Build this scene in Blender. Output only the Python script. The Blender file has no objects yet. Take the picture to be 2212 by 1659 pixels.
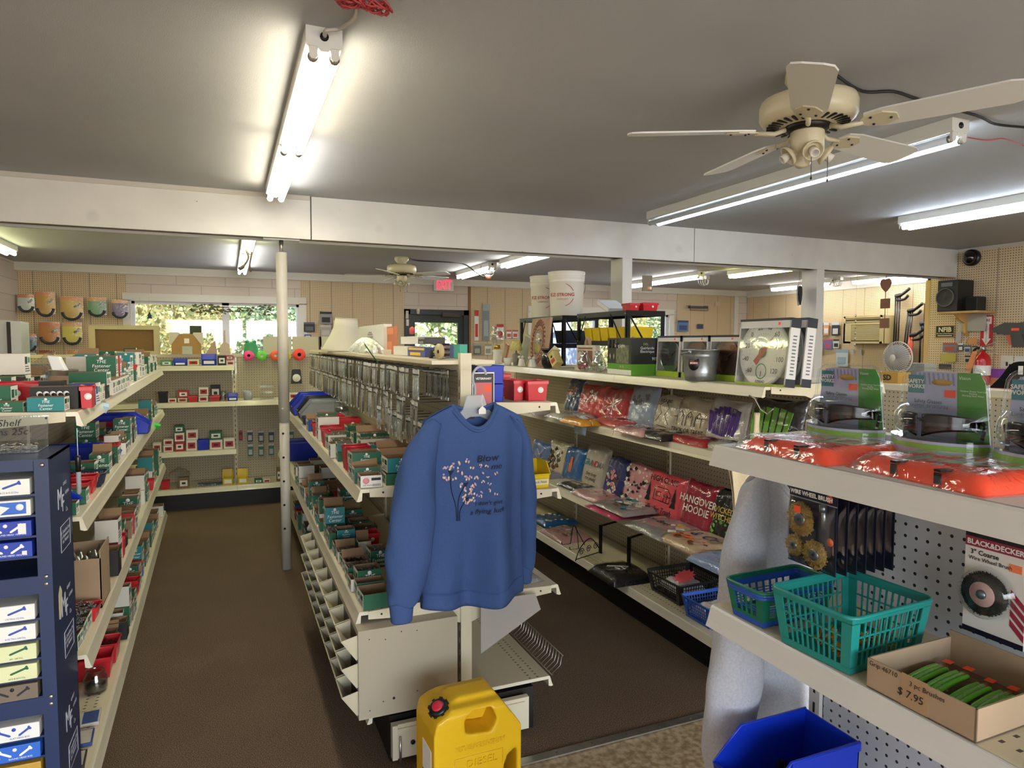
import bpy, bmesh, math, random
from mathutils import Vector, Matrix
SC = bpy.context.scene
COL = SC.collection
PI = math.pi
rad = math.radians
# ------------------------------------------------------------------ camera
F, CX, CY, H = 1470.0, 1106.0, 829.5, 1.62
yaw, pitch, roll = rad(22.72), rad(3.45), rad(0.15)
FW = Vector((math.sin(yaw)*math.cos(pitch), math.cos(yaw)*math.cos(pitch), -math.sin(pitch)))
r0 = Vector((math.cos(yaw), -math.sin(yaw), 0)); u0 = r0.cross(FW)
RT = r0*math.cos(roll)+u0*math.sin(roll); UP = u0*math.cos(roll)-r0*math.sin(roll)
cd = bpy.data.cameras.new('camera'); cam = bpy.data.objects.new('camera', cd); COL.objects.link(cam)
mw = Matrix((RT, UP, -FW)).transposed().to_4x4(); mw.translation = Vector((0, 0, H)); cam.matrix_world = mw
cd.sensor_width = 36; cd.sensor_fit = 'HORIZONTAL'; cd.lens = F/2212*36; cd.clip_start = 0.02; cd.clip_end = 400
SC.camera = cam
# points of the place measured on known planes (wall, shelf or floor planes)
CP = Vector((0, 0, H))
def ray(px, py): return FW+RT*((px-CX)/F)-UP*((py-CY)/F)
def onX(px, py, x): d = ray(px, py); return CP+d*(x/d.x)
def onY(px, py, y): d = ray(px, py); return CP+d*(y/d.y)
def onZ(px, py, z): d = ray(px, py); return CP+d*((z-H)/d.z)
# ------------------------------------------------------------------ world, exposure
vs = SC.view_settings; vs.view_transform = 'Standard'; vs.look = 'None'; vs.gamma = 1; vs.use_curve_mapping = False
SC.display_settings.display_device = 'sRGB'
vs.exposure = 0.75
W = bpy.data.worlds.new('sky'); SC.world = W; W.use_nodes = True
nt = W.node_tree; nt.nodes.clear()
o = nt.nodes.new('ShaderNodeOutputWorld'); b = nt.nodes.new('ShaderNodeBackground'); s = nt.nodes.new('ShaderNodeTexSky')
s.sky_type = 'NISHITA'; s.sun_disc = False; s.sun_elevation = rad(42); s.sun_rotation = rad(150); s.air_density = 1.0; s.dust_density = 2.0
b.inputs[1].default_value = 0.7
nt.links.new(s.outputs[0], b.inputs[0]); nt.links.new(b.outputs[0], o.inputs[0])
def add_light(name, kind, loc, rot, energy, color, **k):
    l = bpy.data.lights.new(name, kind); l.energy = energy; l.color = color
    for a, v in k.items(): setattr(l, a, v)
    ob = bpy.data.objects.new(name, l); COL.objects.link(ob); ob.location = loc; ob.rotation_euler = rot; return ob
add_light('sun', 'SUN', (0, 0, 20), (rad(48), 0, rad(-25)), 9, (1, .95, .86), angle=.01)
# daylight entering through the shop-front windows behind the camera
add_light('shop_front_daylight', 'AREA', (1.6, -3.35, 1.55), (rad(90), 0, 0), 95, (.80, .88, 1.0), shape='RECTANGLE', size=6.4, size_y=1.5)
# ------------------------------------------------------------------ materials
MC = {}
def L(c):  # srgb hex to linear
    c = c.lstrip('#'); v = [int(c[i:i+2], 16)/255 for i in (0, 2, 4)]
    return tuple((x/12.92 if x <= .04045 else ((x+.055)/1.055)**2.4) for x in v)+(1,)
def mat(name, col='#808080', rough=.55, metal=0, var=0, scale=30, bump=0, bscale=200, emit=0, trans=0, coat=0, spec=.5, alpha=1, ecol=None):
    if name in MC: return MC[name]
    m = bpy.data.materials.new(name); m.use_nodes = True; n = m.node_tree; p = n.nodes['Principled BSDF']; lk = n.links.new
    c = L(col) if isinstance(col, str) else col
    p.inputs['Base Color'].default_value = c; p.inputs['Roughness'].default_value = rough; p.inputs['Metallic'].default_value = metal
    p.inputs['Specular IOR Level'].default_value = spec
    if coat: p.inputs['Coat Weight'].default_value = coat; p.inputs['Coat Roughness'].default_value = .08
    if trans: p.inputs['Transmission Weight'].default_value = trans
    if alpha < 1: p.inputs['Alpha'].default_value = alpha
    if emit: p.inputs['Emission Color'].default_value = L(ecol) if ecol else c; p.inputs['Emission Strength'].default_value = emit
    if var or bump: tc = n.nodes.new('ShaderNodeTexCoord')
    if var:
        nz = n.nodes.new('ShaderNodeTexNoise'); nz.inputs['Scale'].default_value = scale; nz.inputs['Detail'].default_value = 4
        hs = n.nodes.new('ShaderNodeMapRange'); hs.inputs[1].default_value = .3; hs.inputs[2].default_value = .7; hs.inputs[3].default_value = 1-var; hs.inputs[4].default_value = 1+var
        mx = n.nodes.new('ShaderNodeVectorMath'); mx.operation = 'SCALE'; mx.inputs[0].default_value = c[:3]
        lk(tc.outputs['Object'], nz.inputs['Vector']); lk(nz.outputs['Fac'], hs.inputs[0]); lk(hs.outputs[0], mx.inputs['Scale']); lk(mx.outputs[0], p.inputs['Base Color'])
    if bump:
        nb = n.nodes.new('ShaderNodeTexNoise'); nb.inputs['Scale'].default_value = bscale; nb.inputs['Detail'].default_value = 3
        bp = n.nodes.new('ShaderNodeBump'); bp.inputs['Strength'].default_value = bump; bp.inputs['Distance'].default_value = .004
        lk(tc.outputs['Object'], nb.inputs['Vector']); lk(nb.outputs['Fac'], bp.inputs['Height']); lk(bp.outputs[0], p.inputs['Normal'])
    MC[name] = m; return m
def pegmat(name, col, axis='X', pitch=.0254, r=.0034, hole='#1a1612', seam=0, rough=.5):
    """pegboard: a hole every inch across (axis) and up Z; optional grooves between the boards"""
    if name in MC: return MC[name]
    m = mat(name, col, rough); n = m.node_tree; lk = n.links.new; p = n.nodes['Principled BSDF']
    tc = n.nodes.new('ShaderNodeTexCoord'); sx = n.nodes.new('ShaderNodeSeparateXYZ'); lk(tc.outputs['Object'], sx.inputs[0])
    def ma(op, a, bb=None):
        q = n.nodes.new('ShaderNodeMath'); q.operation = op
        for i, v in enumerate((a, bb)):
            if v is None: continue
            if isinstance(v, (int, float)): q.inputs[i].default_value = v
            else: lk(v, q.inputs[i])
        return q.outputs[0]
    def cen(sock): return ma('SUBTRACT', ma('FRACT', ma('DIVIDE', sock, pitch)), .5)
    u = cen(sx.outputs[axis]); v = cen(sx.outputs['Z'])
    f = ma('LESS_THAN', ma('ADD', ma('MULTIPLY', u, u), ma('MULTIPLY', v, v)), (r/pitch)**2)
    if seam:
        sm = ma('LESS_THAN', ma('FRACT', ma('DIVIDE', ma('ADD', sx.outputs[axis], 50.01), seam)), .006/seam)
        f = ma('MAXIMUM', f, ma('MULTIPLY', sm, .8))
    mx = n.nodes.new('ShaderNodeMix'); mx.data_type = 'RGBA'; mx.inputs['A'].default_value = L(col); mx.inputs['B'].default_value = L(hole)
    lk(f, mx.inputs['Factor']); lk(mx.outputs['Result'], p.inputs['Base Color']); return m
def filmmat(name, tint='#ffffff', clear=.82, rough=.12, bump=.6, bscale=60):
    """clear plastic film: mostly see-through with glossy creases"""
    if name in MC: return MC[name]
    m = bpy.data.materials.new(name); m.use_nodes = True; n = m.node_tree; n.nodes.clear(); lk = n.links.new
    out = n.nodes.new('ShaderNodeOutputMaterial'); t = n.nodes.new('ShaderNodeBsdfTransparent'); g = n.nodes.new('ShaderNodeBsdfGlossy')
    t.inputs[0].default_value = L(tint); g.inputs['Roughness'].default_value = rough; g.inputs[0].default_value = (1, 1, 1, 1)
    fr = n.nodes.new('ShaderNodeLayerWeight'); fr.inputs[0].default_value = .5
    pw = n.nodes.new('ShaderNodeMath'); pw.operation = 'POWER'; pw.inputs[1].default_value = 4
    ad = n.nodes.new('ShaderNodeMath'); ad.operation = 'ADD'; ad.inputs[1].default_value = 1-clear+.02; ad.use_clamp = True
    mx = n.nodes.new('ShaderNodeMixShader')
    tc = n.nodes.new('ShaderNodeTexCoord'); nb = n.nodes.new('ShaderNodeTexNoise'); nb.inputs['Scale'].default_value = bscale; nb.inputs['Distortion'].default_value = 1.5
    bp = n.nodes.new('ShaderNodeBump'); bp.inputs['Strength'].default_value = bump; bp.inputs['Distance'].default_value = .01
    lk(tc.outputs['Object'], nb.inputs['Vector']); lk(nb.outputs['Fac'], bp.inputs['Height']); lk(bp.outputs[0], g.inputs['Normal']); lk(bp.outputs[0], fr.inputs['Normal'])
    lk(fr.outputs['Facing'], pw.inputs[0]); lk(pw.outputs[0], ad.inputs[0]); lk(ad.outputs[0], mx.inputs[0]); lk(t.outputs[0], mx.inputs[1]); lk(g.outputs[0], mx.inputs[2]); lk(mx.outputs[0], out.inputs[0])
    MC[name] = m; return m
# ------------------------------------------------------------------ mesh builder
class MB:
    def __init__(s): s.v = []; s.f = []; s.m = []; s.mats = []; s.sm = []
    def _mi(s, m):
        if m not in s.mats: s.mats.append(m)
        return s.mats.index(m)
    def add(s, vs, fs, m, smooth=False, M=None):
        k = len(s.v); mi = s._mi(m)
        s.v += [tuple(M @ Vector(p)) if M else tuple(p) for p in vs]
        for f in fs: s.f.append([i+k for i in f]); s.m.append(mi); s.sm.append(smooth)
        return s
    def box(s, x0, x1, y0, y1, z0, z1, m, M=None, taper=None):
        t = taper or 0
        vs = [(x0+t, y0+t, z0), (x1-t, y0+t, z0), (x1-t, y1-t, z0), (x0+t, y1-t, z0), (x0, y0, z1), (x1, y0, z1), (x1, y1, z1), (x0, y1, z1)]
        return s.add(vs, [(0, 3, 2, 1), (4, 5, 6, 7), (0, 1, 5, 4), (1, 2, 6, 5), (2, 3, 7, 6), (3, 0, 4, 7)], m, False, M)
    def quad(s, a, b, c, d, m, M=None): return s.add([a, b, c, d], [(0, 1, 2, 3)], m, False, M)
    def prism(s, pts, d0, d1, m, ax='Y', M=None, smooth=False):
        """polygon in the plane across `ax`, extruded from d0 to d1"""
        def q(p, d): return {'X': (d, p[0], p[1]), 'Y': (p[0], d, p[1]), 'Z': (p[0], p[1], d)}[ax]
        n = len(pts); vs = [q(p, d0) for p in pts]+[q(p, d1) for p in pts]
        fs = [tuple(range(n))[::-1], tuple(range(n, 2*n))]+[(i, (i+1) % n, (i+1) % n+n, i+n) for i in range(n)]
        return s.add(vs, fs, m, smooth, M)
    def lathe(s, prof, m, n=20, M=None, cap=True, smooth=True):
        vs = []; fs = []
        for (r, z) in prof:
            for i in range(n): a = 2*PI*i/n; vs.append((r*math.cos(a), r*math.sin(a), z))
        for j in range(len(prof)-1):
            for i in range(n): fs.append((j*n+i, j*n+(i+1) % n, (j+1)*n+(i+1) % n, (j+1)*n+i))
        if cap: fs += [tuple(range(n))[::-1], tuple(range((len(prof)-1)*n, len(prof)*n))]
        return s.add(vs, fs, m, smooth, M)
    def cyl(s, a, b, r, m, n=10, r2=None, smooth=True, cap=True):
        a = Vector(a); b = Vector(b); d = b-a; ln = d.length
        M = Matrix.Translation(a) @ d.to_track_quat('Z', 'Y').to_matrix().to_4x4()
        return s.lathe([(r, 0), (r if r2 is None else r2, ln)], m, n, M, cap, smooth)
    def tube(s, pts, r, m, n=6, closed=False):
        pts = [Vector(p) for p in pts]; k = len(pts); vs = []; fs = []
        up = Vector((0, 0, 1)); prev = None
        for i, p in enumerate(pts):
            t = (pts[(i+1) % k]-pts[i-1]) if (closed or 0 < i < k-1) else (pts[1]-pts[0] if i == 0 else pts[-1]-pts[-2])
            t.normalize()
            if prev is None: x = t.cross(up); x = x if x.length > .05 else t.cross(Vector((1, 0, 0)))
            else: x = prev-t*prev.dot(t)
            x.normalize(); prev = x; y = t.cross(x)
            rr = r[i] if isinstance(r, (list, tuple)) else r
            for j in range(n): a = 2*PI*j/n; vs.append(tuple(p+x*(rr*math.cos(a))+y*(rr*math.sin(a))))
        kk = k if closed else k-1
        for i in range(kk):
            for j in range(n): fs.append((i*n+j, i*n+(j+1) % n, ((i+1) % k)*n+(j+1) % n, ((i+1) % k)*n+j))
        if not closed: fs += [tuple(range(n))[::-1], tuple(range((k-1)*n, k*n))]
        return s.add(vs, fs, m, True)
    def grid(s, fn, nu, nv, m, smooth=True, wrapu=False):
        vs = [tuple(fn(i/(nu if wrapu else nu-1), j/(nv-1))) for j in range(nv) for i in range(nu)]
        fs = [(j*nu+i, j*nu+(i+1) % nu, (j+1)*nu+(i+1) % nu, (j+1)*nu+i) for j in range(nv-1) for i in range(nu if wrapu else nu-1)]
        return s.add(vs, fs, m, smooth)
    def mesh(s, name):
        me = bpy.data.meshes.new(name); me.from_pydata(s.v, [], s.f)
        for m in s.mats: me.materials.append(m)
        me.polygons.foreach_set('material_index', s.m); me.polygons.foreach_set('use_smooth', s.sm); me.update(); return me
    def build(s, name, parent=None, loc=None, rot=None, M=None, bevel=0, sub=0, solid=0):
        ob = bpy.data.objects.new(name, s.mesh(name)); COL.objects.link(ob)
        if parent: ob.parent = parent
        if M is not None: ob.matrix_local = M
        if loc is not None: ob.location = loc
        if rot is not None: ob.rotation_euler = rot
        if solid: q = ob.modifiers.new('s', 'SOLIDIFY'); q.thickness = solid; q.offset = 0
        if bevel: q = ob.modifiers.new('b', 'BEVEL'); q.width = bevel; q.segments = 2; q.limit_method = 'ANGLE'
        if sub: q = ob.modifiers.new('u', 'SUBSURF'); q.levels = sub; q.render_levels = sub
        return ob
def obj(name, me, parent=None, M=None):
    ob = bpy.data.objects.new(name, me); COL.objects.link(ob)
    if parent: ob.parent = parent
    if M is not None: ob.matrix_local = M
    return ob
def tag(ob, label=None, cat=None, group=None, kind=None):
    for k, v in (('label', label), ('category', cat), ('group', group), ('kind', kind)):
        if v: ob[k] = v
    return ob
def thing(name, label, cat, loc=(0, 0, 0), rz=0, group=None, rot=None):
    e = bpy.data.objects.new(name, None); COL.objects.link(e); e.empty_display_size = .05
    e.location = loc; e.rotation_euler = rot if rot is not None else (0, 0, rz); return tag(e, label, cat, group)
def copy_tree(root, loc, rz=None, label=None, group=None, cat=None, rot=None):
    """a copy of a thing with copies of its parts and sub-parts (mesh data shared)"""
    r = root.copy(); COL.objects.link(r); r.location = loc
    if rz is not None: r.rotation_euler = (0, 0, rz)
    if rot is not None: r.rotation_euler = rot
    for ch in list(root.children):
        c = ch.copy(); COL.objects.link(c); c.parent = r
        for g in list(ch.children): d = g.copy(); COL.objects.link(d); d.parent = c
    if label: r['label'] = label
    if group: r['group'] = group
    return r
def struct(name, mb, **k): ob = mb.build(name, **k); ob['kind'] = 'structure'; return ob
# ------------------------------------------------------------------ lettering (built-in font turned to mesh)
TX = {}
def textmesh(s, m, size=1.0, align='CENTER', shear=0, bold=0, sp=1.0):
    key = (s, m.name, align, shear, bold, sp)
    if key not in TX:
        cu = bpy.data.curves.new('t', 'FONT'); cu.body = s; cu.size = 1; cu.align_x = align; cu.align_y = 'CENTER'; cu.shear = shear; cu.offset = bold; cu.resolution_u = 2; cu.space_line = .9; cu.space_character = sp; cu.extrude = .004
        t = bpy.data.objects.new('t', cu); COL.objects.link(t)
        dg = bpy.context.evaluated_depsgraph_get(); me = bpy.data.meshes.new_from_object(t.evaluated_get(dg)); me.name = 'lettering'
        bpy.data.objects.remove(t); bpy.data.curves.remove(cu); me.materials.clear(); me.materials.append(m); TX[key] = me
    return TX[key]
def face_M(loc, normal, up=(0, 0, 1), s=1.0, sx=1.0):
    """matrix putting XY-plane lettering on a face with this outward normal"""
    n = Vector(normal).normalized(); u = Vector(up); u = (u-n*u.dot(n)).normalized(); x = u.cross(n)
    M = Matrix((x*s*sx, u*s, n*s)).transposed().to_4x4(); M.translation = Vector(loc)+n*.0008; return M
def write(s, m, parent, loc, normal, size, up=(0, 0, 1), name='lettering', **k):
    sx = k.pop('sx', 1.0)
    return obj(name, textmesh(s, m, **k), parent, face_M(loc, normal, up, size, sx))
R_ = random.Random(7)
# ================================================================== the shop itself
white = mat('white_paint', '#d9d5cc', .6, var=.03, scale=3)
ceilm = mat('ceiling_paint', '#b0b0b0', .85, var=.04, scale=1.2, bump=.25, bscale=260)
beamm = mat('beam_paint', '#d6d2c8', .5, var=.06, scale=7)
def blockmat():
    m = mat('painted_block', '#cdbfb4', .7); n = m.node_tree; lk = n.links.new; p = n.nodes['Principled BSDF']
    tc = n.nodes.new('ShaderNodeTexCoord'); mp = n.nodes.new('ShaderNodeMapping'); mp.inputs['Rotation'].default_value = (rad(90), 0, 0)
    br = n.nodes.new('ShaderNodeTexBrick'); br.inputs['Color1'].default_value = L('#cfc2b8'); br.inputs['Color2'].default_value = L('#cbbdb2'); br.inputs['Mortar'].default_value = L('#a4988e')
    br.inputs['Scale'].default_value = 1; br.inputs['Mortar Size'].default_value = .004; br.inputs['Brick Width'].default_value = .62; br.inputs['Row Height'].default_value = .2
    lk(tc.outputs['Object'], mp.inputs[0]); lk(mp.outputs[0], br.inputs[0]); lk(br.outputs[0], p.inputs['Base Color']); return m
block = blockmat()
def carpetmat():
    m = mat('carpet', '#5a4634', .95, spec=.1); n = m.node_tree; lk = n.links.new; p = n.nodes['Principled BSDF']
    tc = n.nodes.new('ShaderNodeTexCoord'); a = n.nodes.new('ShaderNodeTexNoise'); a.inputs['Scale'].default_value = 300; a.inputs['Detail'].default_value = 3
    bq = n.nodes.new('ShaderNodeTexNoise'); bq.inputs['Scale'].default_value = 2.5
    cr = n.nodes.new('ShaderNodeValToRGB'); e = cr.color_ramp.elements; e[0].position = .34; e[0].color = L('#3d3229'); e[1].position = .68; e[1].color = L('#9c866f')
    e2 = cr.color_ramp.elements.new(.5); e2.color = L('#655343')
    ad = n.nodes.new('ShaderNodeMath'); ad.operation = 'MULTIPLY_ADD'; ad.inputs[1].default_value = .05; ad.inputs[2].default_value = -.025
    a2 = n.nodes.new('ShaderNodeMath'); a2.operation = 'ADD'
    lk(tc.outputs['Object'], a.inputs[0]); lk(tc.outputs['Object'], bq.inputs[0]); lk(bq.outputs[0], ad.inputs[0]); lk(ad.outputs[0], a2.inputs[0]); lk(a.outputs[0], a2.inputs[1]); lk(a2.outputs[0], cr.inputs[0]); lk(cr.outputs[0], p.inputs['Base Color'])
    bp = n.nodes.new('ShaderNodeBump'); bp.inputs['Strength'].default_value = .5; bp.inputs['Distance'].default_value = .006; lk(a.outputs[0], bp.inputs['Height']); lk(bp.outputs[0], p.inputs['Normal']); return m
def tilemat():
    m = mat('vinyl_tile', '#a08a68', .35); n = m.node_tree; lk = n.links.new; p = n.nodes['Principled BSDF']
    tc = n.nodes.new('ShaderNodeTexCoord'); a = n.nodes.new('ShaderNodeTexNoise'); a.inputs['Scale'].default_value = 38; a.inputs['Detail'].default_value = 5
    cr = n.nodes.new('ShaderNodeValToRGB'); e = cr.color_ramp.elements; e[0].position = .38; e[0].color = L('#8a7350'); e[1].position = .62; e[1].color = L('#b8a585')
    lk(tc.outputs['Object'], a.inputs[0]); lk(a.outputs[0], cr.inputs[0]); lk(cr.outputs[0], p.inputs['Base Color']); return m
BW, CEIL = 10.45, 2.63        # back wall, ceiling height
LW, RW1, RW2 = -2.45, 7.25, 9.3  # left wall, right wall near and beyond the beam
mb = MB(); mb.box(LW-.2, RW2+.2, 2.33, BW+.2, -.1, 0, carpetmat()); struct('floor', mb)
mb = MB(); mb.box(LW-.2, RW1+.2, -3.6, 2.33, -.1, -.004, tilemat()); struct('floor_tiled', mb)
mb = MB(); mb.box(LW-.2, RW2+.2, -3.6, BW+.2, CEIL, CEIL+.1, ceilm); struct('ceiling', mb)
strip = MB(); al = mat('aluminium', '#a9a69d', .35, .9, var=.1, scale=20)
strip.box(LW, RW1, 2.305, 2.345, 0, .006, al)
for i in range(60): strip.lathe([(.005, 0), (.003, .002)], mat('screw_head', '#6d685f', .4, 1), 8, Matrix.Translation((LW+.1+i*.16, 2.325, .006)))
struct('trim_1', strip)
# left wall, back wall with openings, right walls, shop front
mb = MB(); mb.box(LW-.2, LW, -3.6, BW+.2, 0, CEIL, block); struct('wall_left', mb)
W1 = (onY(283, 700, BW).x, onY(648, 700, BW).x, 1.12, onY(460, 652, BW).z)
DR = (onY(873, 700, BW).x, onY(1012, 700, BW).x, 0, onY(940, 669, BW).z)
W2 = (onY(1150, 700, BW).x, onY(1446, 700, BW).x, 1.12, onY(1300, 676, BW).z)
ops = [W1, DR, W2]
mb = MB(); x = LW
for a, b_, z0, z1 in ops:
    mb.box(x, a, BW, BW+.2, 0, CEIL, block)
    if z0 > 0: mb.box(a, b_, BW, BW+.2, 0, z0, block)
    mb.box(a, b_, BW, BW+.2, z1, CEIL, block); x = b_
mb.box(x, RW2, BW, BW+.2, 0, CEIL, block); struct('wall_back', mb)
mb = MB(); mb.box(RW1, RW1+.15, -3.6, 5.28, 0, CEIL, white); mb.box(RW1, RW2+.2, 5.13, 5.28, 0, CEIL, white); struct('wall_right', mb)
mb = MB(); mb.box(RW2, RW2+.2, 5.28, BW+.2, 0, CEIL, block); struct('wall_right_rear', mb)
mb = MB(); mb.box(LW-.2, -1.8, -3.6, -3.45, 0, CEIL, white); mb.box(5, RW1+.2, -3.6, -3.45, 0, CEIL, white); mb.box(-1.8, 5, -3.6, -3.45, 0, .75, white); mb.box(-1.8, 5, -3.6, -3.45, 2.35, CEIL, white); struct('wall_front', mb)
# ledge along the back wall under the ceiling
mb = MB(); mb.box(LW, RW2, BW-.05, BW, 2.525, CEIL, white); struct('trim_2', mb)
mb = MB(); mb.box(RW2-.05, RW2, 5.28, BW-.05, 2.5, CEIL, white); struct('trim_3', mb)
# the big beam: three boards on its face
def knotmat():
    m = mat('board_paint', '#d8d5cd', .5); n = m.node_tree; lk = n.links.new; p = n.nodes['Principled BSDF']
    tc = n.nodes.new('ShaderNodeTexCoord'); v = n.nodes.new('ShaderNodeTexVoronoi'); v.inputs['Scale'].default_value = 2.3
    nz = n.nodes.new('ShaderNodeTexNoise'); nz.inputs['Scale'].default_value = 5
    v2 = n.nodes.new('ShaderNodeTexVoronoi'); v2.inputs['Scale'].default_value = 7
    c1 = n.nodes.new('ShaderNodeMapRange'); c1.inputs[1].default_value = .02; c1.inputs[2].default_value = .035; c1.inputs[3].default_value = .35; c1.inputs[4].default_value = 1
    c2 = n.nodes.new('ShaderNodeMapRange'); c2.inputs[1].default_value = .05; c2.inputs[2].default_value = .11; c2.inputs[3].default_value = .9; c2.inputs[4].default_value = 1
    c3 = n.nodes.new('ShaderNodeMapRange'); c3.inputs[1].default_value = .3; c3.inputs[2].default_value = .7; c3.inputs[3].default_value = .94; c3.inputs[4].default_value = 1.04
    for q in (v, nz, v2): lk(tc.outputs['Object'], q.inputs['Vector'])
    lk(v2.outputs['Distance'], c1.inputs[0]); lk(v.outputs['Distance'], c2.inputs[0]); lk(nz.outputs[0], c3.inputs[0])
    m1 = n.nodes.new('ShaderNodeMath'); m1.operation = 'MULTIPLY'; m2 = n.nodes.new('ShaderNodeMath'); m2.operation = 'MULTIPLY'
    lk(c1.outputs[0], m1.inputs[0]); lk(c2.outputs[0], m1.inputs[1]); lk(m1.outputs[0], m2.inputs[0]); lk(c3.outputs[0], m2.inputs[1])
    s2 = n.nodes.new('ShaderNodeVectorMath'); s2.operation = 'SCALE'; s2.inputs[0].default_value = L('#d8d5cd')[:3]; lk(m2.outputs[0], s2.inputs['Scale']); lk(s2.outputs[0], p.inputs['Base Color']); return m
bm_ = knotmat(); BY = 4.95
mb = MB()
for a, b_ in ((LW, .553), (.562, 3.80), (3.809, RW1)): mb.box(a, b_, BY, BY+.022, 2.335, CEIL-.002, bm_)
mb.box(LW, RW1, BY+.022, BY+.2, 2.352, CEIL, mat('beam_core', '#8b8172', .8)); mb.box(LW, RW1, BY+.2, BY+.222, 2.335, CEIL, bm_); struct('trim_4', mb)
mb = MB(); q = mat('thin_strip', '#c4beb2', .6); mb.box(LW, .553, BY-.008, BY, CEIL-.03, CEIL, q); mb.box(RW1-.006, RW1, -3.4, BY, CEIL-.03, CEIL, q); struct('trim_5', mb)
# pegboard sheets on the walls
pegw = pegmat('wall_pegboard', '#cdb795', 'X', r=.0047, hole='#3b3026', seam=.31); pegs = pegmat('wall_pegboard_side', '#d2bb97', 'Y', r=.0047, hole='#3b3026', seam=.41)
def sheet(i, px0, px1): mb = MB(); mb.box(onY(px0, 620, BW).x, onY(px1, 620, BW).x, BW-.012, BW, .3, 2.522, pegw); struct('trim_%d' % i, mb)
sheet(6, 39, 272); sheet(7, 649, 872); sheet(8, 1016, 1150); sheet(9, 1463, 1584)
mb = MB(); mb.box(RW1-.01, RW1, -3.4, 5.235, 0, CEIL-.03, pegs); struct('trim_10', mb)
mb = MB(); mb.box(RW2-.012, RW2, 5.28, BW-.02, .3, 2.5, pegs); struct('trim_11', mb)
mb = MB(); mb.box(RW1-.014, RW1+.15, 5.235, 5.29, 0, 2.33, mat('wood_edge', '#c9a873', .6)); struct('trim_12', mb)
mb = MB(); mb.box(onY(1011, 700, BW).x, onY(1016, 700, BW).x, BW-.03, BW, 0, 2.52, mat('brown_trim', '#8a6544', .6)); mb.box(onY(1584, 700, BW).x, onY(1592, 700, BW).x, BW-.03, BW, 0, 2.52, white); struct('trim_13', mb)
# windows
glass = filmmat('window_glass', '#f6fbff', .95, .02, 0)
def window(n, W_, mull):
    a, b_, z0, z1 = W_; e = thing('window_%d' % n, None, None, (0, 0, 0)); e['kind'] = 'structure'
    mb = MB(); t = .09; y0, y1 = BW-.03, BW+.01
    mb.box(a-t, b_+t, y0, y1, z1-.01, z1+t, white); mb.box(a-t, b_+t, y0-.04, y1, z0-.06, z0+.01, white); mb.box(a-t, a+.01, y0, y1, z0, z1, white); mb.box(b_-.01, b_+t, y0, y1, z0, z1, white); mb.build('window_frame', e)
    mb = MB(); wv = mat('white_vinyl', '#e4e4ea', .4); y0, y1 = BW+.05, BW+.11; t = .045
    mb.box(a, b_, y0, y1, z1-t, z1, wv); mb.box(a, b_, y0, y1, z0, z0+t, wv); mb.box(a, a+t, y0, y1, z0, z1, wv); mb.box(b_-t, b_, y0, y1, z0, z1, wv)
    for x in mull: mb.box(x-.045, x+.045, y0, y1, z0, z1, wv)
    mb.build('window_sash', e); mb = MB(); mb.box(a+.01, b_-.01, BW+.075, BW+.083, z0+.01, z1-.01, glass); mb.build('window_glass', e)
window(1, W1, [onY(488, 700, BW).x]); window(2, W2, [onY(1290, 700, BW).x])
# door with glass
dg_ = mat('dark_green_paint', '#1d2a29', .4); e = thing('door_1', None, None); e['kind'] = 'structure'
a, b_, z0, z1 = DR; ga, gb, gz = onY(897, 700, BW).x, onY(990, 700, BW).x, onY(940, 697, BW).z
mb = MB(); mb.box(a, a+.09, BW-.03, BW+.12, 0, z1, dg_); mb.box(b_-.09, b_, BW-.03, BW+.12, 0, z1, dg_); mb.box(a, b_, BW-.03, BW+.12, z1-.08, z1, dg_); mb.build('door_frame', e)
mb = MB(); y0, y1 = BW+.02, BW+.065
mb.box(a+.09, ga, y0, y1, .01, z1-.08, dg_); mb.box(gb, b_-.09, y0, y1, .01, z1-.08, dg_); mb.box(ga, gb, y0, y1, gz, z1-.08, dg_); mb.box(ga, gb, y0, y1, .01, .95, dg_); mb.build('door_leaf', e)
mb = MB(); mb.box(ga, gb, BW+.04, BW+.046, .95, gz, glass); mb.build('door_glass', e)
mb = MB(); bz = onY(970, 680, BW).z; mb.box(onY(951, 0, BW).x, onY(990, 0, BW).x, BW-.06, BW+.02, bz-.035, bz+.03, mat('closer_metal', '#4b4440', .5, .5)); mb.build('door_closer', e)
mb = MB(); p0 = onY(879, 697, BW); mb.box(p0.x-.02, p0.x+.02, BW-.045, BW-.03, p0.z-.05, p0.z+.05, white); p0 = onY(878, 680, BW); mb.box(p0.x-.02, p0.x+.02, BW-.05, BW-.03, p0.z-.06, p0.z+.06, mat('sensor_cream', '#c8c4b0', .5)); mb.build('door_sensor', e)
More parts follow.
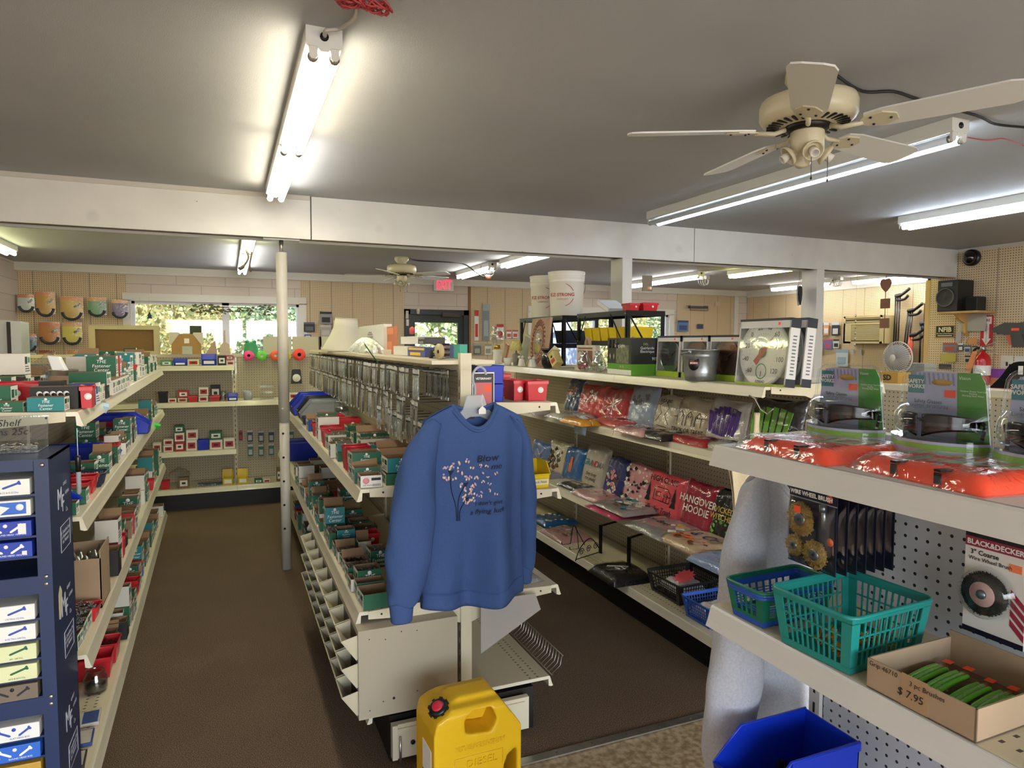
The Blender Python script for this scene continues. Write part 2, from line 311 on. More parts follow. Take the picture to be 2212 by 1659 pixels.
# ------------------------------------------------------------------ outdoors seen through the glass
mb = MB(); mb.box(-40, 60, BW+.5, 90, -.4, -.3, mat('asphalt', '#8d8a84', .9, var=.1, scale=3)); struct('ground', mb)
lf = [mat('leaf_green', '#93a56a', .8, var=.3, scale=2), mat('leaf_yellow', '#cbbb83', .8, var=.25, scale=2), mat('leaf_dark', '#6d8565', .8, var=.3, scale=2)]
bark = mat('bark', '#5a4a3b', .9)
def crown(seed, m1, m2):
    r = random.Random(seed); vs = []; mb = MB()
    for i in range(9500):
        lobe = r.random(); th = r.uniform(0, 2*PI); ph = math.acos(r.uniform(-1, 1)); k = (.75+.35*math.sin(3*th+seed)*math.sin(2*ph+seed))*r.uniform(.72, 1)
        c = Vector((2.25*k*math.sin(ph)*math.cos(th), 2.25*k*math.sin(ph)*math.sin(th), 3.4+3.5*k*math.cos(ph)))
        a = Vector((r.gauss(0, 1), r.gauss(0, 1), r.gauss(0, 1))).normalized(); b2 = a.orthogonal().normalized(); s_ = r.uniform(.05, .12)
        mb.quad(c-a*s_, c-b2*s_*.7, c+a*s_, c+b2*s_*.7, m1 if r.random() < .7 else m2)
    return mb.mesh('crown')
crowns = [crown(1, lf[0], lf[1]), crown(2, lf[2], lf[0]), crown(3, lf[1], lf[0])]
tmb = MB(); tmb.cyl((0, 0, -.4), (0, 0, 4), .22, bark, 8, .12); tme = tmb.mesh('trunk')
spots = [(-11, 26, 0), (-6.3, 25, 1), (-1.6, 26, 2), (3.2, 28, 0), (8.8, 30, 1), (13.6, 33, 0), (18.4, 33, 2), (16, 26.5, 1), (20.8, 27, 0), (25.4, 27, 2), (30, 27, 1), (-8.5, 32, 2), (-3.9, 32.5, 1), (.9, 33, 0), (23.3, 33, 0), (-13.5, 32, 0), (35, 27, 0), (28.5, 33, 1)]
where = ['at the left edge of the long window', 'left of the corkboard frame in the long window', 'yellowing, left of the mullion of the long window', 'in the middle of the long window', 'right of the mullion of the long window', 'above the pale building seen through the door', 'yellowing, behind the pale building seen through the door', 'right of the pale building outside', 'seen through the rear window behind the black rack', 'yellowing, in the rear window behind the yellow bins', 'at the right end of the rear window', 'farthest left outside', 'tall and dark, second row behind the long window', 'second row, over the roof of the pale building', 'second row, behind the rear window', 'second row, far left outside', 'second row, far right outside', 'last on the right outside']
for i, (x, y, k) in enumerate(spots):
    t = thing('tree', 'sunlit leafy tree outdoors, '+where[i], 'tree', (x, y, 0), i*1.3, 'trees outside the windows')
    obj('crown', crowns[k], t); obj('trunk', tme, t); t.scale = (1, 1, 1.0+.12*(i % 3))
for i, (x, y) in enumerate([(-8, 20.5), (-4.6, 20), (-1.2, 20.5), (2.2, 20), (5.6, 17), (12, 20), (15.5, 20.5), (19, 20), (22.5, 20.5), (26, 20)]):
    t = thing('shrub', 'broad leafy shrub outdoors below the trees, %s from the left' % ('1st', '2nd', '3rd', '4th', '5th', '6th', '7th', '8th', '9th', '10th')[i], 'shrub', (x, y, -.6), i*2.1, 'shrubs outside the windows')
    obj('foliage', crowns[(i*2+1) % 3], t); t.scale = (.85, .75, .78)
c = onY(955, 740, 22); t = thing('building', 'pale low building with white gabled roof, seen through the door glass', 'building', (c.x, 22, -.3))
mb = MB(); mb.box(-2.2, 6, 0, 5, 0, 2.35, mat('pale_siding', '#8590ad', .7)); mb.build('wall', t)
mb = MB(); mb.prism([(-2.6, 2.3), (2.0, 3.75), (6.4, 2.3)], -.2, 5.2, mat('white_roof', '#b9bac0', .6)); mb.build('roof', t)
mb = MB(); mb.box(.1, 1.1, -.04, 0, 1.2, 2.0, mat('white_vinyl', '#e4e4ea', .4)); mb.build('window', t)
# ================================================================== lamps, fans, posts
enamel = mat('white_enamel', '#dcd9d0', .35); dark = mat('dark_metal', '#2b2724', .4, .6); cream = mat('cream_enamel', '#cfc3a2', .35)
tubes = {k: mat('tube_'+k, c, .5, emit=e, ecol=c) for k, c, e in (('warm', '#fff7de', 17), ('white', '#fbfaf6', 17), ('cool', '#e0eeff', 17), ('yellow', '#fff79a', 10), ('pale', '#fbffc6', 12), ('off', '#cfd6dd', 0))}
def fixture(label, x, y0, y1, kinds, w=.115, rows=2):
    """kinds: tube colours, two tubes side by side per 1.2 m (None = empty)"""
    t = thing('fluorescent_light', label, 'ceiling light', (x, (y0+y1)/2, CEIL), 0, 'fluorescent ceiling lights')
    h = (y1-y0)/2; mb = MB()
    mb.prism([(-w/2, 0), (w/2, 0), (w/2, -.055), (w/2-.012, -.062), (.022, -.062), (.012, -.075), (-.012, -.075), (-.022, -.062), (-w/2+.012, -.062), (-w/2, -.055)], -h, h, enamel)
    mb.cyl((0, -h-.004, -.03), (0, -h+.01, -.03), .014, dark, 12); mb.build('housing', t)
    seg = len(kinds)//2; ln = 2*h/seg
    for j in range(seg):
        ya = -h+j*ln
        for sx in (-1, 1):
            for yy in (ya+.004, ya+ln-.016):
                sk = MB(); sk.prism([(sx*.034-.013, -.055), (sx*.034+.013, -.055), (sx*.034+.013, -.092), (sx*.034+.006, -.1), (sx*.034-.006, -.1), (sx*.034-.013, -.092)], yy, yy+.012, enamel); sk.build('lamp_holder', t)
        for q, sx in enumerate((-1, 1)):
            k = kinds[j*2+q]
            if k is None: continue
            mb = MB(); mb.cyl((sx*.034, ya+.03, -.088), (sx*.034, ya+ln-.03, -.088), .0175, tubes[k], 12)
            mb.cyl((sx*.034, ya+.018, -.088), (sx*.034, ya+.03, -.088), .0172, al, 12); mb.cyl((sx*.034, ya+ln-.03, -.088), (sx*.034, ya+ln-.018, -.088), .0172, al, 12); mb.build('tube', t)
    return t
fixture('long fluorescent light with warm tubes on the ceiling left of centre', .31, 2.31, 4.72, ['warm', 'warm', 'warm', 'white'])
fixture('long fluorescent light with one cool white tube lit, beyond the nearer ceiling fan', 3.06, 2.1, 4.5, ['off', 'cool'])
fixture('fluorescent light at the right edge, cut off by the picture, nearest the pegboard wall', 5.0, 1.45, 3.87, ['cool', 'white'])
fixture('fluorescent light with pale yellow tubes, just behind the beam beside the steel column', .21, 5.25, 7.55, ['pale', 'pale'])
fixture('fluorescent light above the long window, behind the ribbon twig garland', .21, 7.6, 9.9, ['white', 'white'])
fixture('white fluorescent light right of the far ceiling fan, cut off by the beam', 3.13, 5.4, 7.75, ['white', 'white'])
fixture('short fluorescent light between the far ceiling fan and the exit sign', 3.08, 8.0, 9.3, ['white', 'white'])
fixture('white fluorescent light seen behind the small hanging board', 6.14, 7.82, 9.7, ['white', 'white'])
fixture('fluorescent light with bright yellow tubes under the beam', 6.5, 5.4, 7.65, ['yellow', 'yellow'])
fixture('white fluorescent light above the old air conditioner, at the far right', 8.85, 5.4, 7.65, ['white', 'white'])
fixture('short white fluorescent light seen behind the hanging heart plaque', 8.73, 7.92, 9.2, ['white', 'white'])
fixture('fluorescent light at the left edge of the photo under the beam', -2.08, 6.3, 8.75, ['yellow', 'pale'])
def ceiling_fan(label, x, y, phi, cordpts):
    t = thing('ceiling_fan', label, 'ceiling fan', (x, y, CEIL), 0, 'ceiling fans')
    mb = MB(); mb.lathe([(.082, 0), (.084, -.03), (.06, -.062), (.05, -.075), (.05, -.09)], cream, 32); mb.build('canopy', t)
    mb = MB(); mb.lathe([(.05, -.085), (.12, -.09), (.165, -.105), (.172, -.125), (.172, -.165), (.165, -.178), (.15, -.19), (.09, -.2)], cream, 40)
    for i in range(30):
        a = 2*PI*i/30; M = Matrix.Rotation(a, 4, 'Z'); mb.box(.1, .145, -.004, .004, -.2, -.1935, dark, M)
    mb.build('motor_housing', t)
    mb = MB(); mb.lathe([(.085, -.195), (.075, -.215), (.066, -.22)], dark, 24); mb.build('rotor', t)
    mb = MB(); mb.lathe([(.058, -.215), (.06, -.225), (.06, -.28), (.052, -.292), (.03, -.3)], cream, 28); mb.build('switch_housing', t)
    for k in range(5):
        A = Matrix.Rotation(phi+k*2*PI/5, 4, 'Z'); B = A @ Matrix.Translation((.0, 0, -.215)) @ Matrix.Rotation(rad(-12), 4, 'X')
        pts = [(.2, -.045), (.26, -.06), (.62, -.072), (.655, -.06), (.665, -.03), (.665, .03), (.655, .06), (.62, .072), (.26, .06), (.2, .045), (.19, 0)]
        mb = MB(); mb.prism(pts, -.003, .003, enamel, 'Z', B); bl = mb.build('blade', t)
        mb = MB(); mb.tube([A @ Vector(p) for p in ((.08, 0, -.21), (.12, 0, -.225), (.19, 0, -.222))], .009, cream, 8); mb.prism([(.18, -.012), (.2, -.035), (.26, -.045), (.3, -.02), (.3, .02), (.26, .045), (.2, .035), (.18, .012)], -.008, -.003, cream, 'Z', B)
        for q in ((.22, -.025), (.22, .025), (.28, 0)): mb.lathe([(.005, 0), (.004, -.004)], dark, 8, B @ Matrix.Translation((q[0], q[1], -.008)))
        mb.build('blade_iron', t)
    for k in range(4):
        A = Matrix.Rotation(rad(45)+k*PI/2+.3, 4, 'Z') @ Matrix.Translation((.045, 0, -.29)) @ Matrix.Rotation(rad(125), 4, 'Y')
        mb = MB(); mb.lathe([(.014, -.005), (.02, .01), (.036, .02), (.038, .032), (.033, .032), (.03, .022), (.016, .02)], cream, 20, A, cap=False); mb.lathe([(.015, .02), (.017, .055), (.013, .055), (.012, .03)], mat('socket_white', '#d8d2c4', .4), 16, A); mb.build('lamp_socket', t)
    for q in (-.03, .05): mb = MB(); mb.tube([(q, -.05, -.29), (q, -.052, -.40)], .0012, dark, 5); mb.lathe([(.001, -.41), (.004, -.405), (.001, -.395)], dark, 8, Matrix.Translation((q, -.052, 0))); mb.build('pull_chain', t)
    return t
ceiling_fan('cream five-blade ceiling fan near the camera, bare lamp sockets, spinning blades', 2.02, 1.97, rad(9), None)
ceiling_fan('small-looking ceiling fan beyond the beam, left of the exit sign', 1.93, 8.0, rad(20), None)
def cord(name, label, pts, r, m, cat='cord', n=6):
    mb = MB(); mb.tube(smooth(pts), r, m, n); return tag(mb.build(name), label, cat)
def smooth(pts, k=6):
    P = [Vector(p) for p in pts]; out = []
    for i in range(len(P)-1):
        a = P[max(i-1, 0)]; b = P[i]; c = P[i+1]; d = P[min(i+2, len(P)-1)]
        for j in range(k):
            t = j/k; out.append(.5*((2*b)+(c-a)*t+(2*a-5*b+4*c-d)*t*t+(3*b-a-3*c+d)*t**3))
    out.append(P[-1]); return out
blackc = mat('black_cord', '#1d1b1a', .5); greyc = mat('grey_cord', '#b9b3a6', .5); redc = mat('red_cord', '#a93a38', .45)
z = CEIL-.008
cord('power_cord', 'black cord on the ceiling from the nearer fan to the right edge', [(2.1, 1.93, z)]+[onZ(a, b_, z) for a, b_ in ((1862, 197), (1930, 198), (1985, 215), (2110, 250), (2150, 268), (2212, 275), (2260, 280))], .006, blackc)
cord('power_cord', 'thin red wire from the end of the cool white ceiling light', [onZ(a, b_, z) for a, b_ in ((2090, 297), (2130, 303), (2170, 300), (2212, 315), (2250, 318))], .003, redc)
cord('power_cord', 'thick grey cord joining the warm ceiling light to the red coil', [(.31, 2.30, CEIL-.03), (.31, 2.26, CEIL-.03)]+[onZ(a, b_, z-.01) for a, b_ in ((730, 63), (750, 52), (768, 35), (772, 12))], .007, greyc)
cord('power_cord', 'black cord swagged from the far fan to the wiring by the ceiling lights', [(1.97, 7.95, z)]+[onZ(a, b_, z) for a, b_ in ((900, 563), (960, 566), (1003, 571))]+[onZ(1030, 590, z-.12), onZ(1045, 598, z-.16), onZ(1060, 600, z-.14)], .007, blackc)
c = onZ(790, 10, z-.02); mb = MB()
for i in range(12):
    a = i*.5; ox, oy = R_.uniform(-.01, .01), R_.uniform(-.01, .01)
    mb.tube([(c.x+ox+(-.045 if i % 2 else .03)+.036*math.cos(2*PI*j/14), c.y+oy+.02*math.sin(2*PI*j/14), c.z+.012*math.sin(4*PI*j/14+a)) for j in range(14)], .0035, redc, 5, True)
tag(mb.build('cord_coil'), 'coiled red extension cord tied up at the ceiling, top edge', 'cord')
c = onZ(1055, 592, z-.12); mb = MB()
for i in range(5): mb.tube([(c.x+.06*math.cos(2*PI*j/14)*(1+.2*i), c.y, c.z+.05*math.sin(2*PI*j/14)+.02*i) for j in range(14)], .004, greyc if i % 2 else blackc, 5, True)
mb.lathe([(.03, -.03), (.04, 0), (.03, .03)], mat('copper_box', '#b4705a', .5, .3), 12, Matrix.Translation((c.x, c.y, c.z-.04))); mb.tube([(c.x, c.y, c.z+.05), (c.x+.02, c.y, CEIL)], .005, greyc, 6); tag(mb.build('wire_bundle'), 'tangle of grey and black wires with round box between two ceiling lights', 'wiring')
for px, py, lb in ((1527, 603, 'loops of pale wire at the joint of white and yellow ceiling lights'), (1815, 605, 'loops of wire at the ceiling above the air conditioner')):
    c = onZ(px, py, CEIL-.05); mb = MB()
    for i in range(4): mb.tube([(c.x+.07*math.cos(2*PI*j/12)*(.5+.25*i), c.y+.03*i, c.z-.03+.06*math.sin(2*PI*j/12)) for j in range(12)], .004, greyc, 5, True)
    mb.box(c.x-.03, c.x+.03, c.y-.03, c.y+.1, CEIL-.05, CEIL, al); tag(mb.build('wire_bundle'), lb, 'wiring')
# steel column and the two square posts
t = thing('steel_column', 'round cream telescopic steel column standing in the left aisle', 'column', (.365, 5.045, 0))
colm = mat('column_paint', '#cfc9ba', .45, var=.05, scale=9); mb = MB(); mb.lathe([(.034, 0), (.034, 1.06)], colm, 24)
for z_ in (.30, .47, .64, .81, .98): mb.cyl((-.012, -.036, z_), (-.012, -.0325, z_), .008, dark, 10)
mb.build('lower_tube', t); mb = MB(); mb.lathe([(.0375, 1.055), (.0375, 2.245)], colm, 24); mb.cyl((-.012, -.045, 1.155), (-.012, -.03, 1.155), .009, colm, 8); mb.build('upper_tube', t)
mb = MB(); mb.lathe([(.014, 2.24), (.014, 2.33)], al, 16); mb.box(-.12, .12, -.05, .05, 2.326, 2.335, al); mb.build('jack_screw', t)
for lab, (x0, x1, y1) in {'square white wooden post left of the hanging board': (3.075, 3.17, 5.14), 'square white wooden post right of the hanging heart plaque': (5.25, 5.345, 5.14)}.items():
    mb = MB(); mb.box(x0, x1, BY, y1, 0, 2.335, white); tag(mb.build('wooden_post', bevel=.003), lab, 'post', 'square white posts')
# exit sign
p0, p1 = onY(936, 602, BW-.05), onY(978, 630, BW-.05); t = thing('exit_sign', 'white exit sign with glowing red letters above the rear door', 'exit sign', ((p0.x+p1.x)/2, BW-.05, (p0.z+p1.z)/2))
w, h = (p1.x-p0.x)/2, (p0.z-p1.z)/2; mb = MB(); mb.box(-w, w, -.05, 0, -h, h, mat('sign_white', '#e6e2da', .5)); mb.build('sign_case', t, bevel=.005)
write('EXIT', mat('exit_red', '#ff3a55', .5, emit=1.6, ecol='#ff2a48'), t, (0, -.05, 0), (0, -1, 0), .20, bold=.02, sx=.6)
# ================================================================== shelving gondolas
gon = mat('gondola_cream', '#d3c9ae', .42, var=.03, scale=6); gond = mat('gondola_shadow_cream', '#b9ae92', .5); kick = mat('black_kick', '#15120f', .4)
pegX = pegmat('gondola_peg_x', '#b3a88e', 'X'); pegY = pegmat('gondola_peg_y', '#b3a88e', 'Y'); pegG = pegmat('gondola_peg_grey', '#c3c6cd', 'Y', r=.0036, hole='#20222a')
channel = mat('price_channel', '#d9d2bb', .3, coat=.4)
def deckmat(D):
    n_ = 'deck_%d' % int(D*1000)
    if n_ in MC: return MC[n_]
    m = pegmat(n_, '#cfc4a5', 'X', pitch=.0254, r=.0035, hole='#2c261d'); n = m.node_tree
    return m
def slotdeck(D):
    """deck with two rows of punched slots along the front edge"""
    n_ = 'slot_deck_%d' % int(D*1000)
    if n_ in MC: return MC[n_]
    m = mat(n_, '#cfc4a5', .42); n = m.node_tree; lk = n.links.new; p = n.nodes['Principled BSDF']
    tc = n.nodes.new('ShaderNodeTexCoord'); sx = n.nodes.new('ShaderNodeSeparateXYZ'); lk(tc.outputs['Object'], sx.inputs[0])
    def ma(op, a, bb=None):
        q = n.nodes.new('ShaderNodeMath'); q.operation = op
        for i, v in enumerate((a, bb)):
            if v is None: continue
            if isinstance(v, (int, float)): q.inputs[i].default_value = v
            else: lk(v, q.inputs[i])
        return q.outputs[0]
    ax = ma('ABSOLUTE', sx.outputs['X']); uy = ma('LESS_THAN', ma('ABSOLUTE', ma('SUBTRACT', ma('FRACT', ma('DIVIDE', sx.outputs['Y'], .0254)), .5)), .13)
    r1 = ma('LESS_THAN', ma('ABSOLUTE', ma('SUBTRACT', ax, D-.05)), .005); r2 = ma('LESS_THAN', ma('ABSOLUTE', ma('SUBTRACT', ax, D-.085)), .005)
    f = ma('MULTIPLY', uy, ma('MAXIMUM', r1, r2)); mx = n.nodes.new('ShaderNodeMix'); mx.data_type = 'RGBA'; mx.inputs['A'].default_value = L('#cfc4a5'); mx.inputs['B'].default_value = L('#3a3327')
    lk(f, mx.inputs['Factor']); lk(mx.outputs['Result'], p.inputs['Base Color']); return m
def shelf_mb(s, D, y0, y1, col=gon, slots=False, ch=True):
    """shelf sticking out from x=.03*s to D*s, deck top at z=0"""
    mb = MB(); P = [(.03, 0), (D, 0), (D+.004, -.004), (D+.012, -.030), (D+.018, -.045), (D+.010, -.047), (D-.002, -.043), (D-.004, -.014), (.03, -.014)]
    P = [(s*a, b_) for a, b_ in P]
    if s < 0: P = P[::-1]
    mb.prism(P, y0+.001, y1-.001, channel if col is gon else col)
    mb.quad((s*.03, y0+.002, .0006), (s*(D-.006), y0+.002, .0006), (s*(D-.006), y1-.002, .0006), (s*.03, y1-.002, .0006), slotdeck(D) if slots else col); return mb
def bracket_mb(s, D, y, t=.003):
    P = [(.02, .012), (D-.03, .0), (D-.03, -.03), (D*.45, -.045), (.02, -.10)]; P = [(s*a, b_) for a, b_ in P]
    mb = MB(); mb.prism(P if s > 0 else P[::-1], y-t, y+t, gon); mb.cyl((s*(D-.08), y-t-.001, -.016), (s*(D-.08), y+t+.001, -.016), .004, dark, 8); return mb
def gondola(name, label, loc, rz, ln, top, shelves, base, panel, secs, z_up=None, thick=.045, kickh=.15, pegc=None, colr=gon):
    """shelves: (side, deck z, depth, y0, y1, slots); base: (side, depth)"""
    t = thing(name, label, 'shelving', loc, rz); pg = pegc or pegY
    ys = [ln*i/secs for i in range(secs+1)]
    for i in range(secs):
        mb = MB(); mb.box(-.012, .012, ys[i]+.02, ys[i+1]-.02, panel, top-.02, pg); mb.build('back_panel', t)
    mb = MB(); mb.box(-.02, .02, .0, ln, top-.03, top, colr); mb.build('top_rail', t)
    for i, y in enumerate(ys):
        mb = MB(); mb.box(-thick/2, thick/2, y-.016, y+.016, .0, z_up or top+.01, colr)
        for s in (-1, 1):
            for j in range(int((top-.25)/.05)):
                z_ = .25+j*.05; mb.box(s*thick/2-.0006, s*thick/2+.0006, y-.003, y+.003, z_, z_+.026, dark)
        mb.build('upright', t)
    for s, D in base:
        for i in range(secs):
            q = shelf_mb(s, D, ys[i], ys[i+1], colr, True); q.build('base_deck', t, loc=(0, 0, .215))
        mb = MB(); mb.box(min(s*.03, s*(D-.07)), max(s*.03, s*(D-.07)), .01, ln-.01, .0, kickh+.03, kick); mb.build('kick_plate', t)
    for s, z_, D, a, b_, sl in shelves:
        k = max(1, round((b_-a)/1.22)); st = (b_-a)/k
        for i in range(k):
            q = shelf_mb(s, D, a+i*st, a+(i+1)*st, colr, sl); o_ = q.build('shelf', t, loc=(0, 0, z_))
            bb = bracket_mb(s, D, a+i*st-.0025, .002); bb.build('bracket', o_)
    return t
# left run (turned one degree), middle run, right run, the foreground run, and the run across the back
GL = gondola('shelving_gondola', 'long cream shelving run on the left packed with fastener boxes, facing the aisle', (-.85, 2.49, 0), rad(.95), 3.8, 1.44,
    [(1, .615, .41, 0, 3.8, True), (1, 1.065, .41, 0, 3.8, False), (1, 1.40, .41, 0, 3.8, False)], [(1, .41)], .2, 3)
GM = gondola('shelving_gondola', 'middle shelving run with hanging packs, behind the blue sweatshirt', (.855, 2.52, 0), 0, 4.2, 1.535,
    [(-1, .61, .415, 0, 4.2, True), (-1, 1.075, .405, 0, 4.2, False), (1, .605, .41, 0, 4.2, False), (1, 1.015, .41, 0, 2.4, False), (1, 1.375, .40, 0, .62, False)], [(-1, .375), (1, .375)], .2, 3, z_up=1.58)
GR = gondola('shelving_gondola', 'right-hand shelving run stacked with bagged shirts, thermometers on top', (2.53, 2.26, 0), 0, 3.66, 1.432,
    [(1, 1.435, .30, 0, 3.66, False), (-1, .613, .41, 0, 3.66, False), (-1, 1.108, .41, 0, 3.66, False), (-1, 1.435, .41, 0, 3.66, False)], [(-1, .41)], .2, 3, z_up=1.434)
GF = gondola('shelving_gondola', 'foreground shelving at lower right with grey pegboard', (1.358, -.02, 0), 0, 1.25, 1.42,
    [(-1, .62, .345, 0, 1.25, True), (-1, 1.023, .345, 0, 1.25, True), (-1, 1.392, .345, 0, 1.25, False)], [(-1, .36)], .2, 1, pegc=pegG, colr=mat('gondola_white', '#d4d2cc', .4, var=.03, scale=6))
GB = gondola('shelving_gondola', 'cream shelving run across the back under the long window', (2.505, 7.56, 0), rad(90), 4.88, 1.50, [
    (-1, .575, .41, 2.44, 4.88, False), (-1, 1.045, .41, 1.22, 4.88, False), (-1, 1.395, .41, 2.44, 4.88, False)], [(-1, .42)], .2, 4)
# cap shelf along the top of the middle run
mb = MB(); mb.box(-.13, .13, .01, 4.19, .001, .016, gon); q = mb.build('cap_shelf', GM, loc=(0, 0, 1.535))
# ================================================================== garments on hangers
def clothmat(name, col, var=.05):
    return mat(name, col, .9, var=var, scale=180, bump=.35, bscale=420, spec=.15)
script_ink = mat('print_ink_navy', '#151a2e', .8)
class Shirt:
    """long-sleeved sweatshirt hanging on a hanger; local x across, y depth (front is -y), z up from the hem"""
    def __init__(s, hw, ht, lean=0, amp=.018, sh=.10, neck=.085, seed=0, slope=.055):
        s.hw, s.ht, s.amp, s.sh, s.neck, s.seed, s.lean, s.slope = hw, ht, amp, sh, neck, seed, lean, slope
    def xl(s, z): t = z/s.ht; return -s.hw*(1.0+.03*math.sin(t*6+s.seed)) + s.lean*(1-t)
    def xr(s, z): t = z/s.ht; return s.hw*(.99+.03*math.sin(t*5+1+s.seed)) + s.lean*(1-t)
    def ztop(s, u, front=True):
        q = abs(2*u-1); z = s.ht-s.slope*max(0, q-s.neck/s.hw)/(1-s.neck/s.hw)
        if q < s.neck/s.hw: z -= (.085 if front else .02)*math.cos(q*s.hw/s.neck*PI/2)
        if q > .9: z -= .03*((q-.9)/.1)**2
        return z
    def y(s, u, z, side):
        t = min(1, max(0, z/s.ht)); th = .085*max(0, math.sin(PI*min(1, max(0, u))))**.55*(1-.75*max(0, (t-.72)/.28)**1.2)
        f = s.amp*(1-t)**.6*(math.sin(u*9+s.seed+t*.8)+.35*math.sin(u*17+2+s.seed-t*1.5)) + .006*math.sin(u*7+t*9+s.seed)
        f *= min(1, 6*u, 6*(1-u)) if 0 < u < 1 else 0
        if z < .075: th *= .86+.14*max(0, z-.055)/.02*.5
        return side*th*.75-f if side < 0 else side*th*.75-f*.5
    def front(s, x, z):
        u = (x-s.xl(z))/(s.xr(z)-s.xl(z)); return s.y(min(1, max(0, u)), z, -1)
    def hem(s, u): return .012*math.sin(u*7+s.seed)
    def body(s, m, parent):
        mb = MB()
        for side in (-1, 1):
            def fn(a, b):
                zt = s.ztop(a, side < 0); z = s.hem(a)*(1-b)+b*zt; zz = max(0, z)
                return (s.xl(zz)+(s.xr(zz)-s.xl(zz))*a, s.y(a, zz, side), z)
            mb.grid(fn, 101, 61, m)
        return mb.build('body', parent, solid=.004)
    def band(s, m, parent):
        mb = MB()
        for side in (-1, 1):
            def fn(a, b): z = s.hem(a)+b*.062-.004; return (s.xl(0)*1.0+(s.xr(0)-s.xl(0))*a, s.y(a, max(0, z), side)*1.0+side*(.006-.004*abs(2*b-1)), z)
            mb.grid(fn, 61, 5, m)
        return mb.build('waistband', parent, solid=.004)
    def collar(s, m, parent, tagm=None):
        mb = MB(); P = []
        for i in range(48):
            a = 2*PI*i/48; x = s.neck*1.0*math.sin(a); fr = math.cos(a) > 0; u = (x-s.xl(s.ht))/(s.xr(s.ht)-s.xl(s.ht)); z = s.ztop(u, fr)
            P.append((x, s.y(u, z, -1 if fr else 1)*min(1, abs(math.cos(a))*2.2)**.7, z))
        for dz, k, r in ((0, 1, .0075), (-.009, 1.075, .006)): mb.tube([(p[0]*k, p[1]*k-.001, p[2]+dz) for p in P], r, m, 8, True)
        c = mb.build('collar', parent)
        if tagm: mb = MB(); mb.box(-.011, .011, .018, .02, s.ht-.055, s.ht-.012, tagm); mb.build('neck_tag', parent)
        return c
    def sleeve(s, m, parent, path, cuffm=None):
        """path: (x, y, z, half width, half depth)"""
        P = [(Vector(p[:3]), p[3], p[4]) for p in path]; pts = smooth([p[0] for p in P], 8); k = len(pts); vs = []; fs = []; n = 28
        for i, p in enumerate(pts):
            t = i/8; j = min(int(t), len(P)-2); f = t-j; w = P[j][1]*(1-f)+P[j+1][1]*f; d = P[j][2]*(1-f)+P[j+1][2]*f
            for q in range(n):
                a = 2*PI*q/n; w_ = 1+.05*math.sin(a*3+i*.35)+.03*math.sin(a*5-i*.6); vs.append((p.x+w*w_*math.cos(a), p.y+d*w_*math.sin(a), p.z+.01*math.sin(a*2)))
        for i in range(k-1):
            for q in range(n): fs.append((i*n+q, i*n+(q+1) % n, (i+1)*n+(q+1) % n, (i+1)*n+q))
        mb = MB(); mb.add(vs, fs, m, True); sl = mb.build('sleeve', parent, solid=.004)
        e, w, d = P[-1]; mb = MB(); vs = []; fs = []; n = 40
        for j, (dz, kk) in enumerate(((.012, .95), (0, .98), (-.03, .92), (-.058, .86), (-.062, .8))):
            for q in range(n): a = 2*PI*q/n; r = 1+.035*(q % 2); vs.append((e.x+w*kk*r*math.cos(a), e.y+d*kk*r*math.sin(a), e.z+dz))
        for j in range(4):
            for q in range(n): fs.append((j*n+q, j*n+(q+1) % n, (j+1)*n+(q+1) % n, (j+1)*n+q))
        mb.add(vs, fs, m, True); mb.build('cuff', sl, solid=.003)
    def drape(s, me, name, parent, off=.004, M=None):
        m2 = me.copy()
        for v in m2.vertices:
            p = M @ v.co if M else v.co; v.co = (p.x, s.front(p.x, p.z)-off-(.0006 if p.y < 0 else 0), p.z)
        return obj(name, m2, parent)
def hanger(label, loc, rz, m, w=.19, hook=True, grp=None):
    t = thing('clothes_hanger', label, 'hanger', loc, rz, grp); mb = MB()
    mb.prism([(-.034, 0), (.034, 0), (.05, -.05), (.075, -.075), (w, -.115), (w, -.135), (.06, -.1), (.02, -.082), (-.02, -.082), (-.06, -.1), (-w, -.135), (-w, -.115), (-.075, -.075), (-.05, -.05)], -.005, .005, m); mb.build('shoulders', t, bevel=.003)
    mb = MB(); mb.tube(smooth([(0, 0, 0), (0, 0, .03), (-.008, 0, .055), (-.006, 0, .085), (.016, 0, .105), (.038, 0, .095), (.045, 0, .075)], 5), .0045, m, 10); mb.build('hook', t); return t
ch = mat('chrome_wire', '#b9b6b0', .25, .9); hm = mat('frosted_plastic', '#b9bec4', .3, alpha=.62); nav = clothmat('sweatshirt_blue', '#42598a'); ghe = clothmat('heather_grey', '#b9bcc6', .1)
# the blue sweatshirt at the end of the middle run
B0 = (.845, 2.385, .645); t = thing('sweatshirt', 'blue long-sleeved sweatshirt with dandelion print, hanging at the middle run end', 'sweatshirt', B0, rad(4))
S = Shirt(.205, .745, 0, .042, seed=1.3); S.body(nav, t); S.band(nav, t); S.collar(nav, t, mat('tag_black', '#14151a', .6))
S.sleeve(nav, t, [(-.155, 0, .690, .022, .03), (-.185, -.01, .655, .038, .042), (-.225, -.03, .56, .062, .05), (-.255, -.045, .40, .078, .06), (-.268, -.05, .24, .082, .06), (-.285, -.05, .12, .066, .05), (-.300, -.05, .055, .042, .032)])
S.sleeve(nav, t, [(.155, .0, .690, .022, .03), (.185, .015, .65, .034, .04), (.222, .05, .56, .045, .05), (.243, .07, .40, .048, .06), (.255, .09, .24, .05, .06), (.268, .1, .13, .045, .05), (.268, .1, .06, .032, .032)])
def strokes(name, curves, r, m, seg=4):
    mb = MB()
    for c in curves: mb.tube([(x, S.front(x, z)-.006, z) for x, z in [(p.x, p.z) for p in smooth([(a, 0, b) for a, b in c], seg)]], r, m, 5)
    return mb.build(name, t)
